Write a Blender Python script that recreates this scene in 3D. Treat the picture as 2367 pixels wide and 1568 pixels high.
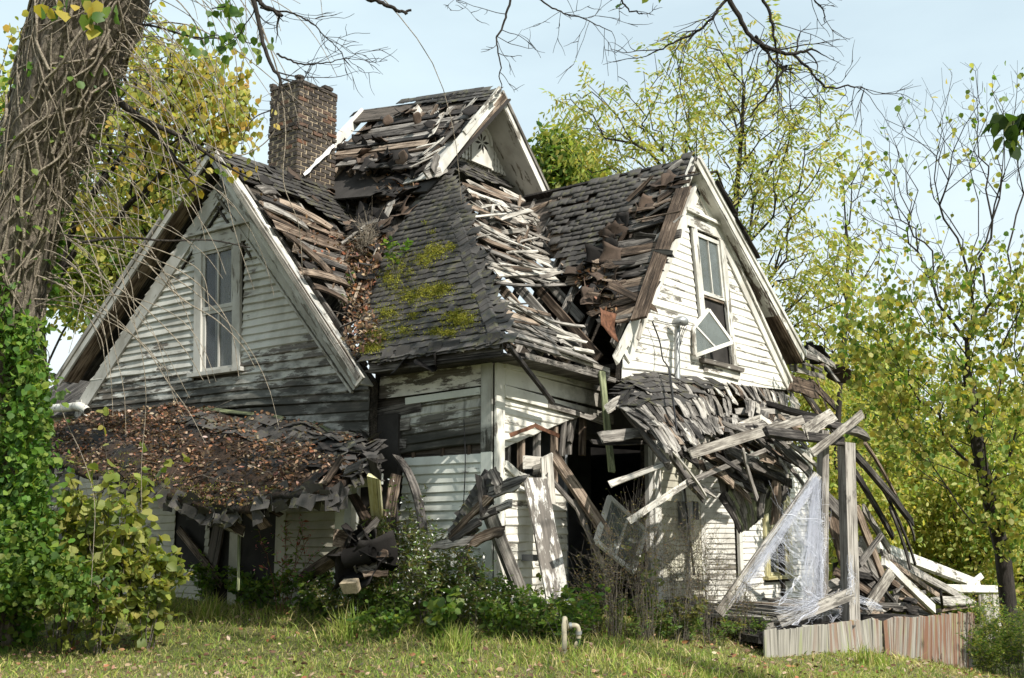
import bpy, math, random
import numpy as np
from mathutils import Matrix, Vector

random.seed(11); rng = np.random.default_rng(11)
for _o in list(bpy.data.objects): bpy.data.objects.remove(_o)
scene = bpy.context.scene; COL = scene.collection

# ------------------------------------------------------------ camera
W, H, FOC, HOR = 2367., 1568., 2600., 1250.
PITCH = math.atan((HOR - H/2)/FOC); AZ = math.radians(37.1)
VH = np.array([math.cos(AZ), math.sin(AZ), 0]); RT = np.array([math.sin(AZ), -math.cos(AZ), 0]); UP = np.array([0, 0, 1.])
FW = VH*math.cos(PITCH) + UP*math.sin(PITCH); CU = UP*math.cos(PITCH) - VH*math.sin(PITCH)
def ray(u, v): return FW*FOC + RT*(u - W/2) - CU*(v - H/2)
EYE = -ray(1140, 1430)/190.
cd = bpy.data.cameras.new('camera'); cam = bpy.data.objects.new('camera', cd); COL.objects.link(cam)
cd.sensor_width = 36; cd.sensor_fit = 'HORIZONTAL'; cd.lens = FOC/W*36; cd.clip_end = 2000; cd.clip_start = .1
cam.matrix_world = Matrix([[RT[i], CU[i], -FW[i], EYE[i]] for i in range(3)] + [[0, 0, 0, 1]])
scene.camera = cam

# ------------------------------------------------------------ sun, sky, exposure
SUN_AZ, SUN_EL = math.radians(141), math.radians(42)       # clockwise from the viewing direction
sh = VH*math.cos(SUN_AZ) + RT*math.sin(SUN_AZ)
SUN = sh*math.cos(SUN_EL) + UP*math.sin(SUN_EL)
sl = bpy.data.lights.new('sun', 'SUN'); sl.energy = 4.8; sl.angle = math.radians(.55); sl.color = (1, .95, .86)
so = bpy.data.objects.new('sun', sl); COL.objects.link(so); so.location = (0, -20, 30)
so.rotation_euler = Vector(SUN).to_track_quat('Z', 'Y').to_euler()
wd = bpy.data.worlds.new('World'); scene.world = wd; wd.use_nodes = True
wn = wd.node_tree; bg = wn.nodes['Background']
sky = wn.nodes.new('ShaderNodeTexSky'); sky.sky_type = 'NISHITA'; sky.sun_disc = False
sky.sun_elevation = SUN_EL; sky.sun_rotation = math.atan2(SUN[0], SUN[1])
sky.air_density = 1.0; sky.dust_density = 3.5; sky.ozone_density = 1.0; sky.altitude = 200
# thin veil of high cloud, whiter in wisps
tc = wn.nodes.new('ShaderNodeTexCoord'); mp = wn.nodes.new('ShaderNodeMapping'); mp.inputs['Scale'].default_value = (1.5, 1.5, 5)
nz = wn.nodes.new('ShaderNodeTexNoise'); nz.inputs['Scale'].default_value = 2.2; nz.inputs['Detail'].default_value = 7
rp = wn.nodes.new('ShaderNodeValToRGB'); rp.color_ramp.elements[0].position = .32; rp.color_ramp.elements[1].position = .72
rp.color_ramp.elements[0].color = (.72,)*3 + (1,); rp.color_ramp.elements[1].color = (.93,)*3 + (1,)
mx = wn.nodes.new('ShaderNodeMix'); mx.data_type = 'RGBA'; mx.inputs['B'].default_value = (6.5, 7.75, 8.05, 1)
wn.links.new(tc.outputs['Generated'], mp.inputs['Vector']); wn.links.new(mp.outputs[0], nz.inputs['Vector'])
wn.links.new(nz.outputs['Fac'], rp.inputs[0]); wn.links.new(rp.outputs[0], mx.inputs['Factor'])
sxyz = wn.nodes.new('ShaderNodeSeparateXYZ'); wn.links.new(tc.outputs['Generated'], sxyz.inputs[0])
hz = wn.nodes.new('ShaderNodeMapRange'); hz.interpolation_type = 'SMOOTHSTEP'; hz.inputs['From Min'].default_value = .02; hz.inputs['From Max'].default_value = .42; hz.inputs['To Min'].default_value = 1; hz.inputs['To Max'].default_value = 0
wn.links.new(sxyz.outputs[2], hz.inputs['Value'])
hm = wn.nodes.new('ShaderNodeMix'); hm.data_type = 'RGBA'; hm.inputs['A'].default_value = (6.0, 7.3, 7.8, 1); hm.inputs['B'].default_value = (8.1, 8.7, 8.8, 1); wn.links.new(hz.outputs[0], hm.inputs['Factor']); wn.links.new(hm.outputs['Result'], mx.inputs['B'])
wn.links.new(sky.outputs[0], mx.inputs['A']); wn.links.new(mx.outputs['Result'], bg.inputs['Color'])
bg.inputs['Strength'].default_value = .1
vs = scene.view_settings; vs.view_transform = 'Standard'; vs.look = 'None'; vs.gamma = 1; vs.exposure = 0.5; vs.use_curve_mapping = False

# ------------------------------------------------------------ helpers: geometry
def onX(u, v, x): q = ray(u, v); return EYE + q*((x - EYE[0])/q[0])
def onY(u, v, y): q = ray(u, v); return EYE + q*((y - EYE[1])/q[1])
def onD(u, v, d): return EYE + ray(u, v)/FOC*d
def nrm(a): a = np.asarray(a, float); return a/np.linalg.norm(a)
class Plane:
    def __init__(s, o, a, b):
        s.o = np.array(o, float); s.a = nrm(a); b = np.array(b, float); b = b - s.a*(b@s.a); s.b = nrm(b); s.n = np.cross(s.a, s.b)
    def px(s, u, v):
        q = ray(u, v); p = EYE + q*(((s.o - EYE)@s.n)/(q@s.n)); return ((p - s.o)@s.a, (p - s.o)@s.b)
    def st(s, p): p = np.asarray(p, float); return ((p - s.o)@s.a, (p - s.o)@s.b)
    def at(s, a, b, h=0.): return s.o + s.a*a + s.b*b + s.n*h
PW = {}
def link(name, me, mat=None, parent=None, M=None, label=None, cat=None, group=None, kind=None):
    o = bpy.data.objects.new(name, me); COL.objects.link(o)
    M = M or Matrix.Identity(4)
    if mat is not None and me is not None and not me.materials: me.materials.append(mat)
    if parent is not None:
        o.parent = parent; o.matrix_basis = PW[parent.name].inverted() @ M
    else: o.matrix_basis = M
    PW[o.name] = M
    if label: o['label'] = label
    if cat: o['category'] = cat
    if group: o['group'] = group
    if kind: o['kind'] = kind
    return o
def thing(name, loc, label, cat, group=None):
    return link(name, None, None, None, Matrix.Translation(Vector(loc)), label, cat, group)
def frame(o, x, z):
    x = nrm(x); z = np.asarray(z, float); z = nrm(z - x*(z@x)); y = np.cross(z, x)
    return Matrix([[x[i], y[i], z[i], o[i]] for i in range(3)] + [[0, 0, 0, 1]])
def mesh_np(name, V, F, col=None, smooth=False):
    V = np.asarray(V, np.float32); me = bpy.data.meshes.new(name)
    if isinstance(F, np.ndarray): F = [F]
    F = [np.asarray(f, np.int32) for f in F if len(f)]
    me.vertices.add(len(V)); me.vertices.foreach_set('co', V.ravel())
    nl = sum(f.size for f in F); npoly = sum(len(f) for f in F)
    me.loops.add(nl); me.loops.foreach_set('vertex_index', np.concatenate([f.ravel() for f in F]))
    st = []; k = 0
    for f in F:
        st.append(k + np.arange(len(f))*f.shape[1]); k += f.size
    me.polygons.add(npoly); me.polygons.foreach_set('loop_start', np.concatenate(st).astype(np.int32))
    if smooth: me.polygons.foreach_set('use_smooth', np.ones(npoly, bool))
    me.update(calc_edges=True)
    if col is not None:
        c = np.ones((len(V), 4), np.float32); c[:, :3] = col
        at = me.attributes.new('Col', 'FLOAT_COLOR', 'POINT'); at.data.foreach_set('color', c.ravel())
    return me
def pydata(name, V, F, smooth=False):
    me = bpy.data.meshes.new(name); me.from_pydata([tuple(map(float, v)) for v in V], [], F); me.update()
    if smooth:
        for p in me.polygons: p.use_smooth = True
    return me
def section_mesh(name, rings, caps=True):
    """loft a list of equal-length rings (closed) into a solid"""
    k = len(rings[0]); V = [p for r in rings for p in r]; F = []
    for i in range(len(rings) - 1):
        for j in range(k):
            a = i*k + j; b = i*k + (j + 1) % k; F.append((a, b, b + k, a + k))
    if caps: F.append(tuple(range(k))[::-1]); F.append(tuple((len(rings) - 1)*k + j for j in range(k)))
    return pydata(name, V, F)
def plank(name, p0, p1, w, t, n, mat, parent=None, rough=.12, bend=0., n_sec=6, taper=1., twist=0., jag=None, **kw):
    """a sawn board from p0 to p1, w wide, t thick, facing n; rough = relative edge wear, bend = bow out of plane"""
    p0 = np.asarray(p0, float); p1 = np.asarray(p1, float); L = np.linalg.norm(p1 - p0); rings = []
    jag = rough*w*2.2 if jag is None else jag
    for i in range(n_sec):
        f = i/(n_sec - 1); x = f*L; ww = w*(1 + (taper - 1)*f)
        j = [random.uniform(-1, 1)*rough*ww*.5 for _ in range(4)]; z0 = bend*4*f*(1 - f); e = [0]*4
        if i in (0, n_sec - 1): e = [random.uniform(-1, 1)*jag for _ in range(4)]
        tw = twist*(f - .5); c, s_ = math.cos(tw), math.sin(tw)
        r = [(-ww/2 + j[0], -t/2), (ww/2 + j[1], -t/2), (ww/2 + j[1] + j[2]*.15, t/2), (-ww/2 + j[0] + j[3]*.15, t/2)]
        rings.append([(x + e[q], y*c - z*s_, y*s_ + z*c + z0) for q, (y, z) in enumerate(r)])
    if rough > .05:     # splintered ends: a middle tongue on each end
        pass
    me = section_mesh(name, rings)
    return link(name, me, mat, parent, frame(p0, p1 - p0, n), **kw)
def board4(name, bl, br, tr, tl, n, tb, tt, mat, parent, wob=.004, ns=4):
    """a lapped board from its four face corners on the wall plane; tb / tt = how proud the bottom / top stands"""
    bl, br, tr, tl = [np.asarray(p, float) for p in (bl, br, tr, tl)]
    if np.cross(br - bl, tl - bl)@n < 0: bl, br, tl, tr = br, bl, tr, tl
    M = frame(bl, br - bl, n); Mi = np.array(M.inverted())
    loc = lambda p: (Mi[:3, :3]@p + Mi[:3, 3])
    a, b, c, d = map(loc, (bl, br, tr, tl)); rings = []
    for i in range(ns):
        f = i/(ns - 1); lo = a*(1 - f) + b*f; hi = d*(1 - f) + c*f
        dz = random.uniform(-wob, wob); dy = random.uniform(-wob, wob)
        rings.append([(lo[0], lo[1] + dy, lo[2]), (lo[0], lo[1] + dy, lo[2] + tb*.45 + dz), (lo[0], lo[1] + dy + .016, lo[2] + tb + dz), (hi[0], hi[1], hi[2] + tt), (hi[0], hi[1], hi[2])])
    return link(name, section_mesh(name, rings), mat, parent, M)
def scan(poly, t):
    xs = []
    for (x0, y0), (x1, y1) in zip(poly, poly[1:] + poly[:1]):
        if (y0 <= t) != (y1 <= t): xs.append(x0 + (x1 - x0)*(t - y0)/(y1 - y0))
    return sorted(xs)
def inside(poly, x, y):
    c = False
    for (x0, y0), (x1, y1) in zip(poly, poly[1:] + poly[:1]):
        if (y0 > y) != (y1 > y) and x < (x1 - x0)*(y - y0)/(y1 - y0) + x0: c = not c
    return c
def clapwall(parent, pl, poly, ex, mat, holes=(), warp=None, tb=.02, split=2.6, keep=None, wob=.004, name='clapboard'):
    """rows of lapped boards clipped to a polygon in wall coordinates (s, t); holes = rectangles"""
    ys = [p[1] for p in poly]; t = min(ys); wp = warp or (lambda p: p)
    while t < max(ys) - .02:
        t1 = min(t + ex, max(ys)); e = 1e-4
        lo, hi = scan(poly, t + e), scan(poly, t1 - e)
        if len(hi) != len(lo): hi = lo if len(lo) >= len(hi) else hi; lo = hi if len(lo) < len(hi) else lo
        for i in range(0, len(lo) - 1, 2):
            segs = [(lo[i], lo[i + 1], hi[i], hi[i + 1])]
            for (h0, h1, g0, g1) in holes:
                if t1 > g0 + .02 and t < g1 - .02:
                    out = []
                    for (a, b, c, d) in segs:
                        if h1 <= a or h0 >= b: out.append((a, b, c, d)); continue
                        if h0 > a + .03: out.append((a, h0, c if c < h0 else h0 - .01, h0))
                        if h1 < b - .03: out.append((h1, b, h1, d if d > h1 else h1 + .01))
                    segs = out
            for (a, b, c, d) in segs:
                parts = [(a, b, c, d)]
                if b - a > split:
                    m = a + (b - a)*random.uniform(.3, .7); parts = [(a, m - .002, c, m - .002), (m + .002, b, m + .002, d)]
                for (a2, b2, c2, d2) in parts:
                    if keep and not keep((a2 + b2)/2, t): continue
                    board4(name, wp(pl.at(a2, t)), wp(pl.at(b2, t)), wp(pl.at(d2, t1 + .012)), wp(pl.at(c2, t1 + .012)), pl.n,
                           tb*random.uniform(.8, 1.25), .003, mat, parent, wob, ns=max(3, min(6, int((b2 - a2)/.6) + 2)))
        t += ex
def slab(name, pts, n, t, mat, parent=None, **kw):
    """a polygon with thickness t, outer face on pts"""
    n = nrm(n); o = np.asarray(pts[0], float); x = np.asarray(pts[1], float) - o; M = frame(o, x, n); Mi = np.array(M.inverted())
    L = [Mi[:3, :3]@np.asarray(p, float) + Mi[:3, 3] for p in pts]; k = len(L)
    V = [tuple(p) for p in L] + [(p[0], p[1], p[2] - t) for p in L]
    F = [tuple(range(k)), tuple(range(2*k - 1, k - 1, -1))] + [(i, i + k, (i + 1) % k + k, (i + 1) % k) for i in range(k)]
    return link(name, pydata(name, V, F), mat, parent, M, **kw)
def box(name, c, sx, sy, sz, x, z, mat, parent=None, bev=.006, **kw):
    """a box with chamfered long edges, centred on c, long axis x, facing z"""
    r = lambda X: [(X, -sy/2 + bev, -sz/2), (X, sy/2 - bev, -sz/2), (X, sy/2, -sz/2 + bev), (X, sy/2, sz/2 - bev), (X, sy/2 - bev, sz/2), (X, -sy/2 + bev, sz/2), (X, -sy/2, sz/2 - bev), (X, -sy/2, -sz/2 + bev)]
    return link(name, section_mesh(name, [r(-sx/2), r(sx/2)]), mat, parent, frame(c, x, z), **kw)
def tube_np(paths, sides=6):
    """paths: list of (Nx3, N radii) -> vertices, quads"""
    Vs, Fs, k = [], [], 0; an = np.arange(sides)*2*np.pi/sides
    for P, R in paths:
        P = np.asarray(P, float); R = np.asarray(R, float)*np.ones(len(P)); T = np.gradient(P, axis=0); T /= np.linalg.norm(T, axis=1)[:, None] + 1e-9
        ref = np.array([.31, .83, .46]); U = np.cross(T, ref); U /= np.linalg.norm(U, axis=1)[:, None] + 1e-9; B = np.cross(T, U)
        ring = P[:, None] + R[:, None, None]*(np.cos(an)[None, :, None]*U[:, None] + np.sin(an)[None, :, None]*B[:, None])
        Vs.append(ring.reshape(-1, 3)); n = len(P)
        i = np.arange(n - 1)[:, None]*sides; j = np.arange(sides)[None]; j2 = (j + 1) % sides
        Fs.append(np.stack([i + j, i + j2, i + sides + j2, i + sides + j], -1).reshape(-1, 4) + k); k += n*sides
    return np.concatenate(Vs), np.concatenate(Fs)
def spline(pts, n):
    pts = np.asarray(pts, float); m = len(pts); P = np.vstack([2*pts[0] - pts[1], pts, 2*pts[-1] - pts[-2]]); out = []
    for t in np.linspace(0, m - 1 - 1e-6, n):
        i = int(t); f = t - i; a, b, c, d = P[i:i + 4]
        out.append(.5*((2*b) + (c - a)*f + (2*a - 5*b + 4*c - d)*f*f + (3*b - a - 3*c + d)*f**3))
    return np.array(out)
def rods(name, paths, mat, parent=None, sides=6, **kw):
    V, F = tube_np(paths, sides); o = np.asarray(kw.pop('origin', V[0]), float)
    return link(name, mesh_np(name, V - o, F, smooth=True), mat, parent, Matrix.Translation(Vector(o)), **kw)

# ------------------------------------------------------------ helpers: materials
class NT:
    def __init__(s, name):
        s.m = bpy.data.materials.new(name); s.m.use_nodes = True; s.t = s.m.node_tree; s.b = s.t.nodes['Principled BSDF']; s.b.inputs['Roughness'].default_value = .85
        s.b.inputs['Specular IOR Level'].default_value = .25
    def n(s, typ, ins=None, **at):
        x = s.t.nodes.new('ShaderNode' + typ)
        for k, v in at.items(): setattr(x, k, v)
        for k, v in (ins or {}).items():
            if hasattr(v, 'is_linked') or isinstance(v, bpy.types.NodeSocket): s.t.links.new(v, x.inputs[k])
            else: x.inputs[k].default_value = v
        return x
    def noise(s, vec, scale, detail=5, rough=.6): return s.n('TexNoise', {'Vector': vec, 'Scale': scale, 'Detail': detail, 'Roughness': rough}).outputs['Fac']
    def map(s, vec, scale): return s.n('VectorMath', {0: vec, 1: scale}, operation='MULTIPLY').outputs[0]
    def math(s, op, a, b=0.): return s.n('Math', {0: a, 1: b}, operation=op).outputs[0]
    def step(s, v, lo, hi): return s.n('MapRange', {'Value': v, 'From Min': lo, 'From Max': hi}, interpolation_type='SMOOTHSTEP').outputs[0]
    def ramp(s, v, stops):
        r = s.n('ValToRGB', {0: v}); e = r.color_ramp.elements
        while len(e) < len(stops): e.new(.5)
        for q, (p, c) in zip(e, stops): q.position = p; q.color = (*c, 1)
        return r.outputs[0]
    def mix(s, f, a, b, blend='MIX'):
        x = s.n('Mix', data_type='RGBA', blend_type=blend)
        for k, v in (('Factor', f), ('A', a), ('B', b)):
            if isinstance(v, bpy.types.NodeSocket): s.t.links.new(v, x.inputs[k] if k == 'Factor' else [i for i in x.inputs if i.name == k and i.type == 'RGBA'][0])
            elif k == 'Factor': x.inputs[0].default_value = v
            else: [i for i in x.inputs if i.name == k and i.type == 'RGBA'][0].default_value = (*v, 1) if len(v) == 3 else v
        return [o for o in x.outputs if o.type == 'RGBA'][0]
    def coord(s, rand=True):
        o = s.n('TexCoord').outputs['Object']
        if not rand: return o
        r = s.n('ObjectInfo').outputs['Random']
        c = s.n('CombineXYZ', {0: s.math('MULTIPLY', r, 37.), 1: s.math('MULTIPLY', r, 91.), 2: s.math('MULTIPLY', r, 53.)}).outputs[0]
        return s.n('VectorMath', {0: o, 1: c}, operation='ADD').outputs[0]
    def world(s): return s.n('NewGeometry').outputs['Position']
    def rnd(s): return s.n('ObjectInfo').outputs['Random']
    def out(s, col, bump=None, strength=.4, dist=.01, rough=None):
        s.t.links.new(col, s.b.inputs['Base Color']) if isinstance(col, bpy.types.NodeSocket) else setattr(s.b.inputs['Base Color'], 'default_value', (*col, 1))
        if bump is not None: s.t.links.new(s.n('Bump', {'Height': bump, 'Strength': strength, 'Distance': dist}).outputs[0], s.b.inputs['Normal'])
        if rough is not None: s.b.inputs['Roughness'].default_value = rough
        return s.m
def sat(c, k): return tuple(min(1, x*k) for x in c)
def wood(name, dark, mid, light, spread=.6):
    t = NT(name); c = t.coord(); g = t.noise(t.map(c, (1.3, 34, 34)), 1., 7, .7); b = t.noise(t.map(c, (2.2, 7, 7)), 1., 4)
    v = t.math('ADD', t.math('MULTIPLY', g, .75), t.math('MULTIPLY', b, .45)); v = t.math('ADD', v, t.math('MULTIPLY', t.math('SUBTRACT', t.rnd(), .5), spread*.35))
    col = t.ramp(v, [(.47, dark), (.60, mid), (.73, light)])
    cr = t.step(t.noise(t.map(c, (.7, 60, 60)), 1., 3), .34, .42); col = t.mix(cr, sat(dark, .4), col)
    mo = t.step(t.noise(t.map(c, (1.9, 6, 6)), 1., 6, .7), .53, .64); col = t.mix(t.math('MULTIPLY', mo, .72), col, sat(dark, .8))
    return t.out(col, t.math('ADD', g, t.math('MULTIPLY', cr, .5)), .7, .012)
def paint(name, base, woodc, peel, dirt=(.16, .14, .11), dirtk=.35, moldz=None, streak=.0, edge=None):
    """old paint over clapboard: peel = share gone; moldz = (low, high) heights between which black mould spreads"""
    t = NT(name); c = t.coord(); w = t.world()
    g = t.noise(t.map(c, (1.2, 30, 30)), 1., 6, .65)
    wd = t.ramp(g, [(.3, sat(woodc, .35)), (.6, woodc), (.8, sat(woodc, 1.6))])
    pm = t.math('ADD', t.math('MULTIPLY', t.noise(t.map(c, (2.0, 9, 9)), 1., 8, .72), .7), t.math('MULTIPLY', t.noise(w, 1.1, 3), .3))
    pm = t.math('ADD', pm, t.math('MULTIPLY', t.math('SUBTRACT', t.rnd(), .5), .10))
    if moldz is not None:
        z = t.n('SeparateXYZ', {0: w}).outputs[2]
        low = t.math('SUBTRACT', 1., t.step(z, moldz[0], moldz[1])); pm = t.math('SUBTRACT', pm, t.math('MULTIPLY', low, .10))
    keep = t.step(pm, peel - .02, peel + .03)
    d = t.noise(t.map(w, (1.3, 1.3, .8)), 1.6, 6); pc = t.mix(t.math('MULTIPLY', t.step(d, .38, .72), dirtk), base, dirt)
    fine = t.step(t.noise(c, 26., 5, .7), .62, .72); pc = t.mix(t.math('MULTIPLY', fine, .4), pc, sat(dirt, .9))
    if streak:
        s_ = t.step(t.noise(t.map(w, (5, 5, .25)), 1.6, 5), .45, .7); pc = t.mix(t.math('MULTIPLY', s_, streak), pc, (.045, .045, .04))
    col = t.mix(keep, wd, pc)
    if moldz is not None:
        mn = t.step(t.math('ADD', t.math('MULTIPLY', t.noise(t.map(w, (.9, .9, 2.5)), 1.7, 7), .8), t.math('MULTIPLY', low, .42)), .62, .86)
        col = t.mix(t.math('MULTIPLY', mn, .88), col, (.022, .022, .016))
    if edge is not None:      # rotted end of the run: darkens past a world x
        x = t.n('SeparateXYZ', {0: w}).outputs[0]
        e = t.step(t.math('ADD', x, t.math('MULTIPLY', t.noise(t.map(w, (2, 2, 3)), 1.6, 6), 1.6)), edge[0], edge[1]); col = t.mix(t.math('MULTIPLY', e, .93), col, wd)
        col = t.mix(t.math('MULTIPLY', t.math('MULTIPLY', e, t.step(t.noise(w, 4., 5), .4, .6)), .8), col, (.03, .028, .024))
    return t.out(col, t.math('ADD', t.math('MULTIPLY', keep, .6), t.math('MULTIPLY', g, .5)), .5, .006, .6)
M_ = {}
M_['shade_siding'] = paint('gable_paint', (.52, .515, .48), (.15, .13, .11), .415, dirtk=.5, moldz=(2.9, 4.35))  # base colour darkened for the tree shade on this wall; the mould is real
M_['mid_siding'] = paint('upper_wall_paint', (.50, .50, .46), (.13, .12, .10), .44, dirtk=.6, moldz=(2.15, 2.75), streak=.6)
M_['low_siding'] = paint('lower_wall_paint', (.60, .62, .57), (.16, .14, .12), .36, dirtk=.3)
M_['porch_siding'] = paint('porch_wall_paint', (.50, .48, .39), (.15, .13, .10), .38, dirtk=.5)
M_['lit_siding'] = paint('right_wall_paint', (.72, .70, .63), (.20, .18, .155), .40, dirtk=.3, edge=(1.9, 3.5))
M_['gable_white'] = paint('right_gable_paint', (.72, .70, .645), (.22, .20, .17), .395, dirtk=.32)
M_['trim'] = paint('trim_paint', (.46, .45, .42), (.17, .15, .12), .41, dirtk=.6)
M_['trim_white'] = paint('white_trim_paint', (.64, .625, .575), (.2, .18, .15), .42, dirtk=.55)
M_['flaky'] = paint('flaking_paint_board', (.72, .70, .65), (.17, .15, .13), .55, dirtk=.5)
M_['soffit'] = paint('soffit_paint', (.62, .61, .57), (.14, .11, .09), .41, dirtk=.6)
M_['grey'] = wood('weathered_grey_wood', (.06, .054, .048), (.185, .168, .15), (.37, .345, .31))
M_['pale'] = wood('bleached_wood', (.12, .105, .09), (.335, .31, .27), (.56, .53, .475))
M_['dark'] = wood('blackened_wood', (.014, .012, .011), (.05, .044, .04), (.17, .155, .14))
M_['brown'] = wood('rotten_brown_wood', (.025, .018, .013), (.11, .078, .056), (.33, .26, .20))
M_['inner'] = wood('interior_wood', (.02, .017, .014), (.06, .05, .04), (.12, .10, .085))
M_['yellow'] = wood('yellowed_paint_wood', (.28, .24, .11), (.50, .46, .25), (.62, .60, .42), .2)
M_['mossy_wood'] = wood('greenish_wood', (.05, .06, .035), (.20, .22, .12), (.36, .38, .24))
def skirt_mat():
    t = NT('stained_skirting'); c = t.coord(); w = t.world(); g = t.noise(t.map(c, (1.3, 22, 22)), 1., 6)
    x = t.n('SeparateXYZ', {0: w}).outputs[0]
    col = t.mix(t.step(g, .30, .70), (.17, .16, .14), (.36, .34, .30))
    rr = t.step(t.math('ADD', t.math('MULTIPLY', t.noise(t.map(w, (1.6, 1.6, .15)), 2., 4), .9), t.math('MULTIPLY', x, .07)), .60, .82)
    col = t.mix(t.math('MULTIPLY', rr, t.step(t.noise(t.map(c, (.8, 9, 9)), 1., 4), .38, .58)), col, (.19, .10, .065))
    col = t.mix(t.math('MULTIPLY', t.step(t.noise(t.map(c, (1.4, 14, 14)), 1., 4), .56, .68), .6), col, (.25, .28, .12))
    return t.out(col, g, .5, .008)
M_['skirt'] = skirt_mat()
def shingle_mat(name, base, lichen=.0):
    t = NT(name); c = t.coord(); w = t.world()
    gr = t.noise(c, 190., 2); b = t.noise(w, 2.3, 6); s = t.noise(w, 9., 5)
    col = t.ramp(t.math('ADD', t.math('MULTIPLY', b, .55), t.math('ADD', t.math('MULTIPLY', gr, .28), t.math('MULTIPLY', t.rnd(), .34))),
                 [(.35, sat(base, .45)), (.6, base), (.85, sat(base, 1.9))])
    if lichen:
        col = t.mix(t.math('MULTIPLY', t.step(t.math('ADD', s, t.math('MULTIPLY', b, .5)), .78, .9), lichen), col, (.16, .155, .06))
    return t.out(col, t.math('ADD', gr, t.math('MULTIPLY', s, .8)), .5, .006, .8)
M_['shingle'] = shingle_mat('asphalt_shingle', (.056, .052, .049), .3)
M_['felt'] = shingle_mat('torn_roof_felt', (.024, .022, .021)); M_['felt'].node_tree.nodes['Principled BSDF'].inputs['Specular IOR Level'].default_value = .08
M_['brown_felt'] = shingle_mat('weathered_brown_felt', (.085, .06, .045))
def brick_mat():
    t = NT('sooty_brick'); c = t.coord(); n = t.noise(c, 14., 6, .7)
    col = t.ramp(t.rnd(), [(.0, (.035, .03, .028)), (.35, (.075, .06, .05)), (.88, (.085, .074, .064)), (1., (.15, .075, .045))])
    col = t.mix(t.step(n, .45, .75), col, (.03, .027, .025)); return t.out(col, t.noise(c, 40., 5), .6, .008)
M_['brick'] = brick_mat()
def simple(name, col, rough=.7, var=.25, scale=8., metal=0.):
    t = NT(name); n = t.noise(t.coord(), scale, 6); t.b.inputs['Metallic'].default_value = metal
    return t.out(t.ramp(n, [(.3, sat(col, 1 - var)), (.7, sat(col, 1 + var))]), n, .3, .01, rough)
M_['mortar'] = simple('mortar', (.32, .26, .18), .9, .35, 20)
M_['white_putty'] = simple('white_sealant', (.72, .72, .72), .7, .2, 30)
M_['rust'] = simple('rusty_metal', (.13, .06, .035), .85, .7, 5)
M_['pipe'] = simple('galvanised_pipe', (.33, .34, .34), .45, .3, 14, .6)
M_['black_cable'] = simple('black_cable', (.02, .02, .022), .5)
M_['tan_pipe'] = simple('old_plastic_pipe', (.38, .34, .25), .6, .3, 12)
M_['hose'] = simple('green_hose', (.03, .06, .045), .5)
M_['interior'] = simple('dark_interior', (.035, .032, .03), .95, .4, 3)  # near-black colour stands in for the darkness of unlit rooms
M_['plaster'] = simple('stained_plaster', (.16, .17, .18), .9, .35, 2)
M_['curtain'] = simple('grey_curtain', (.33, .33, .29), .9, .2, 3)
M_['box'] = simple('grey_metal_box', (.16, .165, .17), .5, .2)
def glass_mat(name, tint, alpha):
    t = NT(name); t.b.inputs['Roughness'].default_value = .08; t.b.inputs['Specular IOR Level'].default_value = .6
    t.b.inputs['Base Color'].default_value = (*tint, 1)
    n = t.noise(t.coord(), 3., 6); t.t.links.new(t.n('MapRange', {'Value': n, 'From Min': .3, 'From Max': .7, 'To Min': alpha*.7, 'To Max': min(1, alpha*1.25)}).outputs[0], t.b.inputs['Alpha']); return t.m
M_['glass'] = glass_mat('dusty_window_glass', (.10, .11, .12), .35)
M_['dull_glass'] = glass_mat('grimy_glass', (.16, .18, .17), .6)
def leaf_mat(name, trans=.52, gloss=.35):
    m = bpy.data.materials.new(name); m.use_nodes = True; t = m.node_tree; b = t.nodes['Principled BSDF']; o = t.nodes['Material Output']
    a = t.nodes.new('ShaderNodeAttribute'); a.attribute_name = 'Col'; b.inputs['Roughness'].default_value = .5; b.inputs['Specular IOR Level'].default_value = gloss
    tr = t.nodes.new('ShaderNodeBsdfTranslucent'); mx = t.nodes.new('ShaderNodeMixShader'); mx.inputs[0].default_value = trans
    g = t.nodes.new('ShaderNodeMix'); g.data_type = 'RGBA'; g.blend_type = 'MULTIPLY'; g.inputs[0].default_value = 1; g.inputs[7].default_value = (1.5, 1.45, .7, 1)
    t.links.new(a.outputs['Color'], b.inputs['Base Color']); t.links.new(a.outputs['Color'], g.inputs[6]); t.links.new(g.outputs[2], tr.inputs['Color'])
    t.links.new(b.outputs[0], mx.inputs[1]); t.links.new(tr.outputs[0], mx.inputs[2]); t.links.new(mx.outputs[0], o.inputs['Surface']); return m
M_['leaf'] = leaf_mat('leaf'); M_['dry_leaf'] = leaf_mat('dry_leaf', .12, .1); M_['grass'] = leaf_mat('grass_blade', .3, .15); M_['moss'] = leaf_mat('moss', .1, .05)
def bark(name, dark, light, sc=(7, 7, 1.2)):
    t = NT(name); w = t.coord(False); n = t.noise(t.map(w, sc), 1.5, 8, .7); f = t.noise(w, 30., 4)
    return t.out(t.ramp(t.math('ADD', t.math('MULTIPLY', n, .8), t.math('MULTIPLY', f, .2)), [(.35, dark), (.62, light), (.8, sat(light, 1.5))]), n, 1., .05)
M_['bark'] = bark('rough_bark', (.035, .028, .022), (.31, .265, .215), (16, 16, 3.2)); M_['twig'] = bark('grey_twig', (.07, .06, .05), (.20, .175, .145), (20, 20, 20)); M_['dark_bark'] = bark('dark_bark', (.012, .01, .009), (.05, .042, .036))
M_['vine'] = bark('dead_vine', (.20, .165, .125), (.44, .38, .30), (20, 20, 20))
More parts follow.
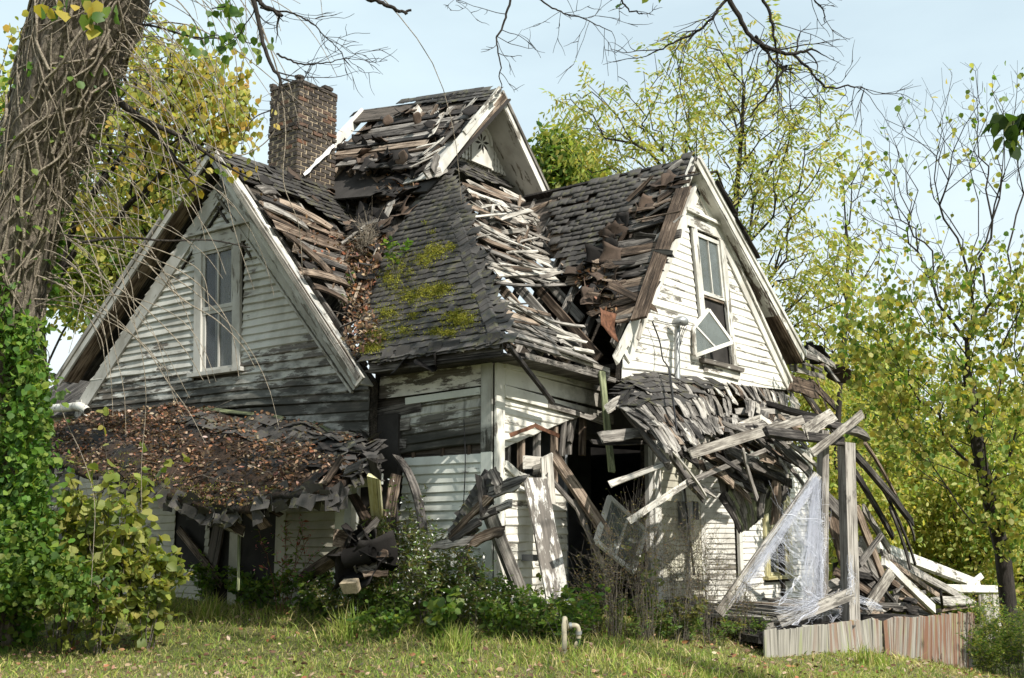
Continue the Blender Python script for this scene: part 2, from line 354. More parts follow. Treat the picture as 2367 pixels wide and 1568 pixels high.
def ground_mat():
    t = NT('lawn_soil'); w = t.world(); n = t.noise(w, 1.3, 7); f = t.noise(w, 24., 5)
    col = t.mix(t.step(n, .38, .66), (.10, .125, .035), (.17, .15, .07)); col = t.mix(t.step(f, .4, .7), col, (.045, .036, .024)); return t.out(col, f, .7, .04, .95)
M_['ground'] = ground_mat()
def litter_mat():
    t = NT('leaf_mould'); w = t.world(); f = t.noise(w, 30., 6); n = t.noise(w, 2.2, 5)
    return t.out(t.mix(t.step(n, .4, .65), t.ramp(f, [(.3, (.012, .010, .008)), (.7, (.065, .04, .026))]), (.022, .022, .022)), f, .8, .03, .95)
M_['litter'] = litter_mat()
def web_mat():
    m = bpy.data.materials.new('cobweb_fibre'); m.use_nodes = True; b = m.node_tree.nodes['Principled BSDF']; b.inputs['Base Color'].default_value = (.66, .68, .76, 1); b.inputs['Roughness'].default_value = .7; return m
M_['web'] = web_mat()

# ------------------------------------------------------------ the ground
GC = [(.13, 7.62, .1), (0, 0, 0), (-.87, -1.68, -.2), (-2.85, .91, -.42), (-4.5, 3.1, -.42), (4.2, -2.9, -.5), (7, -3.5, -1.0), (4.78, -4.89, -.85), (2.53, -2.56, -.4),
      (-2.15, 7.5, 0.), (EYE[0], EYE[1], -.68), (EYE[0] + 6, EYE[1] - 3, -.9), (EYE[0] - 2, EYE[1] + 8, -.4), (6, 4, .1), (10, 0, -.7), (14, -2, -1.2), (3, 12, .1), (20, 10, -.9), (10, 20, 0), (-8, 14, -.1), (12, -10, -1.5)]
GC = np.array(GC)
def _phi(r): return r**2*np.log(r + 1e-9)
_n = len(GC); _A = np.zeros((_n + 3, _n + 3)); _A[:_n, :_n] = _phi(np.linalg.norm(GC[:, None, :2] - GC[None, :, :2], axis=2)) + .6*np.eye(_n)
_A[:_n, _n] = 1; _A[:_n, _n + 1:] = GC[:, :2]; _A[_n:, :_n] = _A[:_n, _n:].T
_w = np.linalg.solve(_A, np.concatenate([GC[:, 2], np.zeros(3)]))
def gz(x, y):
    x = np.asarray(x, float); y = np.asarray(y, float); sh_ = x.shape; p = np.stack([x.ravel(), y.ravel()], 1)
    z = _phi(np.linalg.norm(p[:, None] - GC[None, :, :2], axis=2) + 1e-9)@_w[:_n] + _w[_n] + p@_w[_n + 1:]
    d = np.linalg.norm(p - np.array([2, 1]), axis=1); k = np.clip((d - 13)/14, 0, 1); k = k*k*(3 - 2*k)
    z = z*(1 - k) + k*(-.9); z += .025*np.sin(p[:, 0]*1.7 + p[:, 1]) + .02*np.sin(p[:, 1]*2.3 - p[:, 0]*.7)
    return z.reshape(sh_)
g1 = np.concatenate([-np.geomspace(22, 320, 16)[::-1], np.linspace(-20, 20, 81), np.geomspace(22, 320, 16)])
gx, gy = np.meshgrid(g1, g1, indexing='ij'); gv = np.stack([gx, gy, gz(gx, gy)], -1).reshape(-1, 3); k = len(g1)
ii, jj = np.meshgrid(np.arange(k - 1), np.arange(k - 1), indexing='ij'); q = (ii*k + jj).ravel()
link('ground', mesh_np('ground', gv, np.stack([q, q + k, q + k + 1, q + 1], 1), smooth=True), M_['ground'], kind='structure')

# ------------------------------------------------------------ the house
house = thing('abandoned_house', (3, 3, 0), 'collapsing white clapboard farmhouse with rotted steep gables, holed black roof and brick chimney', 'house')
NX, NY = np.array([-1., 0, 0]), np.array([0, -1., 0])
A_Y = np.array([0, -1., 0]); A_X = np.array([1., 0, 0]); Zu = np.array([0, 0, 1.])

# --- front left gable wall, plane x = -.25 (wall coordinates s = -y, t = z)
PL = Plane((-.25, 0, 0), A_Y, Zu)
gpoly = [(-8.8, 2.3), (-1.92, 2.3), (-1.92, 3.05), (-5.22, 6.62), (-8.95, 3.18)]
def sag_left(p):        # the lower rows sag towards the valley corner
    p = p.copy(); f = max(0, (3.6 - p[2]))*max(0, min(1, (4.6 - p[1])/2.6)); p[2] -= .16*f; return p
w1 = slab('wall', [PL.at(a, b, -.03) for a, b in gpoly], NX, .12, M_['inner'], house, label='front gable wall of mouldy grey clapboard')
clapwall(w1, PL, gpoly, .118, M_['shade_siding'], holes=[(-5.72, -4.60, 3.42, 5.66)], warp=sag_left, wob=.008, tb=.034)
def trimpx(pl, a, b, w, t, mat, par, h=.02, name='trim_board', **k):
    (s0, t0), (s1, t1) = pl.px(*a), pl.px(*b); return plank(name, pl.at(s0, t0, h), pl.at(s1, t1, h), w, t, pl.n, M_[mat], par, rough=.02, n_sec=3, **k)
def trim(pl, a, b, w, t, mat, par, h=.02, name='trim_board', rough=.02, **k):
    return plank(name, pl.at(*a, h), pl.at(*b, h), w, t, pl.n, M_[mat], par, rough=rough, n_sec=3, **k)
# frieze boards under the rakes, the gable-head triangle and belt
ap = (-5.22, 6.62); rb = (-2.0, 3.12); lb = (-8.95, 3.2)
for e, off in ((rb, 1), (lb, -1)):
    d = nrm(np.subtract(e, ap)); nn = np.array([-d[1], d[0]]); nn = nn if nn[1] < 0 else -nn
    a = np.array(ap) + nn*.15; b = np.array(e) + nn*.15
    trim(PL, a + d*.05, b, .23, .03, 'trim', w1, .028, 'frieze_board'); 
    trim(PL, a + nn*.15 + d*.15, b + nn*.15, .035, .05, 'trim', w1, .04, 'moulding')
    trim(PL, np.array(ap) + nn*.42 + d*.25, np.array(ap) + nn*.42 + d*1.62, .03, .05, 'inner', w1, .03, 'moulding')
trim(PL, (-6.05, 5.72), (-4.42, 5.72), .05, .10, 'trim', w1, .06, 'ledge'); trim(PL, (-5.92, 5.56), (-4.5, 5.56), .25, .04, 'trim', w1, .03, 'frieze_board')
# corner board at the left end and the drooping end of gutter pipe
trim(PL, (-8.78, 2.3), (-8.78, 3.3), .16, .05, 'trim', w1, .03, 'corner_board')
# window
def window(name, pl, s0, s1, t0, t1, cas, mat, par, mid=.5, lean=0., lower=True, depth=.10, curtain=True, sill=True):
    wf = slab(name, [pl.at(s0 + .02, t0, -.02), pl.at(s1 - .02, t0, -.02), pl.at(s1 - .02 + lean, t1, -.02), pl.at(s0 + .02 + lean, t1, -.02)], pl.n, .03, M_['interior'], par)
    L = lambda s, t: (s + lean*(t - t0)/(t1 - t0), t)
    q = (t1 - t0)
    trim(pl, L(s0 + cas/2, t0), L(s0 + cas/2, t1), cas, .05, mat, wf, .03, 'casing'); trim(pl, L(s1 - cas/2, t0), L(s1 - cas/2, t1), cas, .05, mat, wf, .03, 'casing')
    trim(pl, L(s0 - .03, t1 + cas/2), L(s1 + .03, t1 + cas/2), cas*1.15, .055, mat, wf, .034, 'casing')
    if sill: trim(pl, L(s0 - .08, t0 - .03), L(s1 + .08, t0 - .03), .06, .13, mat, wf, .05, 'sill')
    a, b = s0 + cas, s1 - cas; tm = t0 + q*mid
    for (u0, u1, dd) in ((tm, t1, .012),) + (((t0, tm, .0),) if lower else ()):
        for (p, r, wd_) in (((a + .03, u0), (a + .03, u1), .06), ((b - .03, u0), (b - .03, u1), .06), (((a + b)/2, u0), ((a + b)/2, u1), .03), ((a, u0 + .03), (b, u0 + .03), .06), ((a, u1 - .03), (b, u1 - .03), .06)):
            trim(pl, L(*p), L(*r), wd_, .03, mat, wf, dd + (.006 if wd_ == .06 and p[1] == r[1] else 0), 'sash')
        for x0, x1 in ((a + .06, (a + b)/2 - .015), ((a + b)/2 + .015, b - .06)):
            c = [pl.at(*L(*z), dd - .004) for z in ((x0, u0 + .06), (x1, u0 + .06), (x1, u1 - .06), (x0, u1 - .06))]
            slab('pane', c, pl.n, .004, M_['glass'], wf)
    if curtain:
        n = 40; V = []; F = []
        for i in range(n + 1):
            s_ = a + (b - a)*(.36 + .62*i/n); dz = .004*math.sin(i*1.3) + .003*math.sin(i*2.9) - .012
            V += [pl.at(*L(s_, t0 + .05), dz), pl.at(*L(s_, t1 - .05), dz)]
        F = [(2*i, 2*i + 2, 2*i + 3, 2*i + 1) for i in range(n)]; o = V[0]
        link('curtain', pydata('curtain', [v - o for v in V], F, True), M_['curtain'], wf, Matrix.Translation(Vector(o)))
    return wf
window('window', PL, -5.68, -4.58, 3.48, 5.42, .17, 'trim', house, .5, -.12)

# --- upper wall under the hip, plane x = 0
PC0 = Plane((0, 0, 0), A_Y, Zu)
w2 = slab('wall', [PC0.at(a, b, -.03) for a, b in ((-2.1, -.1), (-.0, -.1), (-.0, 3.2), (-2.1, 3.2))], NX, .1, M_['inner'], house, label='side wall left of the corner, dark stained above and pale below')
def bow(p): p = p.copy(); p[2] -= .05*math.sin(max(0, min(1, (2.0 - p[1])/2.0))*math.pi)*0 + .10*max(0, p[1] - .15)/2; return p
clapwall(w2, PC0, [(-2.2, 2.14), (-.17, 2.14), (-.17, 2.76), (-2.0, 2.76)], .116, M_['mid_siding'], warp=bow, wob=.014, tb=.034, keep=lambda s, t: not (s < -1.3 and t > 2.45 and random.random() < .2))
clapwall(w2, PC0, [(-1.62, .0), (-.17, .0), (-.17, 2.0), (-1.5, 2.0)], .118, M_['low_siding'], wob=.005, tb=.032)
trim(PC0, (-1.95, 2.98), (-.17, 3.02), .30, .03, 'flaky', w2, .02, 'frieze_board'); trim(PC0, (-1.45, 2.76), (-.18, 2.80), .09, .05, 'low_siding', w2, .04, 'ledge')
trim(PC0, (-2.0, 2.62), (-1.2, 2.70), .16, .025, 'dark', w2, .03, 'broken_board', rough=.15); trim(PC0, (-2.3, 2.40), (-1.4, 2.46), .15, .025, 'grey', w2, .035, 'broken_board', rough=.2); trim(PC0, (-2.1, 2.22), (-1.5, 2.20), .13, .02, 'dark', w2, .04, 'broken_board', rough=.2)
for s_ in (-1.85, -1.35, -.85, -.4): trim(PC0, (s_, 1.95), (s_, 2.3), .045, .05, 'brown', w2, -.02, 'stud')
# corner boards
trim(PC0, (-.085, -.1), (-.085, 2.02), .17, .035, 'low_siding', w2, .03, 'corner_board'); trim(PC0, (-.085, 2.03), (-.085, 3.2), .17, .035, 'mid_siding', w2, .032, 'corner_board')
PR = Plane((0, 0, 0), A_X, Zu)      # right wall, plane y = 0
trim(PR, (.075, -.1), (.085, 3.15), .17, .035, 'lit_siding', w2, .03, 'corner_board')
rods('drain_wire', [(spline([(-.08, .42, 2.45), (-.07, .40, 1.9), (-.08, .42, 1.3), (-.09, .44, .8)], 14), .007)], M_['black_cable'], w2)

# --- right wall
w3 = slab('wall', [PR.at(a, b, -.03) for a, b in ((.02, 2.02), (.9, 2.35), (1.9, 2.72), (2.55, 2.9), (2.6, 3.15), (.02, 3.15))], NY, .05, M_['inner'], house, label='sunlit right wall with its broken lower half open to the studs')
def sag_r(p): p = p.copy(); p[2] -= .045*p[0]*max(0, min(1, (p[0])/2.5)); return p
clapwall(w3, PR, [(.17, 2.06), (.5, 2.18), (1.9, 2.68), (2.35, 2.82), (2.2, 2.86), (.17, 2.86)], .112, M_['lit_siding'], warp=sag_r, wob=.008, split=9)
trim(PR, (.17, 2.99), (2.62, 2.90), .21, .035, 'lit_siding', w3, .03, 'frieze_board', rough=.05); trim(PR, (.15, 3.13), (2.55, 3.06), .07, .07, 'lit_siding', w3, .05, 'moulding', rough=.08)
trim(PR, (.17, 2.80), (2.75, 2.66), .15, .03, 'lit_siding', w3, .045, 'broken_board', rough=.12); trim(PR, (1.1, 2.73), (2.5, 2.60), .10, .03, 'grey', w3, .055, 'broken_board', rough=.3)
for i, s_ in enumerate((.35, .65, 1.0, 1.4, 1.75, 2.1)):
    trim(PR, (s_, 1.3 if i < 4 else 2.1), (s_ + .03, 2.75), .055, .09, 'brown' if i % 2 else 'grey', w3, -.07, 'stud', rough=.08)
for s0, t0, s1, t1 in ((1.62, 2.75, 1.52, 2.05), (1.9, 2.8, 1.72, 2.25)): trim(PR, (s0, t0), (s1, t1), .06, .05, 'grey', w3, -.02, 'stud', rough=.15)
w4 = slab('wall', [PR.at(a, b, -.03) for a, b in ((.02, -.15), (1.55, -.2), (1.54, 1.62), (.95, 1.72), (.02, 1.95))], NY, .05, M_['inner'], house, label='lower right wall of white clapboard beside the dark opening')
def lower_bulge(p): p = p.copy(); p[1] -= .05*math.sin(max(0, min(1, p[2]/1.9))*3.1); return p
clapwall(w4, PR, [(.17, -.1), (1.52, -.15), (1.52, 1.60), (1.0, 1.70), (.17, 1.86)], .105, M_['lit_siding'], warp=lower_bulge, wob=.012, split=.95)
box('meter_box', (.55, -.09, .72), .1, .08, .3, A_X, NY, M_['box'], w4)
trim(PR, (.17, 1.88), (.62, 1.66), .09, .03, 'lit_siding', w4, .06, 'broken_board', rough=.1); trim(PR, (.55, 1.92), (1.05, 1.94), .16, .02, 'pale', w4, .07, 'broken_board', rough=.15); trim(PR, (.72, 1.83), (1.08, 1.90), .12, .02, 'pale', w4, .09, 'broken_board', rough=.2)

# --- interior: dark rooms behind the openings, attic floor
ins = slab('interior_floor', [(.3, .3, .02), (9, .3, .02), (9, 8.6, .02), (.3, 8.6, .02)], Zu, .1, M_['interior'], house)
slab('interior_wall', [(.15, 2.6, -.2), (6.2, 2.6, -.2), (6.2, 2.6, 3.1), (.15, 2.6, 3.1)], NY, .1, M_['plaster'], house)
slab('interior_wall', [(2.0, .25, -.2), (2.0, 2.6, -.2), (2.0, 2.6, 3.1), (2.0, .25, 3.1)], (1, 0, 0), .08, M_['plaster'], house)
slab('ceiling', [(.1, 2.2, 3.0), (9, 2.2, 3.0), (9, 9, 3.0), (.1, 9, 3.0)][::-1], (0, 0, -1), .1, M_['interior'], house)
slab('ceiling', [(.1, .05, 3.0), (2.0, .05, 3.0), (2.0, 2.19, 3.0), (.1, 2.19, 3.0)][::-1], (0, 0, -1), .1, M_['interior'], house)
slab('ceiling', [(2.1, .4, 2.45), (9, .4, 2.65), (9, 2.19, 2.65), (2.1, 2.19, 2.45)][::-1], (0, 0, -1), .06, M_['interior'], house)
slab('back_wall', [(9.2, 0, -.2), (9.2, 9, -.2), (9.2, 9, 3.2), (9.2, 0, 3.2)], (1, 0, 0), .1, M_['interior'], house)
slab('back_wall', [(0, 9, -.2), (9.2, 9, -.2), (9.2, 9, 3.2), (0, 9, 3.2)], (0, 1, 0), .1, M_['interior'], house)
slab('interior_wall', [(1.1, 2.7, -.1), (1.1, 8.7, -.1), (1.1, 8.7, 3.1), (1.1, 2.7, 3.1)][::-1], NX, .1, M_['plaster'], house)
slab('attic_sky_blocker', [(2.35, 1.4, 3.0), (7.4, 1.4, 3.0), (5.7, 1.4, 5.1), (3.0, 1.4, 5.0), (2.35, 1.4, 3.9)], NY, .05, M_['inner'], house)  # added unseen dark sheet, blocks the sky behind the roof gap
# --- recess wall, box bay and gable on the right
PA_ = Plane((0, .35, 0), A_X, Zu)
w5 = slab('wall', [PA_.at(a, b, -.03) for a, b in ((4.32, -.3), (6.15, -.3), (6.15, 2.6), (4.32, 2.6))], NY, .06, M_['inner'], house, label='shaded porch wall with the meter box, beside the dark doorway')
clapwall(w5, PA_, [(4.72, -.3), (6.1, -.3), (6.1, 2.55), (4.72, 2.55)], .115, M_['porch_siding'], wob=.004)
trim(PA_, (4.6, -.3), (4.6, 2.5), .2, .05, 'trim_white', w5, .03, 'door_casing'); trim(PA_, (4.40, -.3), (4.40, 2.5), .12, .08, 'trim', w5, .0, 'door_casing')
box('meter_box', PA_.at(5.42, 1.33, .09), .26, .46, .14, A_X, NY, M_['box'], w5); box('meter_box', PA_.at(5.72, 1.42, .08), .15, .30, .1, A_X, NY, M_['black_cable'], w5)
rods('conduit', [(np.array([PA_.at(5.4, 1.5, .06), PA_.at(5.4, 2.5, .06)]), .025), (np.array([PA_.at(5.55, 1.1, .05), PA_.at(5.56, -.1, .05)]), .016)], M_['pipe'], w5)
PB_ = Plane((6.12, .35, 0), nrm((1, -1.0, 0)), Zu)
w6 = slab('wall', [PB_.at(a, b, -.03) for a, b in ((0, -.4), (.62, -.4), (.62, 2.6), (0, 2.6))], PB_.n, .06, M_['inner'], house, label='narrow angled side of the bay')
clapwall(w6, PB_, [(.05, -.4), (.57, -.4), (.57, 2.55), (.05, 2.55)], .085, M_['trim_white'], wob=.003); trim(PB_, (.02, -.4), (.02, 2.6), .08, .05, 'trim_white', w6, .03, 'corner_board')
yc = .35 - .62*.7071; xc = 6.12 + .62*.7071; PCb = Plane((xc, yc, 0), A_X, Zu)
w7 = slab('wall', [PCb.at(a, b, -.03) for a, b in ((0, -.6), (3.3, -.6), (3.3, 2.7), (0, 2.7))], NY, .06, M_['inner'], house, label='front of the bay, white clapboard behind the cobweb')
clapwall(w7, PCb, [(.08, -.6), (3.25, -.6), (3.25, 2.65), (.08, 2.65)], .10, M_['gable_white'], holes=[(.98, 2.15, .25, 2.2)], wob=.005)
trim(PCb, (.03, -.6), (.03, 2.7), .12, .05, 'trim_white', w7, .03, 'corner_board'); trim(PCb, (3.2, -.6), (3.2, 2.7), .12, .05, 'trim_white', w7, .03, 'corner_board')
window('window', PCb, 1.0, 2.13, .32, 2.0, .16, 'yellow', house, .5, 0, curtain=True)

PG = Plane((0, -.5, 0), A_X, Zu)      # the leaning right gable
def lean(p): p = p.copy(); h = p[2] - 3.4; p[0] -= .15*h; p[2] += (p[0] - 5.2)*.02 - max(0, 3.9 - p[2])*max(0, (3.7 - p[0]))*.10; p[1] -= .03*h*0; return p
hw = 2.92; gp = [(5.2 - hw - .05, 3.30), (5.2 + hw, 3.52), (5.2 + hw - .1, 3.75), (5.14, 6.72), (5.2 - hw + .1, 3.72)]
w8 = slab('wall', [lean(PG.at(a, b, -.03)) for a, b in gp], NY, .07, M_['inner'], house, label='leaning white gable on the right with a broken tilted window')
def lt(a, b, w, t, mat, par, h=.025, name='trim_board', rough=.02, pl=PG, **k):
    return plank(name, lean(pl.at(*a, h)), lean(pl.at(*b, h)), w, t, NY, M_[mat], par, rough=rough, n_sec=4, **k)
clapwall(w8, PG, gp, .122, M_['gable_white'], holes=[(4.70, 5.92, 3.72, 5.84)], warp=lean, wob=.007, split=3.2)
wa = np.array([(5.14, 6.74), (8.05, 3.72), (2.35, 3.72)])
for e in (1, 2):
    d = nrm(wa[e] - wa[0]); nn = np.array([-d[1], d[0]]); nn = nn if nn[1] < 0 else -nn
    lt(wa[0] + nn*.12 + d*.1, wa[e] + nn*.12 + d*.1, .2, .03, 'trim_white', w8, .03, 'frieze_board'); lt(wa[0] + nn*.02, wa[e] + nn*.02, .06, .07, 'trim_white', w8, .05, 'moulding')
lt((4.62, 5.96), (6.02, 5.96), .22, .04, 'trim_white', w8, .03, 'frieze_board'); lt((4.55, 6.09), (6.08, 6.07), .05, .10, 'trim_white', w8, .06, 'ledge')
# gable window: frame parts follow the lean
wf = slab('window', [lean(PG.at(a, b, -.02)) for a, b in ((4.75, 3.78), (5.88, 3.78), (5.86, 5.82), (4.75, 5.82))], NY, .03, M_['interior'], house)
for s_ in (4.83, 5.80): lt((s_, 3.75), (s_, 5.84), .17, .05, 'trim_white', wf, .03, 'casing')
lt((4.6, 3.72), (6.0, 3.70), .07, .14, 'flaky', wf, .05, 'sill', rough=.12); lt((4.7, 3.62), (5.95, 3.60), .12, .03, 'flaky', wf, .035, 'sill', rough=.1)
for a, b, w_ in (((4.95, 4.82), (4.95, 5.8), .06), ((5.68, 4.82), (5.68, 5.8), .06), ((5.31, 4.85), (5.31, 5.76), .03), ((4.93, 4.84), (5.70, 4.84), .06), ((4.93, 5.77), (5.70, 5.77), .06)): lt(a, b, w_, .03, 'trim_white', wf, .012 if a[0] == b[0] else .018, 'sash')
for x0, x1 in ((4.98, 5.295), (5.325, 5.65)): slab('pane', [lean(PG.at(*z, .006)) for z in ((x0, 4.87), (x1, 4.87), (x1, 5.74), (x0, 5.74))], NY, .004, M_['dull_glass'], wf)
lt((4.93, 4.80), (5.7, 4.79), .05, .03, 'brown', wf, .0, 'sash')
# the loose lower sash, swung and hanging out of the opening
def tilted_sash(name, corners, n, mat, par, bar, glass='glass', fw=.06):
    c = [np.asarray(p, float) for p in corners]; n = nrm(n)
    r = slab(name, [p + n*.002 for p in c], n, .004, M_[glass], par)
    cen = sum(c)/4
    for i in range(4):
        a, b = c[i], c[(i + 1) % 4]; plank('sash', a, b, fw, .035, n, M_[mat], r, rough=.03, n_sec=3)
    for (i, f, j, g) in bar:
        a = c[i]*(1 - f) + c[(i + 1) % 4]*f; b = c[j]*(1 - g) + c[(j + 1) % 4]*g; plank('sash', a + n*.004, b + n*.004, .03, .03, n, M_[mat], r, rough=.03, n_sec=3)
    return r
sc_ = [onY(1603, 758, -.55), onY(1637, 716, -.58), onY(1692, 792, -.85), onY(1607, 822, -.60)]
tilted_sash('hanging_sash', sc_, np.cross(sc_[1] - sc_[0], sc_[3] - sc_[0])*-1 if (np.cross(sc_[1] - sc_[0], sc_[3] - sc_[0])@NY) < 0 else np.cross(sc_[1] - sc_[0], sc_[3] - sc_[0]), 'trim_white', house, [(0, .1, 2, .45)], 'dull_glass')
# service mast on the gable with its weatherhead and wires
mast = rods('service_mast', [(np.array([onY(1566, 880, -.66), onY(1565, 800, -.64), onY(1566, 752, -.62)]), .045), (spline([onY(1558, 752, -.62), onY(1566, 744, -.68), onY(1578, 742, -.74), onY(1586, 748, -.76)], 8), [.05, .065, .07, .07, .075, .075, .07, .05])], M_['pipe'], house, 10)
for e in ([(1578, 745), (1550, 748), (1515, 740), (1508, 744)], [(1584, 748), (1575, 775), (1572, 800), (1580, 770), (1588, 755)], [(1580, 745), (1566, 790), (1570, 830), (1560, 865)], [(1575, 748), (1597, 752), (1606, 752)]):
    rods('service_wire', [(spline([onY(u, v, -.75) for u, v in e], 20), .007)], M_['black_cable'], mast, 4)
rods('service_wire', [(spline([onY(u, v, d) for u, v, d in ((1508, 744, -.6), (1525, 790, -.62), (1532, 830, -.7), (1548, 860, -1.0), (1560, 960, -1.7), (1575, 1080, -1.75), (1590, 1200, -1.7), (1604, 1330, -1.6))], 40), .012)], M_['black_cable'], mast, 5)
rods('service_wire', [(spline([onY(u, v, d) for u, v, d in ((1545, 855, -1.0), (1562, 980, -1.72), (1580, 1100, -1.78), (1594, 1230, -1.7), (1607, 1330, -1.6))], 40), .008)], M_['black_cable'], mast, 5)

# ------------------------------------------------------------ roofs
SH = []                                    # shared shingle meshes
for i in range(8):
    w_, l_ = .2 + .012*(i % 4), .19; nb = 4; V = []; 
    for (yy, zz) in ((0, 0), (l_*.5, .0), (l_, .0)):
        for kx in range(nb):
            x = -w_/2 + w_*kx/(nb - 1); jy = (random.uniform(-.018, .014) if yy == 0 else 0); cz = (random.uniform(-.004, .010) if yy == 0 else 0)
            V += [(x, yy + jy, zz + cz), (x, yy + jy, zz + cz + .010)]
    F = []; st = 2*nb
    for r in range(2):
        for kx in range(nb - 1):
            a = r*st + 2*kx; F += [(a + 1, a + 3, a + 3 + st, a + 1 + st)]
    for kx in range(nb - 1): a = 2*kx; F.append((a, a + 2, a + 3, a + 1))
    F += [(0, 1, 1 + st, st), (st - 2, st - 2 + st, st - 1 + st, st - 1)]
    m = pydata('shingle', V, F); SH.append(m)
SHV = [(np.array([v.co[:] for v in m.vertices]), np.array([p.vertices[:] for p in m.polygons])) for m in SH]
def shingles(pl, test, s0, s1, t0, t1, ex=.128, wid=.2, parent=None, n_own=100, mat='shingle', lift=.012, curl=.04, sagf=None, tilt=.07):
    Ms = []; t = t0; row = 0
    while t < t1:
        s = s0 + (row % 2)*wid*.5 + random.uniform(-.03, .03); w_off = random.uniform(-.008, .008)
        while s < s1:
            if test(s, t):
                h = lift + random.uniform(0, .004); ty = random.uniform(-.008, .008)
                M = frame(pl.at(s, t + ty + w_off, h) + (sagf(s, t) if sagf else 0), pl.a, pl.n) @ Matrix.Rotation(-tilt - abs(random.gauss(0, curl)), 4, 'X') @ Matrix.Rotation(random.gauss(0, .02), 4, 'Z') @ Matrix.Translation((0, 0, .012))
                if random.random() < .05: M = M @ Matrix.Rotation(random.gauss(0, .12), 4, 'Y')
                Ms.append(M)
            s += wid*random.uniform(.96, 1.05)
        t += ex; row += 1
    order = sorted(range(len(Ms)), key=lambda i: np.linalg.norm(np.array(Ms[i].translation) - EYE))
    for i in order[:n_own]: link('shingle', SH[i % 8], M_[mat], parent, Ms[i])
    rest = order[n_own:]
    if rest:
        Vs, Fs, k = [], [], 0
        for i in rest:
            v, f = SHV[i % 8]; A = np.array(Ms[i]); Vs.append(v@A[:3, :3].T + A[:3, 3]); Fs.append(f + k); k += len(v)
        V = np.concatenate(Vs); o = V[0].copy()
        link('shingle', mesh_np('shingle_field', V - o, np.concatenate(Fs)), M_[mat], parent, Matrix.Translation(Vector(o)), kind='stuff')
def pxpoly(pl, pts): return [pl.px(u, v) for u, v in pts]
def roofboards(pl, poly, ang, w, mats, parent, skip=.1, L=(.8, 2.2), h=(.0, .06), rough=.14, name='roof_board', gap=.02, skew=.03, bend=.03, thick=.024):
    """rows of old sheathing boards laid at angle ang to the eave, clipped to poly, with gaps, cups and missing lengths"""
    c, s_ = math.cos(ang), math.sin(ang); R = [(x*c + y*s_, -x*s_ + y*c) for x, y in poly]; ys = [p[1] for p in R]; t = min(ys) + w/2
    while t < max(ys):
        ww = w*random.uniform(.75, 1.2); xs = scan(R, t)
        for i in range(0, len(xs) - 1, 2):
            x = xs[i] + random.uniform(-.05, .08)
            while x < xs[i + 1] - .15:
                e = min(x + random.uniform(*L), xs[i + 1] + random.uniform(-.1, .06))
                if random.random() > skip and e - x > .15:
                    y0, y1 = t + random.gauss(0, skew), t + random.gauss(0, skew); h0, h1 = random.uniform(*h), random.uniform(*h)
                    f = lambda X, Y_, H_: pl.at(X*c - Y_*s_, X*s_ + Y_*c, H_)
                    plank(name, f(x, y0, h0), f(e, y1, h1), ww, thick, pl.n + np.array([random.gauss(0, .06) for _ in range(3)]), M_[random.choice(mats)], parent, rough=rough, bend=random.uniform(-bend, bend*.5), twist=random.gauss(0, .12))
                x = e + random.uniform(0, .05)
        t += ww + gap*random.uniform(.2, 2)
SCR = []                                   # curled sheets of torn roofing
for i in range(7):
    n = 6; V = []; r = random.uniform(.06, .35); 
    for a in range(n):
        for b in range(n):
            x, y = a/(n - 1) - .5, b/(n - 1) - .5; x *= 1 + .15*math.sin(5*y + i); y *= 1 + .2*math.sin(4*x + 2*i)
            z = r*math.cos(2.6*x + i)*.5 + .22*math.sin(3.1*y + i*1.7)*(x + .3) + random.uniform(-.03, .03)
            V.append((x, y, z))
    V += [(x, y, z - .02) for x, y, z in V]; m = n*n; F = []
    for a in range(n - 1):
        for b in range(n - 1):
            q = a*n + b; F += [(q, q + n, q + n + 1, q + 1), (m + q, m + q + 1, m + q + n + 1, m + q + n)]
    for a in range(n - 1):
        F += [(a, a + 1, m + a + 1, m + a), (m + (n - 1)*n + a, m + (n - 1)*n + a + 1, (n - 1)*n + a + 1, (n - 1)*n + a), (m + a*n, m + (a + 1)*n, (a + 1)*n, a*n), (a*n + n - 1, (a + 1)*n + n - 1, m + (a + 1)*n + n - 1, m + a*n + n - 1)]
    SCR.append(pydata('torn_roofing', V, F, True))
SCR2 = {}
def scraps(pl, poly, n, parent, size=(.2, .5), mats=('felt', 'felt', 'brown_felt'), h=(.02, .14), tilt=.4, name='torn_roofing'):
    xs = [p[0] for p in poly]; ys = [p[1] for p in poly]; c = 0; tries = 0
    while c < n and tries < n*30:
        tries += 1; s, t = random.uniform(min(xs), max(xs)), random.uniform(min(ys), max(ys))
        if not inside(poly, s, t): continue
        c += 1; sz = random.uniform(*size); mt = random.choice(mats); i = random.randrange(7)
        if (i, mt) not in SCR2: mm = SCR[i].copy(); mm.materials.append(M_[mt]); SCR2[(i, mt)] = mm
        M = frame(pl.at(s, t, random.uniform(*h)), pl.a, pl.n) @ Matrix.Rotation(random.uniform(0, 6.28), 4, 'Z') @ Matrix.Rotation(random.gauss(0, tilt), 4, 'X') @ Matrix.Rotation(random.gauss(0, tilt), 4, 'Y') @ Matrix.Diagonal((sz, sz*random.uniform(.5, 1), sz*random.uniform(.5, 1), 1))
        link(name, SCR2[(i, mt)], None, parent, M)
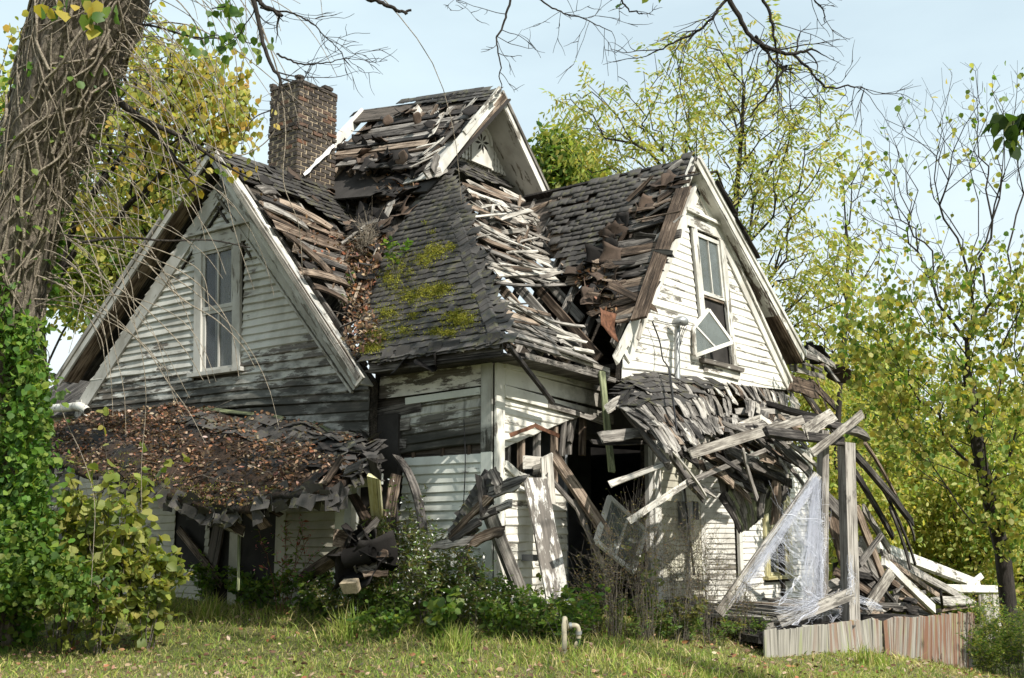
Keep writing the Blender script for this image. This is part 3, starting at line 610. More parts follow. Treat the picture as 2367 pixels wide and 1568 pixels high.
def splinters(pl, poly, n, mats, parent, L=(.2, .7), w=(.03, .09), h=(.02, .12), ang=None, name='roof_board', tilt=.2):
    xs = [p[0] for p in poly]; ys = [p[1] for p in poly]; c = 0
    while c < n:
        s, t = random.uniform(min(xs), max(xs)), random.uniform(min(ys), max(ys))
        if not inside(poly, s, t): continue
        c += 1; a = random.uniform(0, 3.14) if ang is None else random.gauss(*ang); l = random.uniform(*L)/2; hh = random.uniform(*h); dh = random.gauss(0, tilt)*l
        plank(name, pl.at(s - l*math.cos(a), t - l*math.sin(a), hh - dh), pl.at(s + l*math.cos(a), t + l*math.sin(a), hh + dh), random.uniform(*w), random.uniform(.012, .022), pl.n + np.array([random.gauss(0, .3) for _ in range(3)]), M_[random.choice(mats)], parent, rough=.3, n_sec=5, taper=random.uniform(.4, 1.1))

# main hip: left-facing slope (mossy shingles) and right-facing slope (rotted boards)
EV = 3.25
RA = Plane((-.52, 0, EV), (0, -1, 0), (1, 0, 1.293)); RB = Plane((0, -.52, EV), (1, 0, 0), (0, 1, 1.07))
def sagA(s, t): return np.array([0, 0, -.10*math.sin(max(0, min(1, t/4.6))*3.14)*1.0])
hipT = np.array([2.42, 2.98, 7.0])
pa = [RA.at(.52, 0), RA.st(hipT), None]
vA = [(.52, 0), RA.st(hipT), RA.st((2.42, 6.6, 7.0)), RA.st((2.42, 5.15, 7.0)), RA.st((.4, 3.4, 4.44)), (-1.72, 0)]
rA = slab('roof', [RA.at(a, b, -.045) for a, b in [(.50, .02), (RA.st(hipT)[0], 4.75), (-5.6, 4.75), (-5.0, 4.72), (-1.75, .02)]], RA.n, .05, M_['inner'], house, label='mossy black shingle slope of the hip roof')
shp = pxpoly(RA, [(1182, 806), (1150, 700), (1100, 560), (1045, 396), (1000, 425), (965, 470), (930, 530), (890, 590), (850, 690), (822, 800), (815, 840), (900, 850)])
shingles(RA, lambda s, t: inside(shp, s, t), -6, 1, .0, 5, .125, .2, rA, 165, sagf=None)
# hip cap: a doubled row of folded cap shingles up the hip
hl0, hl1 = np.array([-.52, -.52, EV]), hipT; hd = nrm(hl1 - hl0); nc = 44
for i in range(nc):
    p = hl0 + (hl1 - hl0)*(i/nc) + np.array([0, 0, .075 + random.uniform(-.008, .012)])
    for nn_, sx in ((RA.n, 1), (RB.n, -1)):
        if sx == -1 and 9 < i < 30 and random.random() < .35: continue
        y = np.cross(nrm(nn_), hd)*sx
    a, b = np.cross(RA.n, hd), np.cross(RB.n, hd); a = a if a@(-UP) > 0 else -a; b = b if b@(-UP) > 0 else -b; lw, L_ = .155*random.uniform(.9, 1.15), .17
    V = []
    for f, zz in ((0, .014), (1, 0)):
        for q, z2 in ((a*lw, 0), (a*.02, .008), (b*.02, .008), (b*lw*(.6 if random.random() < .3 else 1), 0)): V.append(q + hd*L_*f + UP*(zz + z2))
    V += [v - UP*.008 for v in V]; F = [(0, 4, 5, 1), (1, 5, 6, 2), (2, 6, 7, 3), (8, 0, 1, 9), (9, 1, 2, 10), (10, 2, 3, 11), (8, 12, 4, 0), (3, 7, 15, 11)]
    link('cap_shingle', pydata('cap_shingle', V, F), M_['shingle'], rA, Matrix.Translation(Vector(p)))
# eave fascia, soffit and torn edge of the mossy slope
plank('fascia', RA.at(.5, -.02, -.07), RA.at(-1.7, -.03, -.07), .14, .03, NX, M_['dark'], rA, rough=.08); slab('soffit', [(-.5, -.5, EV - .10), (-.5, 1.8, EV - .12), (0, 1.8, EV - .12), (0, -.5, EV - .10)], (0, 0, -1), .02, M_['dark'], rA)
slab('soffit', [(0.01, -.5, EV - .10), (0.01, -.02, EV - .10), (2.2, -.02, EV - .14), (2.2, -.5, EV - .14)], (0, 0, -1), .02, M_['grey'], rA)
for sx in np.linspace(-1.5, .4, 15): 
    M = frame(RA.at(sx, -.03, .0), RA.a, RA.n) @ Matrix.Rotation(random.gauss(.25, .15), 4, 'X'); link('shingle', SH[random.randrange(8)], M_['felt'], rA, M)
scraps(RA, [(-1.6, -.12), (-.2, -.12), (-.2, .05), (-1.6, .08)], 7, rA, (.15, .32), ('felt',), (-.1, .0), .9)
# right-facing slope: rafters, boards
rB = slab('roof', [RB.at(a, b, -.14) for a, b in ((2.3, 4.2), (4.9, 4.4), (4.9, 5.0), (2.4, 5.0))], RB.n, .03, M_['inner'], house, label='rotted right slope of bare bleached boards with holes')
for i, sx in enumerate(np.linspace(-.1, 4.6, 9)):
    t_end = max(.8, min(4.9, RB.st(hl0 + (hl1 - hl0)*min(1, (sx + .52)/2.94))[1])) if sx < 2.4 else 4.9
    t_beg = 0.1 if sx < 2.0 else max(.1, (sx - 2.0)*1.7)
    plank('rafter', RB.at(sx, t_beg, -.11), RB.at(sx, t_end, -.11), .05, .13, RB.n, M_['grey' if i % 2 else 'brown'], rB, rough=.05)
bp = pxpoly(RB, [(1178, 790), (1120, 600), (1085, 470), (1060, 425), (1180, 445), (1262, 470), (1290, 600), (1350, 700), (1330, 740), (1300, 770), (1395, 835), (1390, 850), (1190, 805)])
hole1 = pxpoly(RB, [(1195, 672), (1235, 665), (1300, 680), (1345, 730), (1330, 790), (1285, 770), (1215, 705)]); hole2 = pxpoly(RB, [(1095, 455), (1140, 462), (1185, 490), (1160, 505), (1110, 490)])
bcent = lambda q: (sum(x for x, _ in q)/len(q), sum(y for _, y in q)/len(q))
up_poly = pxpoly(RB, [(1133, 660), (1084, 476), (1190, 490), (1252, 505), (1275, 600), (1335, 650), (1200, 662)])
lo_poly = pxpoly(RB, [(1178, 795), (1146, 700), (1190, 700), (1300, 765), (1385, 845), (1250, 815)])
roofboards(RB, up_poly, -.03, .125, ['pale', 'pale', 'grey', 'brown'], rB, .1, (.9, 2.0), (.0, .05), .24, gap=.03, skew=.022, bend=.05)
roofboards(RB, lo_poly, -.10, .11, ['grey', 'pale', 'brown', 'grey'], rB, .1, (.9, 1.8), (.0, .05), .2, gap=.02, skew=.04)
splinters(RB, up_poly, 26, ['pale', 'pale', 'grey', 'brown'], rB, (.25, .85), (.03, .10), (.05, .17), (0, .55), tilt=.25)
splinters(RB, pxpoly(RB, [(1100, 482), (1190, 488), (1240, 510), (1235, 570), (1130, 550)]), 16, ['pale', 'pale', 'brown'], rB, (.3, .7), (.05, .12), (.08, .22), (.5, .7), tilt=.4)
splinters(RB, lo_poly, 8, ['grey', 'pale', 'brown'], rB, (.3, .7), (.03, .08), (.04, .1), (-.1, .3))
for a, b, w_ in (((1135, 622), (1290, 640), .10), ((1140, 645), (1335, 632), .13), ((1140, 668), (1340, 668), .05), ((1160, 700), (1330, 800), .10), ((1215, 735), (1340, 770), .05)):
    plank('roof_board', RB.at(*RB.px(*a), .1), RB.at(*RB.px(*b), .12), w_, .025, RB.n, M_['pale' if w_ > .06 else 'grey'], rB, rough=.28, bend=-.05)
# shingle band left at the top below the small gable
shingles(RB, (lambda pp: lambda s, t: inside(pp, s, t))(pxpoly(RB, [(1042, 398), (1060, 372), (1160, 390), (1266, 446), (1278, 470), (1190, 446), (1080, 420)])), 1.5, 6, 3.3, 5.6, .125, .2, rB, 22, lift=.05)
roofboards(RB, pxpoly(RB, [(1075, 424), (1120, 430), (1235, 464), (1245, 480), (1150, 470), (1090, 458)]), 0, .15, ['pale', 'brown'], rB, .0, (1., 2.), (.01, .03), .2)
# lath under the eave of the broken slope
for s_ in np.linspace(.3, 1.9, 8): box('rafter_tail', (s_, -.33, EV - .02), .34, .05, .12, (0, 1, .3), (1, 0, 0), M_['grey'], rB)
plank('fascia', (.05, -.47, EV - .05), (2.1, -.5, EV - .14), .07, .025, NY, M_['grey'], rB, rough=.15); plank('fascia', (.1, -.44, EV + .1), (2.0, -.46, EV - .0), .06, .025, NY, M_['pale'], rB, rough=.2)

# front left gable: right slope (rows of exposed boards near the rake, shingles at the ridge)
OX = -.56
RC = Plane((0, 1.83, 3.13), (1, 0, 0), (0, 1, 1.134)); TOP = RC.st((0, 5.2, 6.95))[1]
rC = slab('roof', [RC.at(a, b, -.10) for a, b in ((-.3, 3.4), (4.6, 3.4), (4.6, TOP), (-.3, TOP))], RC.n, .04, M_['inner'], house, label='right slope of the front gable, warped boards showing under torn shingles')
slab('roof_deck', [RC.at(a, b, -.12) for a, b in ((.55, .5), (2.2, 2.6), (2.2, 3.38), (.9, 3.38), (.5, 1.8))], RC.n, .03, M_['inner'], rC)
for sx in np.linspace(-.15, 2.6, 6): plank('rafter', RC.at(sx, .3 + max(0, sx)*.9, -.13), RC.at(sx, TOP - .1, -.13), .05, .12, RC.n, M_['grey'], rC, rough=.05)
bC = pxpoly(RC, [(590, 455), (640, 460), (770, 530), (820, 560), (810, 640), (800, 690), (745, 660), (690, 590), (640, 530)])
roofboards(RC, bC, -.16, .2, ['brown', 'brown', 'dark', 'grey', 'dark'], rC, .03, (1.4, 2.6), (-.01, .05), .12, gap=.025, bend=.05, thick=.03)
for a, b, w_ in (((692, 633), (800, 665), .16), ((720, 668), (795, 705), .13), ((600, 447), (632, 450), .2), ((600, 478), (700, 530), .18), ((640, 470), (760, 535), .17), ((655, 545), (760, 640), .15)):
    plank('roof_board', RC.at(*RC.px(*a), .05), RC.at(*RC.px(*b), .07), w_, .03, RC.n, M_['grey' if w_ > .17 else 'brown'], rC, rough=.15, bend=.03)
shC = pxpoly(RC, [(490, 352), (560, 372), (720, 402), (900, 430), (960, 440), (900, 500), (840, 540), (800, 530), (700, 470), (640, 450), (590, 435), (545, 400)])
shingles(RC, lambda s, t: inside(shC, s, t) and random.random() > .04, -.7, 4.6, 1., TOP + .02, .125, .2, rC, 38, curl=.09)
roofboards(RC, pxpoly(RC, [(500, 358), (590, 385), (740, 420), (860, 445), (830, 520), (720, 470), (600, 435), (545, 398)]), -.03, .25, ['brown', 'dark'], rC, 0, (1.5, 2.5), (-.03, .0), .05)
scraps(RC, shC, 30, rC, (.12, .30), ('felt', 'felt', 'brown_felt'), (.02, .06), .3)
for i in range(46):     # ridge cap
    x = -.56 + i*.115; z = 6.96 + .12*max(0, (x + .7)/5.3) - .10*math.sin(max(0, min(1, (x + .7)/4))*3.14) + random.uniform(-.01, .01)
    V = [(0, -.12, -.13), (0, 0, 0), (0, .12, -.10), (.15, -.12, -.145), (.15, 0, -.012), (.15, .12, -.115)]; V += [(a, b, c - .008) for a, b, c in V]
    link('cap_shingle', pydata('cap_shingle', V, [(0, 1, 4, 3), (1, 2, 5, 4), (0, 6, 7, 1), (1, 7, 8, 2), (0, 3, 9, 6)]), M_['shingle'], rC, Matrix.Translation((x, 5.2, z + .03)))
# left slope of that gable, seen edge on
RD = Plane((0, 5.2, 6.95), (1, 0, 0), (0, 3.77, -3.18))
slab('roof_deck', [RD.at(a, b, -.02) for a, b in ((OX, 0), (OX, 5.0), (4.6, 5.0), (4.6, 0))], -RD.n if RD.n[2] < 0 else RD.n, .05, M_['dark'], rC)
# rakes, soffits and bargeboards of the front gable
aP = np.array([OX, 5.2, 7.03])
for e, mt in ((np.array([OX, 1.80, 3.05]), 'trim'), (np.array([OX, 9.02, 3.70]), 'brown')):
    plank('bargeboard', aP + (0, 0, -.10), e + (0, 0, -.08), .20, .035, NX, M_['trim'], rC, rough=.04); plank('bargeboard', aP + (-.03, 0, -.04), e + (-.03, 0, -.02), .08, .03, NX, M_['grey'], rC, rough=.12)
    d = nrm(e - aP); nn = np.cross(d, NX); nn = nn if nn[2] < 0 else -nn
    slab('soffit', [aP + nn*.12, e + nn*.12, e + nn*.12 + (.33, 0, 0), aP + nn*.12 + (.33, 0, 0)], nn, .02, M_['brown' if mt == 'brown' else 'soffit'], rC)
plank('bargeboard', RC.at(OX, .1, .0) , RC.at(OX, 2.2, .02), .05, .03, RC.n, M_['brown'], rC, rough=.3)
# rear wing roof to the far left
RW = Plane((0.8, 0, 3.35), (0, -1, 0), (1, 0, .75))
rW = slab('roof', [RW.at(a, b, -.05) for a, b in ((-8.3, 0), (-8.3, 3.4), (-13.5, 3.4), (-13.5, 0))][::-1], RW.n, .06, M_['dark'], house, label='low mossy roof of the rear wing at far left')
shingles(RW, lambda s, t: True, -11.2, -8.4, 0, 3.3, .16, .24, rW, 24, mat='shingle')
slab('wall', [(1.0, 13, -.1), (1.0, 8.9, -.1), (1.0, 8.9, 3.3), (1.0, 13, 3.3)], NX, .1, M_['mid_siding'], house, label='wall of the rear wing behind the ivy')
rods('drain_pipe', [(spline([onX(110, 945, .2), onX(160, 942, -.2), onX(185, 940, -.4), onX(203, 952, -.45)], 12), .075)], M_['trim_white'], rW, 9)
plank('gutter', onX(112, 868, -.45), onX(165, 880, -.3), .12, .08, NX, M_['dark'], rW)

# debris-filled valley and the torn area under the chimney
vp = pxpoly(RA, [(775, 400), (800, 350), (900, 330), (1000, 395), (1000, 420), (955, 460), (900, 470), (850, 440)])
scraps(RA, pxpoly(RA, [(775, 395), (800, 365), (880, 372), (960, 385), (1000, 400), (940, 430), (860, 425)]), 30, rA, (.2, .4), ('felt', 'brown_felt'), (.15, .45), .5)
scraps(RA, vp, 75, rA, (.18, .42), ('felt', 'felt', 'felt', 'brown_felt', 'felt'), (.0, .16), .38)
vm = pxpoly(RA, [(780, 425), (960, 438), (950, 480), (905, 530), (850, 575), (790, 520)])
scraps(RA, vm, 46, rA, (.18, .4), ('felt', 'brown_felt', 'felt'), (.01, .12), .35)
splinters(RA, vm, 8, ['brown', 'grey', 'dark'], rA, (.2, .6), (.04, .12), (.06, .16))
splinters(RA, vp, 9, ['dark', 'dark', 'brown'], rA, (.3, .9), (.05, .14), (.05, .25), (0, .6))
vv = pxpoly(RA, [(800, 520), (880, 500), (930, 480), (890, 590), (850, 690), (825, 830), (805, 820), (790, 700)])
scraps(RA, vv, 34, rA, (.12, .3), ('felt', 'brown_felt', 'felt'), (.02, .12), .5)
splinters(RA, vv, 18, ['brown', 'dark', 'brown', 'grey'], rA, (.15, .5), (.02, .06), (.05, .15))
plank('roof_board', RA.at(*RA.px(885, 535), .08), RA.at(*RA.px(915, 480), .12), .13, .02, RA.n, M_['grey'], rA, rough=.1)

# right gable: left slope and rakes
OY = -.72
apR = onY(1610, 362, OY); elR = np.array([1.78, OY, 3.30]); erR = onY(1858, 826, OY)
RE = Plane(elR, (0, -1, 0), apR - elR)
rE = slab('roof', [RE.at(a, b, -.12) for a, b in ((-.15, 2.7), (-4.5, 2.7), (-4.5, RE.st(apR)[1]), (-.15, RE.st(apR)[1]))][::-1], RE.n, .04, M_['inner'], house, label='left slope of the right gable, shingles torn back to boards')
TE = RE.st(apR)[1]
for sx in np.linspace(-.3, -3.2, 6): plank('rafter', RE.at(sx, .5, -.14), RE.at(sx, TE, -.14), .05, .12, RE.n, M_['grey'], rE, rough=.05)
shE = pxpoly(RE, [(1605, 366), (1500, 395), (1400, 420), (1268, 462), (1275, 560), (1310, 640), (1390, 720), (1440, 720), (1440, 640), (1425, 560), (1500, 500), (1560, 450), (1590, 400)])
shingles(RE, lambda s, t: inside(shE, s, t) and random.random() > .13, -5, 0, 0, TE + .02, .128, .2, rE, 68, curl=.08)
roofboards(RE, shE, .02, .24, ['dark', 'brown'], rE, .03, (1, 2), (-.05, -.02), .06)
bE = pxpoly(RE, [(1590, 420), (1560, 560), (1500, 700), (1460, 760), (1400, 720), (1420, 600), (1440, 540), (1500, 500), (1540, 450)])
roofboards(RE, bE, .06, .17, ['grey', 'brown', 'dark', 'dark', 'brown'], rE, .1, (.9, 1.7), (.0, .07), .15, gap=.03, bend=.04)
scraps(RE, pxpoly(RE, [(1480, 460), (1590, 400), (1580, 450), (1480, 500), (1420, 560), (1440, 740), (1380, 720), (1330, 640), (1400, 560)]), 52, rE, (.16, .40), ('felt', 'brown_felt', 'brown_felt', 'brown'), (.02, .12), .45)
splinters(RE, bE, 18, ['grey', 'brown', 'dark'], rE, (.3, .8), (.04, .12), (.03, .12), (.1, .3))
splinters(RE, pxpoly(RE, [(1480, 440), (1590, 380), (1590, 440), (1480, 500)]), 12, ['brown', 'dark', 'grey'], rE, (.2, .6), (.06, .16), (.03, .14), (.3, .5))
sk = SCR[3].copy(); sk.materials.append(M_['rust']); link('rusty_flashing', sk, None, rE, frame(onY(1408, 745, -.6), (1, 0, -.25), (-.4, -1, .35)) @ Matrix.Diagonal((.46, .36, .3, 1)))
plank('bargeboard', onY(1422, 835, -.74), onY(1475, 728, -.74), .16, .03, NY, M_['trim_white'], rE, rough=.1)
plank('bargeboard', apR + (-.0, .04, -.06), elR + (.52, .04, .62), .16, .035, NY, M_['trim_white'], rE, rough=.04)
plank('rake_board', RE.at(*RE.px(1588, 448), .12), RE.at(*RE.px(1482, 752), .10), .26, .03, RE.n, M_['brown'], rE, rough=.08); plank('bargeboard', onY(1497, 690, OY), onY(1475, 785, OY), .05, .03, NY, M_['pale'], rE, rough=.15)
plank('bargeboard', apR + (0, 0, -.06), erR + (0, 0, -.0), .17, .035, NY, M_['trim_white'], rE, rough=.05); plank('bargeboard', apR + (.03, -.03, .0), erR + (.04, -.03, .06), .07, .03, NY, M_['soffit'], rE, rough=.1)
d = nrm(erR - apR); nn = np.cross(d, NY); nn = nn if nn[2] < 0 else -nn
slab('soffit', [apR + nn*.14, apR + nn*.14 + d*3.55, apR + nn*.14 + d*3.55 + (0, .3, 0), apR + nn*.14 + (0, .3, 0)][::-1], nn, .02, M_['soffit'], rE); slab('soffit', [apR + nn*.13 + d*3.56, erR + nn*.13, erR + nn*.13 + (0, .3, 0), apR + nn*.13 + d*3.56 + (0, .3, 0)][::-1], nn, .02, M_['brown'], rE)
slab('roof_deck', [apR, erR + d*.1, erR + d*.1 + (0, 3.4, 0), apR + (0, 3.4, 0)], (1, 0, .7), .05, M_['dark'], rE)
for f in (.12, .28, .33): plank('shingle_edge', apR + d*f*5 + (.05, -.05, .05), apR + d*(f*5 + .7) + (.08, -.05, .07), .12, .02, (1, 0, .7), M_['felt'], rE, rough=.2)
# small hip remnant to the right of the right gable
hR = [onY(u, v, y) for u, v, y in ((1825, 810, -.2), (1880, 815, -.5), (1945, 862, -.6))]
plank('fascia', onY(1826, 850, -.45), onY(1905, 872, -.6), .10, .03, NY, M_['pale'], rE, rough=.2); plank('fascia', onY(1826, 828, -.45), onY(1900, 855, -.6), .05, .03, NY, M_['grey'], rE, rough=.2)
for u in (1838, 1858, 1878, 1896): plank('rafter_tail', onY(u, 832 + (u - 1838)*.3, -.5), onY(u + 2, 858 + (u - 1838)*.25, -.5), .06, .05, NY, M_['grey'], rE, rough=.1)
for a, b, w_, mt in (((1822, 808), (1890, 830), .12, 'grey'), ((1870, 805), (1928, 845), .12, 'grey'), ((1840, 800), (1930, 850), .07, 'pale'), ((1905, 840), (1935, 880), .14, 'pale'), ((1828, 885), (1880, 900), .35, 'brown'), ((1880, 890), (1935, 945), .30, 'brown'), ((1830, 905), (1840, 985), .09, 'grey'), ((1850, 900), (1905, 980), .1, 'brown'), ((1890, 880), (1925, 985), .22, 'brown'), ((1870, 920), (1930, 1000), .1, 'dark'), ((1812, 910), (1818, 980), .1, 'grey')):
    plank('broken_board', onY(*a, -.55), onY(*b, -.75), w_, .03, NY + np.array([random.gauss(0, .3), 0, .3]), M_[mt], rE, rough=.18)
scraps(Plane(onY(1880, 815, -.4), (1, 0, -.3), (0, 1, .5)), [(-.3, -.1), (1.2, -.2), (1.2, .4), (-.3, .4)], 9, rE, (.25, .45), ('felt', 'brown_felt'), (0, .05), .3)
slab('wall', [(8.3, -.15, -.4), (8.3, 2.2, -.4), (8.3, 2.2, 3.6), (8.3, -.15, 3.6)], (1, 0, 0), .1, M_['inner'], house, label='far end wall behind the right gable')

# upper gable: roof, face with scalloped slats and a pinwheel panel
UY = 2.65
uA = onY(1155, 207, UY); uR = onY(1266, 452, UY); uL = onY(1008, 392, UY)
back = np.array([0, 3.3, .42])
RU = Plane(uL, -back, uA - uL); TU = RU.st(uA)[1]
rU = slab('roof', [uA + (0, 0, -.04), uA + back, uA + back + (uL - uA)*.18, uA + (uL - uA)*.18 + (0, 0, -.04)], RU.n, .04, M_['inner'], house, label='small top gable roof of bare black boards under torn shingles')
slab('roof_deck', [uA + (0, .05, -.03), uR + (0, .05, -.03), uR + (0, 3.4, .3), uA + back], (1, 0, .9), .05, M_['dark'], rU)
for sx in np.linspace(-.2, -3.2, 8): plank('rafter', RU.at(sx, .35, -.14), RU.at(sx, TU, -.14), .05, .12, RU.n, M_['brown'], rU, rough=.05)
uP = pxpoly(RU, [(1145, 212), (1040, 216), (955, 222), (895, 228), (830, 285), (770, 340), (780, 400), (900, 395), (1000, 400), (1020, 385), (1085, 300)])
uP1 = pxpoly(RU, [(1115, 255), (960, 262), (900, 268), (830, 318), (770, 350), (780, 390), (960, 390), (1000, 330), (1060, 310)])
roofboards(RU, uP1, .02, .15, ['dark', 'dark', 'dark', 'brown', 'grey'], rU, .08, (1.2, 2.6), (.0, .03), .12, gap=.05, bend=.03, skew=.02)
slab('roof_deck', [RU.at(a, b, -.2) for a, b in ((-.1, -.3), (-.1, TU), (-3.4, TU), (-3.4, -.3))], RU.n, .03, M_['interior'], rU)
splinters(RU, pxpoly(RU, [(990, 300), (1080, 290), (1020, 380), (980, 380)]), 7, ['pale', 'pale', 'grey'], rU, (.3, .8), (.05, .12), (.02, .14), (1.2, .35))
shU = pxpoly(RU, [(1148, 212), (1040, 214), (955, 220), (895, 226), (880, 244), (960, 246), (1040, 244), (1130, 244)])
shingles(RU, lambda s, t: inside(shU, s, t), -4, .2, TU - 1, TU + .05, .12, .2, rU, 15)
splinters(RU, pxpoly(RU, [(1100, 246), (980, 258), (920, 266), (960, 276), (1090, 262)]), 18, ['pale', 'pale', 'brown'], rU, (.15, .4), (.06, .16), (.02, .06), (1.4, .35))
scraps(RU, pxpoly(RU, [(1120, 262), (980, 262), (900, 275), (830, 315), (780, 350), (790, 385), (960, 390), (1010, 330), (1060, 300)]), 26, rU, (.14, .34), ('felt', 'brown_felt', 'felt'), (.03, .14), .45)
for a, b in (((1000, 395), (1010, 360)), ((985, 405), (1030, 390))): plank('roof_board', onY(*a, 2.5), onY(*b, 2.7), .14, .03, NY, M_['grey'], rU, rough=.3)
for i in range(26):
    x = -.13*i; p = uA + back*(i*.13/3.3) + np.array([0, 0, .02 + random.uniform(-.015, .015) + .06*math.sin(i*.25)]) + (0, .15, 0)
    V = [(-.13, 0, -.15), (0, 0, 0), (.13, 0, -.14), (-.13, .17, -.16), (0, .17, -.012), (.13, .17, -.15)]; V += [(a, b, c - .01) for a, b, c in V]
    link('cap_shingle', pydata('cap_shingle', V, [(0, 1, 4, 3), (1, 2, 5, 4), (0, 6, 7, 1), (1, 7, 8, 2)]), M_['felt'], rU, Matrix.Translation(Vector(p)))
plank('bargeboard', uA + (-.02, 0, -.08), uL + (0, 0, -.05), .17, .04, NY, M_['trim_white'], rU, rough=.06); plank('bargeboard', uA + (-.03, -.03, .0), uA + (uL - uA)*.6 + (0, -.03, .05), .09, .03, NY, M_['trim_white'], rU, rough=.08)
plank('bargeboard', uA + (0, .005, -.08), uR + (0, .005, -.05), .16, .04, NY, M_['trim_white'], rU, rough=.04); plank('bargeboard', uA + (.04, -.03, -.02), uR + (.05, -.03, .02), .06, .03, NY, M_['grey'], rU, rough=.08)
plank('bargeboard', uA + back + (0, 0, -.06), uA + back + (uL - uA)*.62 + (0, 0, -.06), .2, .04, -NY, M_['trim_white'], rU, rough=.06)
d = nrm(uR - uA); nn = np.cross(d, NY); nn = nn if nn[2] < 0 else -nn
slab('soffit', [uA + nn*.12, uR + nn*.12, uR + nn*.12 + (0, .8, 0), uA + nn*.12 + (0, .8, 0)][::-1], nn, .02, M_['trim'], rU)
d2 = nrm(uL - uA); n2 = np.cross(d2, NY); n2 = n2 if n2[2] < 0 else -n2
slab('soffit', [uA + n2*.12, uL + n2*.12, uL + n2*.12 + (0, .8, 0), uA + n2*.12 + (0, .8, 0)], n2, .02, M_['trim'], rU)
UF = Plane((0, 3.25, 0), A_X, Zu); P_ = lambda u, v: UF.px(u, v)
fp = [P_(1118, 262), P_(1045, 372), P_(1170, 398), P_(1205, 396)]
wU = slab('wall', [UF.at(a, b, -.03) for a, b in (P_(1125, 230), P_(1010, 385), P_(1262, 420))], NY, .05, M_['grey'], house, label='little top gable face with scalloped slats and a pinwheel panel')  # grey backing puts the shadow between the slats into its colour
cx = (P_(1110, 330)[0]); z0 = P_(1110, 384)[1]; zt = P_(1120, 262)[1]; s0 = P_(1040, 372)[0]; s1 = P_(1175, 395)[0]
ns = 18
for i in range(ns):
    s_ = s0 + (s1 - s0)*(i + .5)/ns; top = z0 + (zt - z0)*max(.06, 1 - abs(s_ - (s0 + s1)/2)/((s1 - s0)/2))*1.02; w_ = (s1 - s0)/ns*.68; rings = []; m = max(3, int((top - z0)/.05))
    for j in range(m + 1):
        f = j/m; ww = w_*(.5 + .14*(1 if j % 2 else -1)); z = z0 + (top - z0)*f; rings.append([(-ww, z - z0, 0), (ww, z - z0, 0), (ww, z - z0, .03), (-ww, z - z0, .03)])
    link('slat', section_mesh('slat', rings), M_['trim_white'], wU, frame(UF.at(s_, z0, .0), A_X, NY))
pc = P_(1108, 337); hwid = (P_(1132, 340)[0] - P_(1086, 336)[0])/2
pn = slab('ornament_panel', [UF.at(pc[0] + a*hwid, pc[1] + b*hwid, .06) for a, b in [(-1, -1.3), (1, -1.3)] + [(math.cos(t), .25 + math.sin(t)*1.05) for t in np.linspace(0, math.pi, 9)]], NY, .025, M_['trim_white'], wU)
rods('ornament_arch', [(np.array([UF.at(pc[0] + hwid*.9*math.cos(t), pc[1] + hwid*(.2 + 1.0*math.sin(t)), .07) for t in np.linspace(-.1, math.pi + .1, 16)]), .035)], M_['trim_white'], wU, 6)
for k_ in range(8):
    t = k_*math.pi/4 + .2; c, s_ = math.cos(t), math.sin(t); f = lambda r, w_: UF.at(pc[0] + hwid*(r*c - w_*s_), pc[1] + hwid*(.15 + r*s_ + w_*c), .064)
    slab('pinwheel_petal', [f(.1, 0), f(.42, .10), f(.72, 0), f(.42, -.10)], NY, .006, M_['inner'], wU)
plank('ledge', UF.at(s0 + .45*(s1 - s0) - .9*hwid, pc[1] + 1.5*hwid, .08), UF.at(pc[0] + 1.5*hwid, pc[1] + 1.15*hwid, .08), .05, .08, NY, M_['trim_white'], wU, rough=.04, n_sec=3)

# chimney
CX0, CX1, CY0, CY1, CZ0, CZ1 = 1.22, 2.12, 5.2, 5.95, 5.9, 8.78
ch = link('chimney', None, None, house, Matrix.Translation((CX0, CY0, CZ0)), label='sooty square brick chimney with a broken top course')
box('chimney_core', ((CX0 + CX1)/2, (CY0 + CY1)/2, (CZ0 + CZ1)/2 - .05), CZ1 - CZ0 - .1, CX1 - CX0 - .03, CY1 - CY0 - .03, Zu, (0, 1, 0), M_['mortar'], ch)
BM = []
for i in range(6):
    l, h, dp = .200, .060, .10; r = []
    for x in (-l/2, -l/6, l/6, l/2): r.append([(x + random.uniform(-.004, .004), y*h/2 + random.uniform(-.004, .004), z) for y, z in ((-1, -dp), (1, -dp), (.9, random.uniform(-.004, .006)), (-.9, random.uniform(-.004, .006)))])
    m = section_mesh('brick', r); m.materials.append(M_['brick']); BM.append(m)
z = CZ0 + .04; row = 0
while z < CZ1 + .04:
    pr = .02 if z > CZ1 - .16 or (CZ1 - .95 < z < CZ1 - .85) else 0
    for (o, a, n, L) in (((CX0, CY0), A_X, NY, CX1 - CX0), ((CX0, CY1), np.array([0, -1., 0]), NX, CY1 - CY0), ((CX1, CY0), np.array([0, 1., 0]), np.array([1., 0, 0]), CY1 - CY0)):
        if n[0] > .5 and z < CZ1 - .3: continue
        m = round(L/.222); st_ = L/m
        for i in range(m + (row % 2)):
            s_ = (i + .5 - (row % 2)*.5)*st_; s_ = min(max(s_, .05), L - .05); half = (row % 2) and i in (0, m)
            if z > CZ1 - .02 and random.random() < .55: continue
            p = np.array([o[0], o[1], z]) + a*s_ + n*(-.004 + pr + random.uniform(-.006, .01))
            link('brick', BM[random.randrange(6)], None, ch, frame(p, a + np.array([0, 0, random.gauss(0, .012)]), n) @ Matrix.Diagonal((.46 if half else 1, 1.03, 1, 1)))
    z += .0765; row += 1
plank('sealant_strip', onY(705, 402, 5.14), onY(771, 338, 5.14), .06, .025, NY, M_['white_putty'], ch, rough=.6, n_sec=10)
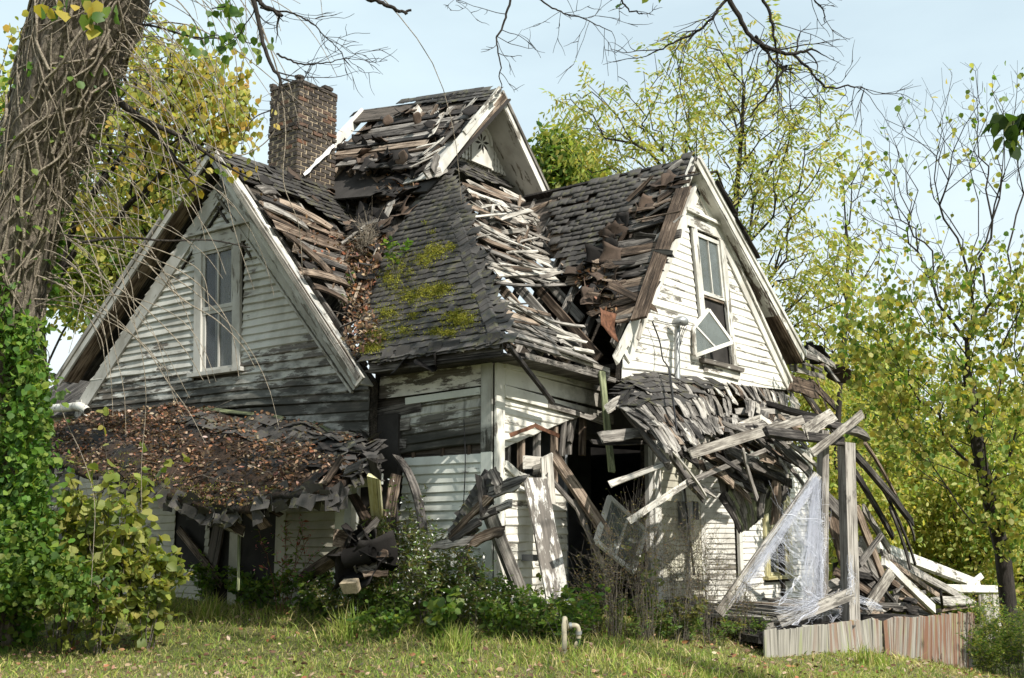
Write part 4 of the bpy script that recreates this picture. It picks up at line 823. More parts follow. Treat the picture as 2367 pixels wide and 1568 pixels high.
# gable floor framing, plus a dark panel standing in for the gap's shade
slab('wall', [(2.62, .45, 2.4), (8.25, .45, 2.5), (8.25, .45, 3.75), (2.62, .45, 3.6)], NY, .08, M_['interior'], house, label='dark back panel added to blacken the gap under the leaning gable')
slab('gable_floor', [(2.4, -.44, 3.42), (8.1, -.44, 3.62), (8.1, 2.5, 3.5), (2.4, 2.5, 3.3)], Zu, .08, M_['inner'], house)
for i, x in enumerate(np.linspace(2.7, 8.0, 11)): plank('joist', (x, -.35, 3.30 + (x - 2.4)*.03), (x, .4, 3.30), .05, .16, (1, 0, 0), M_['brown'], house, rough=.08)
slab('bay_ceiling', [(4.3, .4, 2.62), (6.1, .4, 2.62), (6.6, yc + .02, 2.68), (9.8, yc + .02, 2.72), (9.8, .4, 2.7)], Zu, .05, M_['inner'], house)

# --- lower wall under the left porch roof
PW_ = Plane((-.10, 0, 0), A_Y, Zu)
w9 = slab('wall', [PW_.at(a, b, -.02) for a, b in ((-9, -.1), (-1.55, -.1), (-1.55, 2.6), (-9, 2.6))], NX, .06, M_['interior'], house, label='shaded wall under the left porch with a black doorway')
clapwall(w9, PW_, [(-3.62, -.1), (-2.2, -.1), (-2.2, 2.5), (-3.62, 2.5)], .118, M_['porch_siding'], wob=.010, tb=.055)
clapwall(w9, PW_, [(-8.9, -.1), (-5.35, -.1), (-5.35, 2.5), (-8.9, 2.5)], .118, M_['porch_siding'], holes=[(-6.2, -5.45, .5, 2.0)], wob=.006)
trim(PW_, (-3.72, -.1), (-3.72, 2.3), .2, .05, 'porch_siding', w9, .03, 'door_casing'); trim(PW_, (-4.72, -.1), (-4.72, 2.3), .2, .05, 'porch_siding', w9, .03, 'door_casing'); trim(PW_, (-2.3, -.1), (-2.3, 2.4), .2, .07, 'low_siding', w9, .04, 'corner_board')
trim(PW_, (-5.3, .1), (-4.9, 1.9), .25, .03, 'inner', w9, .05, 'broken_board', rough=.1); trim(PW_, (-6.0, 1.1), (-4.9, .3), .12, .03, 'brown', w9, .08, 'broken_board', rough=.1)
slab('door', [PW_.at(-4.6, -.1, .015), PW_.at(-3.82, -.1, .015), PW_.at(-3.82, 2.2, .015), PW_.at(-4.6, 2.2, .015)], NX, .03, M_['interior'], w9)

# --- left porch roof: a sagging sheet from the wall to a drooping, ragged front edge
bk = [(120, 985), (230, 960), (330, 948), (400, 942), (500, 944), (620, 962), (740, 990), (820, 1008), (862, 1040)]
fr = [(60, 1060), (170, 1085), (290, 1110), (390, 1145), (480, 1172), (580, 1172), (680, 1132), (775, 1125), (870, 1080)]
bx = [-.30]*8 + [-.32]; fx = [-2.0, -2.0, -2.0, -2.0, -2.0, -2.0, -1.9, -1.75, -.8]
B3 = spline([onX(u, v, x) for (u, v), x in zip(bk, bx)], 60); F3 = spline([onX(u, v, x) for (u, v), x in zip(fr, fx)], 60); NT_ = 26; PV = []
def porch_pt(i, f):
    p = B3[i]*(1 - f) + F3[i]*f; p = p.copy(); p[2] += .16*math.sin(f*math.pi)*(.6 + .4*math.sin(i*.13)) + .035*math.sin(i*.9 + f*9) + .03*math.sin(i*.37 - f*13); return p
for i in range(60):
    for j in range(NT_): PV.append(porch_pt(i, j/(NT_ - 1)))
PV = np.array(PV); q = (np.arange(59)[:, None]*NT_ + np.arange(NT_ - 1)[None]).ravel()
PF = np.stack([q, q + 1, q + NT_ + 1, q + NT_], 1); PV2 = np.vstack([PV, PV - [0, 0, .07]]); m = len(PV)
ed = [(i*NT_ + NT_ - 1, (i + 1)*NT_ + NT_ - 1) for i in range(59)]; PF = np.vstack([PF, PF[:, ::-1] + m, [(a, a + m, b + m, b) for a, b in ed], [(b*1 - NT_ + 1, b - NT_ + 1 + m, a - NT_ + 1 + m, a - NT_ + 1) for a, b in ed]])
o = PV[30*NT_].copy(); porch = link('porch_roof', mesh_np('porch_roof', PV2 - o, PF, smooth=True), M_['litter'], house, Matrix.Translation(Vector(o)), label='sagging left porch roof buried in fallen leaves')
for i in range(1, 59):                       # ragged front edge and bare shingle patches
    p = porch_pt(i, .99); a = nrm(F3[min(59, i + 1)] - F3[i - 1]); n = nrm((-.8, -.2, .6))
    if random.random() < .78:
        for r_ in range(random.choice((1, 2, 3))):
            M = frame(p + np.array([random.uniform(-.03, .03), random.uniform(-.05, .05), -.02 - .05*r_]), a, n) @ Matrix.Rotation(random.uniform(.1, 1.5), 4, 'X') @ Matrix.Rotation(random.gauss(0, .35), 4, 'Z') @ Matrix.Rotation(random.gauss(0, .3), 4, 'Y') @ Matrix.Translation((0, -.13, 0)) @ Matrix.Diagonal((random.uniform(.7, 1.6), random.uniform(.7, 1.7), 1, 1))
            link('shingle', SH[random.randrange(8)], M_['felt'], porch, M @ Matrix.Diagonal((.75, .8, 1, 1)))
for i, f0, f1 in [(k_, .05, .3) for k_ in range(33, 58)] + [(k_, .35, .6) for k_ in range(50, 59)] + [(k_, .6, .95) for k_ in range(52, 59)] + [(k_, .15, .3) for k_ in range(24, 36)]:
    for f in np.arange(f0, f1, .075):
        if random.random() < .35: continue
        p = porch_pt(i, f); n = np.cross(porch_pt(min(59, i + 1), f) - porch_pt(i - 1, f), porch_pt(i, min(1, f + .05)) - porch_pt(i, f - .05)); n = n if n[2] > 0 else -n
        link('shingle', SH[random.randrange(8)], M_['shingle'], porch, frame(p + nrm(n)*.02, porch_pt(i - 1, f) - porch_pt(min(59, i + 1), f), n) @ Matrix.Rotation(-.06 + random.gauss(0, .06), 4, 'X') @ Matrix.Rotation(random.gauss(0, .1), 4, 'Z'))
for i in range(40, 59):                      # flashing boards along the wall
    if i % 3 == 0: plank('flashing_board', porch_pt(i - 2, .02) + (0, 0, .02), porch_pt(min(59, i + 2), .02) + (0, 0, .02), .10, .02, (-.6, 0, 1), M_['mossy_wood' if i % 2 else 'dark'], porch, rough=.1)
plank('flashing_board', porch_pt(27, .03) + (0, 0, .04), porch_pt(39, .03) + (0, 0, .04), .09, .02, (-.6, 0, 1), M_['mossy_wood'], porch, rough=.1)
# underside boards, fascia with peeled paint, broken ends
for k_ in range(8, 56, 5): plank('rafter', porch_pt(k_, .05) - (0, 0, .13), porch_pt(k_, .93) - (0, 0, .13), .05, .11, (0, 1, 0), M_['inner'], porch, rough=.08)
plank('fascia', onX(410, 1165, -1.9), onX(560, 1227, -1.75), .16, .03, (-1, 0, -.35), M_['flaky'], porch, rough=.12); plank('fascia', onX(500, 1196, -1.92), onX(556, 1222, -1.8), .17, .02, (-1, 0, -.4), M_['trim_white'], porch, rough=.3); plank('fascia', onX(520, 1200, -1.95), onX(572, 1232, -1.8), .12, .04, (-1, 0, .2), M_['brown'], porch, rough=.3)
for a, b, w_, mt in (((582, 1160), (650, 1192), .08, 'brown'), ((572, 1172), (612, 1218), .13, 'brown'), ((600, 1150), (662, 1168), .07, 'grey'), ((756, 1110), (790, 1058), .08, 'brown'), ((745, 1120), (775, 1085), .08, 'brown'), ((835, 1075), (800, 1090), .1, 'dark'), ((860, 1060), (870, 1100), .12, 'dark')):
    plank('broken_board', onX(*a, -1.85), onX(*b, -1.7), w_, .03, (-1, -.3, .3), M_[mt], porch, rough=.2)
for k_ in range(13): 
    i = random.choice(range(46, 59)); f = random.uniform(.3, 1)
    mt = 'felt'; j = random.randrange(7)
    if (j, mt) not in SCR2: mm = SCR[j].copy(); mm.materials.append(M_[mt]); SCR2[(j, mt)] = mm
    link('torn_roofing', SCR2[(j, mt)], None, porch, Matrix.Translation(Vector(porch_pt(i, f))) @ Matrix.Rotation(random.uniform(0, 6), 4, 'Z') @ Matrix.Rotation(random.gauss(.3, .3), 4, 'X') @ Matrix.Scale(random.uniform(.18, .38), 4))
plank('porch_beam', onX(770, 1120, -.7), onX(880, 1108, -.6), .14, .10, NX, M_['low_siding'], porch, rough=.08)
box('porch_post', onX(792, 1226, -.7), 1.75, .17, .13, Zu, NX, M_['low_siding'], house)

# ------------------------------------------------------------ the collapsed right porch roof
cpr = thing('collapsed_porch_roof', (5.2, -1.6, 1.0), 'collapsed front porch roof folded down in splintered shakes, rafters and battens below the right gable', 'porch roof')
cu = [[(1412, 938), (1470, 882), (1560, 880), (1660, 886), (1760, 900), (1850, 925)],
      [(1440, 958), (1490, 912), (1580, 910), (1680, 915), (1770, 930), (1850, 955)],
      [(1478, 960), (1530, 960), (1600, 950), (1690, 950), (1770, 955), (1840, 975)],
      [(1498, 1010), (1545, 1000), (1620, 985), (1690, 985), (1750, 985), (1800, 990)],
      [(1548, 1068), (1580, 1050), (1640, 1010), (1690, 1008), (1740, 1000), (1770, 1000)]]
cy = [-.62, -.95, -1.35, -1.75, -2.05]
def cp(f, g, h=0.):
    P = [spline([onY(u, v, y) for u, v in r], 41)[int(round(g*40))] for r, y in zip(cu, cy)]
    p = spline(P, 41)[int(round(min(1, max(0, f))*40))]; return p + nrm((-.1, -.6, .8))*h
CPG = np.array([[cp(f/20, g/20) for g in range(21)] for f in range(21)])
def cpf(f, g, h=0.):
    f = min(.9999, max(0, f))*20; g = min(.9999, max(0, g))*20; i, j = int(f), int(g); a, b = f - i, g - j
    p = CPG[i, j]*(1 - a)*(1 - b) + CPG[i + 1, j]*a*(1 - b) + CPG[i, j + 1]*(1 - a)*b + CPG[i + 1, j + 1]*a*b
    n = nrm(np.cross(CPG[i, j + 1] - CPG[i, j], CPG[i + 1, j] - CPG[i, j])); n = n if n[2] > 0 else -n; return p + n*h, n
g = .01
while g < .99:          # bleached shakes running down the slope, in two overlapping courses
    wd_ = random.uniform(.014, .026)
    for (f0, f1) in ((.0, .34), (.30, .66), (.60, 1.0)):
        if f0 > .25 and random.random() < .07 + .30*(g > .6): continue
        if f0 > .55 and g > .55 and random.random() < .45: continue
        a, n = cpf(f0 + random.uniform(-.03, .03), g, .02); b, n2 = cpf(min(1, f1 + random.uniform(-.10, .06)), g + random.gauss(0, .008), random.uniform(.02, .06))
        plank('shake', a, b, wd_*3.5*random.uniform(.8, 1.2), .016, n + n2, M_[random.choice(['grey', 'grey', 'dark', 'grey', 'grey', 'brown', 'pale'])], cpr, rough=.3, bend=random.uniform(-.01, .03), twist=random.gauss(0, .1))
    g += wd_
for f in np.arange(.07, .42, .085):            # remains of the asphalt shingles near the top edge
    for g in np.arange(.08 + .3*max(0, f - .2), .62 - .9*max(0, f - .15), .07):
        if random.random() < .12: continue
        p, n = cpf(f, g, .055); p2, _ = cpf(f, g + .03, .055); link('shingle', SH[random.randrange(8)], M_['shingle'], cpr, frame(p, p2 - p, n) @ Matrix.Rotation(-.08, 4, 'X') @ Matrix.Translation((0, -.1, 0)) @ Matrix.Diagonal((1.7, 1.5, 1, 1)))
for k_ in range(14):
    p, n = cpf(.04 + random.uniform(-.02, .04), random.uniform(.02, .3), .06); link('shingle', SH[random.randrange(8)], M_['pale'], cpr, frame(p, (1, -.3, .2), n) @ Matrix.Rotation(random.gauss(0, .3), 4, 'Z') @ Matrix.Diagonal((1, .8, 1, 1)))
for g in (.05, .3, .55, .8): 
    a, n = cpf(.05, g, -.08); b, _ = cpf(1, g, -.10); plank('rafter', a, b, .06, .11, n, M_['dark'], cpr, rough=.08)
for f in (.35, .52, .68, .85):
    a, n = cpf(f, .05, -.02); b, _ = cpf(f, .95, -.02); plank('batten', a, b, .10, .025, n, M_['grey'], cpr, rough=.2)
def cpp(a, ya, b, yb, w_, t_, mt, nn=(-.2, -1, .3), rough=.2, name='rafter', bend=0., **k): return plank(name, onY(*a, ya), onY(*b, yb), w_*.84, t_*.75, nn, M_[mt], cpr, rough=rough, bend=bend or random.uniform(-.03, .03), taper=random.uniform(.75, 1.1), twist=random.gauss(0, .12), n_sec=8, **k)
cpp((1548, 1045), -2.0, (1628, 1150), -2.1, .13, .06, 'dark'); cpp((1555, 1045), -2.07, (1632, 1148), -2.17, .03, .03, 'pale', name='batten')
cpp((1625, 1045), -1.9, (1735, 1128), -2.0, .16, .06, 'dark'); cpp((1680, 1034), -2.1, (1828, 1117), -2.0, .20, .07, 'dark'); cpp((1717, 1038), -2.3, (1750, 1152), -2.25, .09, .03, 'grey', name='batten')
cpp((1790, 1018), -2.2, (1882, 1105), -2.3, .26, .04, 'grey', name='fallen_board'); cpp((1820, 1020), -2.35, (1900, 1090), -2.3, .09, .04, 'pale', name='fallen_board')
cpp((1595, 1050), -2.15, (1856, 970), -2.55, .16, .035, 'pale', rough=.14, name='fallen_board'); cpp((1640, 1000), -1.9, (1790, 985), -2.0, .16, .03, 'grey', rough=.2, name='fallen_board'); cpp((1600, 1030), -1.95, (1760, 965), -1.7, .12, .03, 'pale', rough=.25, name='fallen_board')
cpp((1391, 1011), -1.0, (1490, 1000), -1.3, .20, .04, 'grey', rough=.14, name='fallen_board'); cpp((1368, 1022), -.9, (1500, 1023), -1.2, .07, .04, 'dark', rough=.2, name='fallen_board'); cpp((1405, 945), -.8, (1470, 905), -.7, .18, .03, 'pale', rough=.25, name='fallen_board')
cpp((1409, 1120), -1.6, (1552, 1066), -1.9, .10, .025, 'pale', rough=.1, name='batten', nn=(-.3, -1, .8)); cpp((1452, 1206), -1.8, (1590, 1115), -2.1, .09, .03, 'pale', rough=.12, name='batten'); cpp((1590, 1115), -2.12, (1770, 1040), -2.3, .08, .03, 'grey', rough=.1, name='batten')
cpp((1776, 936), -1.2, (1900, 968), -2.4, .14, .10, 'dark', name='porch_beam'); cpp((1765, 998), -2.6, (1950, 1020), -2.95, .17, .10, 'dark', name='porch_beam'); cpp((1850, 968), -2.2, (1990, 1000), -2.8, .15, .08, 'dark', name='porch_beam'); cpp((1958, 990), -2.95, (2003, 1012), -2.75, .16, .12, 'grey', rough=.04, name='porch_beam')
cpp((1862, 1000), -2.8, (1926, 958), -2.6, .24, .03, 'pale', rough=.15, name='fallen_board'); cpp((1878, 1048), -3.0, (1992, 958), -3.05, .13, .04, 'pale', rough=.12, name='fallen_board')
cpp((1700, 950), -1.2, (1830, 955), -1.5, .12, .03, 'grey', rough=.2, name='fallen_board'); cpp((1720, 925), -.9, (1860, 975), -1.6, .16, .03, 'pale', rough=.2, name='fallen_board'); cpp((1740, 960), -1.3, (1850, 1000), -1.9, .10, .03, 'dark', rough=.2, name='fallen_board')
# the curled mat of decking hanging below
lo = [[(1648, 1062), (1700, 1058), (1780, 1070), (1830, 1060)], [(1655, 1120), (1710, 1105), (1770, 1100), (1815, 1100)], [(1680, 1170), (1720, 1160), (1765, 1150), (1800, 1140)], [(1712, 1225), (1735, 1218), (1760, 1195), (1780, 1180)]]
lg = [spline([onY(u, v, y) for u, v in r], 17) for r, y in zip(lo, (-1.7, -1.85, -1.8, -1.6))]; lg = np.array([spline([r[i] for r in lg], 9) for i in range(17)])
for i in range(16):
    for j0, j1 in ((0, 5), (4, 8)):
        a, b = lg[i, j0], lg[i, j1]; w_ = np.linalg.norm(lg[i + 1, (j0 + j1)//2] - lg[i, (j0 + j1)//2]); n = np.cross(lg[i + 1, j0] - lg[i, j0], b - a); n = n if n[1] < 0 else -n
        plank('shake', a, b, w_*1.12, .015, n, M_[random.choice(['grey', 'dark', 'grey', 'mossy_wood'])], cpr, rough=.12, bend=.03)
cpp((1795, 1110), -2.0, (1790, 1212), -1.9, .24, .05, 'brown', rough=.2, name='fallen_board'); cpp((1770, 1125), -2.05, (1760, 1190), -1.95, .14, .04, 'grey', rough=.2, name='fallen_board'); cpp((1820, 1105), -2.05, (1810, 1160), -2.0, .12, .04, 'dark', rough=.25, name='fallen_board')
for k_ in range(22):
    u, v = random.uniform(1640, 1850), random.uniform(960, 1090); l = random.uniform(30, 90); a = random.gauss(.55, .35); y = -1.9 - random.random()*.4
    cpp((u, v), y, (u + l*math.cos(a), v + l*math.sin(a)), y + random.gauss(0, .12), random.uniform(.04, .10), .025, random.choice(['dark', 'grey', 'dark', 'brown', 'pale']), rough=.22, name='splinter')

for k_ in range(34):
    u, v = random.uniform(1560, 1810), random.uniform(985, 1090); l = random.uniform(50, 130); a = random.gauss(.62, .16); y = -1.75 - random.random()*.35
    cpp((u, v), y, (min(1860, u + l*math.cos(a)), v + l*math.sin(a)), y + random.gauss(0, .08), random.uniform(.07, .18), .03, random.choice(['dark', 'dark', 'grey', 'brown']), rough=.28, name='splinter')
# ------------------------------------------------------------ loose timbers, posts and debris (each a thing)
LOOSE = 'loose boards and posts around the wrecked porches'
def loose(name, a, b, w_, t_, mt, label, cat='board', nn=(-.5, -1, .2), rough=.1, group=LOOSE, **k):
    return plank(name, np.asarray(a, float), np.asarray(b, float), w_, t_, nn, M_[mt], None, rough=rough, label=label, cat=cat, group=group, **k)
def grd(u, v):
    lo, hi = 5., 40.      # the point of the ground seen at (u, v)
    for d in np.arange(5, 40, .02):
        p = onD(u, v, d)
        if p[2] < gz(p[0], p[1]): return p
    return onD(u, v, 14)
Y = onY; X = onX
loose('porch_post', Y(1956, 1024, -2.95), Y(1969, 1512, -3.0), .18, .16, 'grey', 'tall square grey post still standing upright at the front right of the porch', 'post', rough=.025, n_sec=8)
loose('porch_post', Y(1903, 998, -2.75), Y(1899, 1436, -2.7), .12, .12, 'grey', 'thin split post wrapped in cobweb just left of the tall square post', 'post', rough=.16, n_sec=9)
loose('brace_board', Y(1889, 1098, -2.8), Y(1662, 1418, -2.2), .13, .04, 'pale', 'pale board slanting down to the left under the white cobweb', rough=.08)
loose('fallen_plank', Y(1799, 1438, -2.6), Y(1972, 1372, -3.1), .16, .04, 'grey', 'low grey plank lying across the porch edge below the cobweb')
loose('fallen_plank', Y(1770, 1452, -2.5), Y(1920, 1412, -2.8), .10, .04, 'pale', 'pale plank lying just under the cobwebbed plank by the skirting')
loose('hanging_batten', Y(1391, 859, -.55), Y(1414, 1090, -.62), .10, .03, 'mossy_wood', 'greenish batten hanging straight down in the dark gap beside the right gable', rough=.12)
loose('leaning_timber', Y(1276, 1048, -.25), Y(1406, 1240, -.7), .14, .07, 'brown', 'dark brown timber slanting across the black doorway', 'timber', rough=.06)
loose('leaning_batten', Y(1328, 1158, -.4), Y(1412, 1350, -.7), .07, .03, 'pale', 'thin white batten leaning in the doorway left of the broken sash', rough=.2)
loose('leaning_batten', Y(1262, 1095, -.3), Y(1360, 1205, -.45), .06, .03, 'grey', 'thin grey batten crossing behind the dark brown timber in the doorway', rough=.1)
loose('leaning_plank', Y(1236, 1105, -.22), Y(1296, 1418, -.75), .32, .035, 'flaky', 'wide flaking plank propped against the white wall left of the doorway', 'plank', rough=.06)
loose('broken_board', Y(1264, 1054, -.3), Y(1270, 1160, -.32), .17, .03, 'pale', 'short pale board hanging over the top of the wide flaking plank', rough=.15)
loose('leaning_post', X(1130, 1185, -.30), grd(1228, 1436) + (0, 0, .02), .15, .12, 'grey', 'weathered post leaning at the house corner, foot out on the grass to the right', 'post', rough=.06, nn=(-.6, -1, 0))
loose('leaning_timber', X(1062, 1278, -.5), grd(1168, 1430) + (0, 0, .03), .11, .06, 'dark', 'blackened timber sloping into the weeds left of the house corner', 'timber', rough=.14)
loose('yellow_board', X(864, 1101, -1.45), grd(890, 1400) + (0, 0, .02), .15, .05, 'yellow', 'upright narrow board with yellowed paint between the porch and the weeds', rough=.03, nn=(-1, -.6, 0))
loose('fallen_beam', X(800, 1272, -1.1), grd(640, 1386) + (0, 0, .06), .17, .12, 'brown', 'thick brown beam sloping to the ground under the left porch', 'beam', rough=.06, nn=(-1, 0, .6))
loose('broken_board', X(785, 1245, -1.1), X(850, 1262, -.9), .18, .04, 'brown', 'splintered stub of board above the thick sloping porch beam', rough=.3)
loose('curved_board', X(916, 1054, -.25), X(978, 1222, -.5), .12, .03, 'dark', 'bowed dark board beside the pale lower wall left of the corner', rough=.06, bend=.12, nn=(-.3, -1, 0), n_sec=9)
loose('broken_board', X(815, 1145, -.7), X(852, 1210, -.9), .13, .04, 'brown', 'rotten board leaning inside the left porch post', rough=.12)
loose('broken_board', X(850, 1075, -.6), X(872, 1135, -.7), .14, .03, 'brown', 'brown board sticking up beside the top of the yellowed board', rough=.15)
loose('broken_board', X(915, 1100, -.6), X(900, 1190, -.8), .14, .03, 'brown', 'brown board hanging right of the yellowed board', rough=.15)
loose('fallen_plank', grd(640, 1372) + (0, 0, .05), grd(830, 1385) + (.6, 0, .45), .16, .05, 'grey', 'grey plank lying on the ground under the left porch beam', rough=.1, nn=(-.2, 0, 1))
loose('fallen_plank', grd(1235, 1432) + (.2, .2, .1), grd(1320, 1450) + (.2, .1, .12), .10, .04, 'trim_white', 'white plank on the ground at the foot of the doorway', rough=.1, nn=(-.3, -.6, 1))
loose('thin_stick', X(553, 1228, -1.7), X(550, 1362, -1.7), .03, .03, 'mossy_wood', 'thin stick standing under the drooping edge of the left porch roof', 'stick', rough=.3)
loose('concrete_block', X(795, 1356, -1.4), X(828, 1354, -1.35), .10, .14, 'mortar', 'pale chunk of masonry in the weeds right of the sloping beam', 'block', rough=.1, nn=(-.6, 0, 1))
loose('hanging_pole', X(1176, 800, -.55), Y(1279, 932, -.25), .05, .05, 'dark', 'thin dark pole hanging slantwise from the corner of the eave', 'pole', rough=.1)
loose('rusty_strip', Y(1180, 1006, -.12), Y(1238, 984, -.16), .05, .012, 'rust', 'left half of the rusty metal strip bent over the broken right wall', 'metal strip', rough=.2, group='rusty strip on the right wall'); loose('rusty_strip', Y(1236, 984, -.16), Y(1292, 1008, -.1), .06, .012, 'rust', 'right half of the rusty metal strip bent over the broken right wall', 'metal strip', rough=.2, group='rusty strip on the right wall')
# the black chunk of roofing caught at the corner, and its splintered boards
chunk = thing('roof_fragment', X(1085, 1200, -.7), 'black chunk of shingled roof with splintered boards caught at the house corner', 'roof fragment')
ck = [X(1120, 1084, -.65), X(1138, 1110, -.7), X(1090, 1210, -.85), X(1030, 1246, -.8), X(1062, 1180, -.75)]
slab('shingle_sheet', ck, np.cross(ck[1] - ck[0], ck[3] - ck[0])*(1 if np.cross(ck[1] - ck[0], ck[3] - ck[0])[0] < 0 else -1), .05, M_['felt'], chunk)
cpl = Plane(ck[3], ck[2] - ck[3], ck[0] - ck[3]); cpl.n = cpl.n if cpl.n[0] < 0 else -cpl.n
for (u, v) in [(1118, 1100), (1112, 1118), (1100, 1125), (1098, 1142), (1085, 1150), (1080, 1168), (1066, 1175), (1062, 1195), (1050, 1210), (1045, 1228), (1078, 1190), (1090, 1170), (1105, 1150), (1070, 1215)]:
    M = frame(X(u, v, -.86), (-.5, .6, -.7), (-1, -.4, .3)); link('shingle', SH[random.randrange(8)], M_['shingle'], chunk, M)
for a, b, w_, mt in (((1128, 1136), (1212, 1106), .11, 'dark'), ((1100, 1160), (1200, 1122), .09, 'grey'), ((1072, 1205), (1174, 1166), .09, 'grey'), ((1060, 1222), (1150, 1180), .08, 'dark'), ((1078, 1255), (1156, 1228), .14, 'brown'), ((1030, 1255), (1110, 1205), .12, 'dark'), ((1040, 1240), (1130, 1150), .1, 'brown'), ((1138, 1088), (1158, 1130), .12, 'grey'), ((1000, 1262), (1090, 1250), .1, 'grey'), ((1110, 1100), (1120, 1180), .12, 'dark')):
    plank('splintered_board', X(*a, -.9), X(*b, -.95), w_, .03, (-1, -.3, .4), M_[mt], chunk, rough=.3, n_sec=8)
# dark heap under the right end of the left porch
heap = thing('rubble_heap', X(830, 1290, -1.0), 'dark heap of rolled felt and broken boards under the right end of the left porch', 'rubble')
for k_ in range(16):
    u, v = random.uniform(800, 860), random.uniform(1240, 1330)
    plank('splintered_board', X(u, v, -.9 - random.random()*.3), X(u + random.gauss(20, 30), v + random.gauss(10, 25), -1.0), random.uniform(.06, .14), .03, (-1, random.gauss(0, .5), .5), M_[random.choice(['dark', 'brown', 'grey'])], heap, rough=.25)
for k_ in range(12):
    mt = 'felt'; j = random.randrange(7); mm = SCR2.get((j, mt))
    if mm: link('torn_roofing', mm, None, heap, Matrix.Translation(Vector(X(random.uniform(800, 880), random.uniform(1240, 1340), -1.0))) @ Matrix.Rotation(random.uniform(0, 6), 4, 'Z') @ Matrix.Rotation(random.gauss(.5, .5), 4, 'X') @ Matrix.Scale(random.uniform(.25, .5), 4))
rods('felt_roll', [(np.array([X(800, 1292, -1.2), X(862, 1278, -1.1)]), .12), (np.array([X(795, 1293, -1.21), X(865, 1277, -1.11)]), .07)], M_['felt'], heap, 12)
# the broken sash leaning in the doorway
sash = thing('leaning_window_sash', Y(1430, 1300, -.2), 'white framed window sash with grimy glass tilted in the black doorway', 'window sash')
scn = [Y(1409, 1150, -.5), Y(1492, 1227, -.7), Y(1462, 1322, -.95), Y(1378, 1252, -.75)]
nn = np.cross(scn[1] - scn[0], scn[3] - scn[0]); tilted_sash('glass', scn, nn if nn[1] < 0 else -nn, 'trim_white', sash, [(0, .52, 2, .5)], 'dull_glass', .075)

# right-hand debris field
R = lambda a, b, ya, yb, w_, t_, mt, label, cat='board', nn=(-.4, -1, .3), **k: loose(k.pop('nm', 'fallen_plank'), Y(*a, ya), Y(*b, yb), w_, t_, mt, label, cat, nn, group='wreckage piled at the right end of the house', **k)
R((1974, 1048), (2107, 1207), -2.6, -2.4, .14, .06, 'dark', 'thick black rafter drooping right from the tall square post, pale tip', 'rafter', nm='drooping_rafter', bend=.02, rough=.12)
R((1972, 1085), (2064, 1242), -2.3, -2.2, .11, .05, 'dark', 'black rafter drooping lower and shorter beneath the thick one', 'rafter', nm='drooping_rafter', bend=.015, rough=.16)
R((1999, 1024), (2085, 1176), -2.5, -2.3, .06, .04, 'brown', 'thin brown rafter curving down above the thick black one', 'rafter', nm='drooping_rafter', bend=.03, rough=.1)
R((2056, 1172), (2104, 1314), -2.4, -2.4, .06, .03, 'dark', 'thin bowed batten hanging down to the white beam', 'batten', nm='hanging_batten', bend=.03, rough=.1)
R((2084, 1180), (2114, 1250), -2.4, -2.4, .04, .03, 'dark', 'short thin batten hanging at the far right tip of the rafters', 'batten', nm='hanging_batten', bend=.04, rough=.1)
R((2040, 1130), (2116, 1306), -2.35, -2.35, .05, .03, 'dark', 'long bowed batten hanging between the drooping rafters and white beam', 'batten', nm='hanging_batten', bend=.045, rough=.1)
R((2028, 1264), (2262, 1352), -1.6, -1.2, .22, .10, 'trim_white', 'long bright white beam sloping down to the right behind the pile', 'beam', nm='white_beam', rough=.03)
R((2038, 1280), (2226, 1382), -1.8, -1.6, .17, .05, 'grey', 'long grey plank sloping right just below the white beam', rough=.1)
R((2042, 1296), (2158, 1408), -2.4, -2.6, .15, .06, 'trim_white', 'white plank sloping steeply down across the middle of the dark pile', rough=.08)
R((2060, 1324), (2004, 1408), -2.5, -2.8, .16, .05, 'pale', 'short pale board leaning left in the pile behind the tall post', rough=.08)
R((1978, 1172), (2044, 1340), -2.2, -2.2, .18, .04, 'brown', 'wide brown board standing steeply just right of the tall post', rough=.1)
R((1995, 1175), (2056, 1270), -2.0, -2.0, .15, .04, 'pale', 'paler board standing beside the wide brown one right of the tall post', rough=.1)
R((2038, 1236), (1986, 1305), -2.5, -2.5, .08, .05, 'dark', 'short black stick crossing the standing boards right of the tall post', 'stick', rough=.2)
R((1908, 1150), (1952, 1195), -2.2, -2.2, .26, .05, 'dark', 'dark panel board behind the two posts', rough=.1)
R((1982, 1316), (2036, 1362), -2.2, -2.4, .24, .05, 'dark', 'dark fallen panel in the shade low beside the tall post', rough=.1)
R((1925, 1190), (1955, 1300), -1.6, -1.6, .34, .04, 'brown', 'broad brown sheet leaning between the two posts', rough=.08)
R((1985, 1260), (2030, 1330), -1.8, -1.8, .42, .05, 'grey', 'broad grey sheet leaning in the pile right of the tall post', rough=.1)
R((2174, 1361), (2333, 1363), -1.5, -1.5, .16, .10, 'trim_white', 'white rail lying level on top of the far right skirting', 'rail', nm='white_rail', rough=.02)
R((2238, 1356), (2270, 1330), -1.4, -1.6, .13, .04, 'trim_white', 'stub of white board poking up behind the level white rail', rough=.1)
R((2165, 1392), (2245, 1385), -2.2, -2.0, .26, .03, 'pale', 'bleached splintered board lying flat at the right end of the pile', rough=.25, nn=(-.2, -.6, 1))
R((2060, 1300), (2200, 1400), -2.0, -2.0, .10, .04, 'brown', 'brown batten lying in the dark heart of the pile', 'batten', rough=.15)
R((1930, 1320), (2040, 1390), -2.3, -2.5, .14, .05, 'brown', 'brown plank sunk low behind the foot of the tall post', rough=.15)
wreck = thing('rubble_heap', Y(2080, 1400, -2.1), 'dark jumble of small broken boards in the shadow of the right hand wreckage', 'rubble')
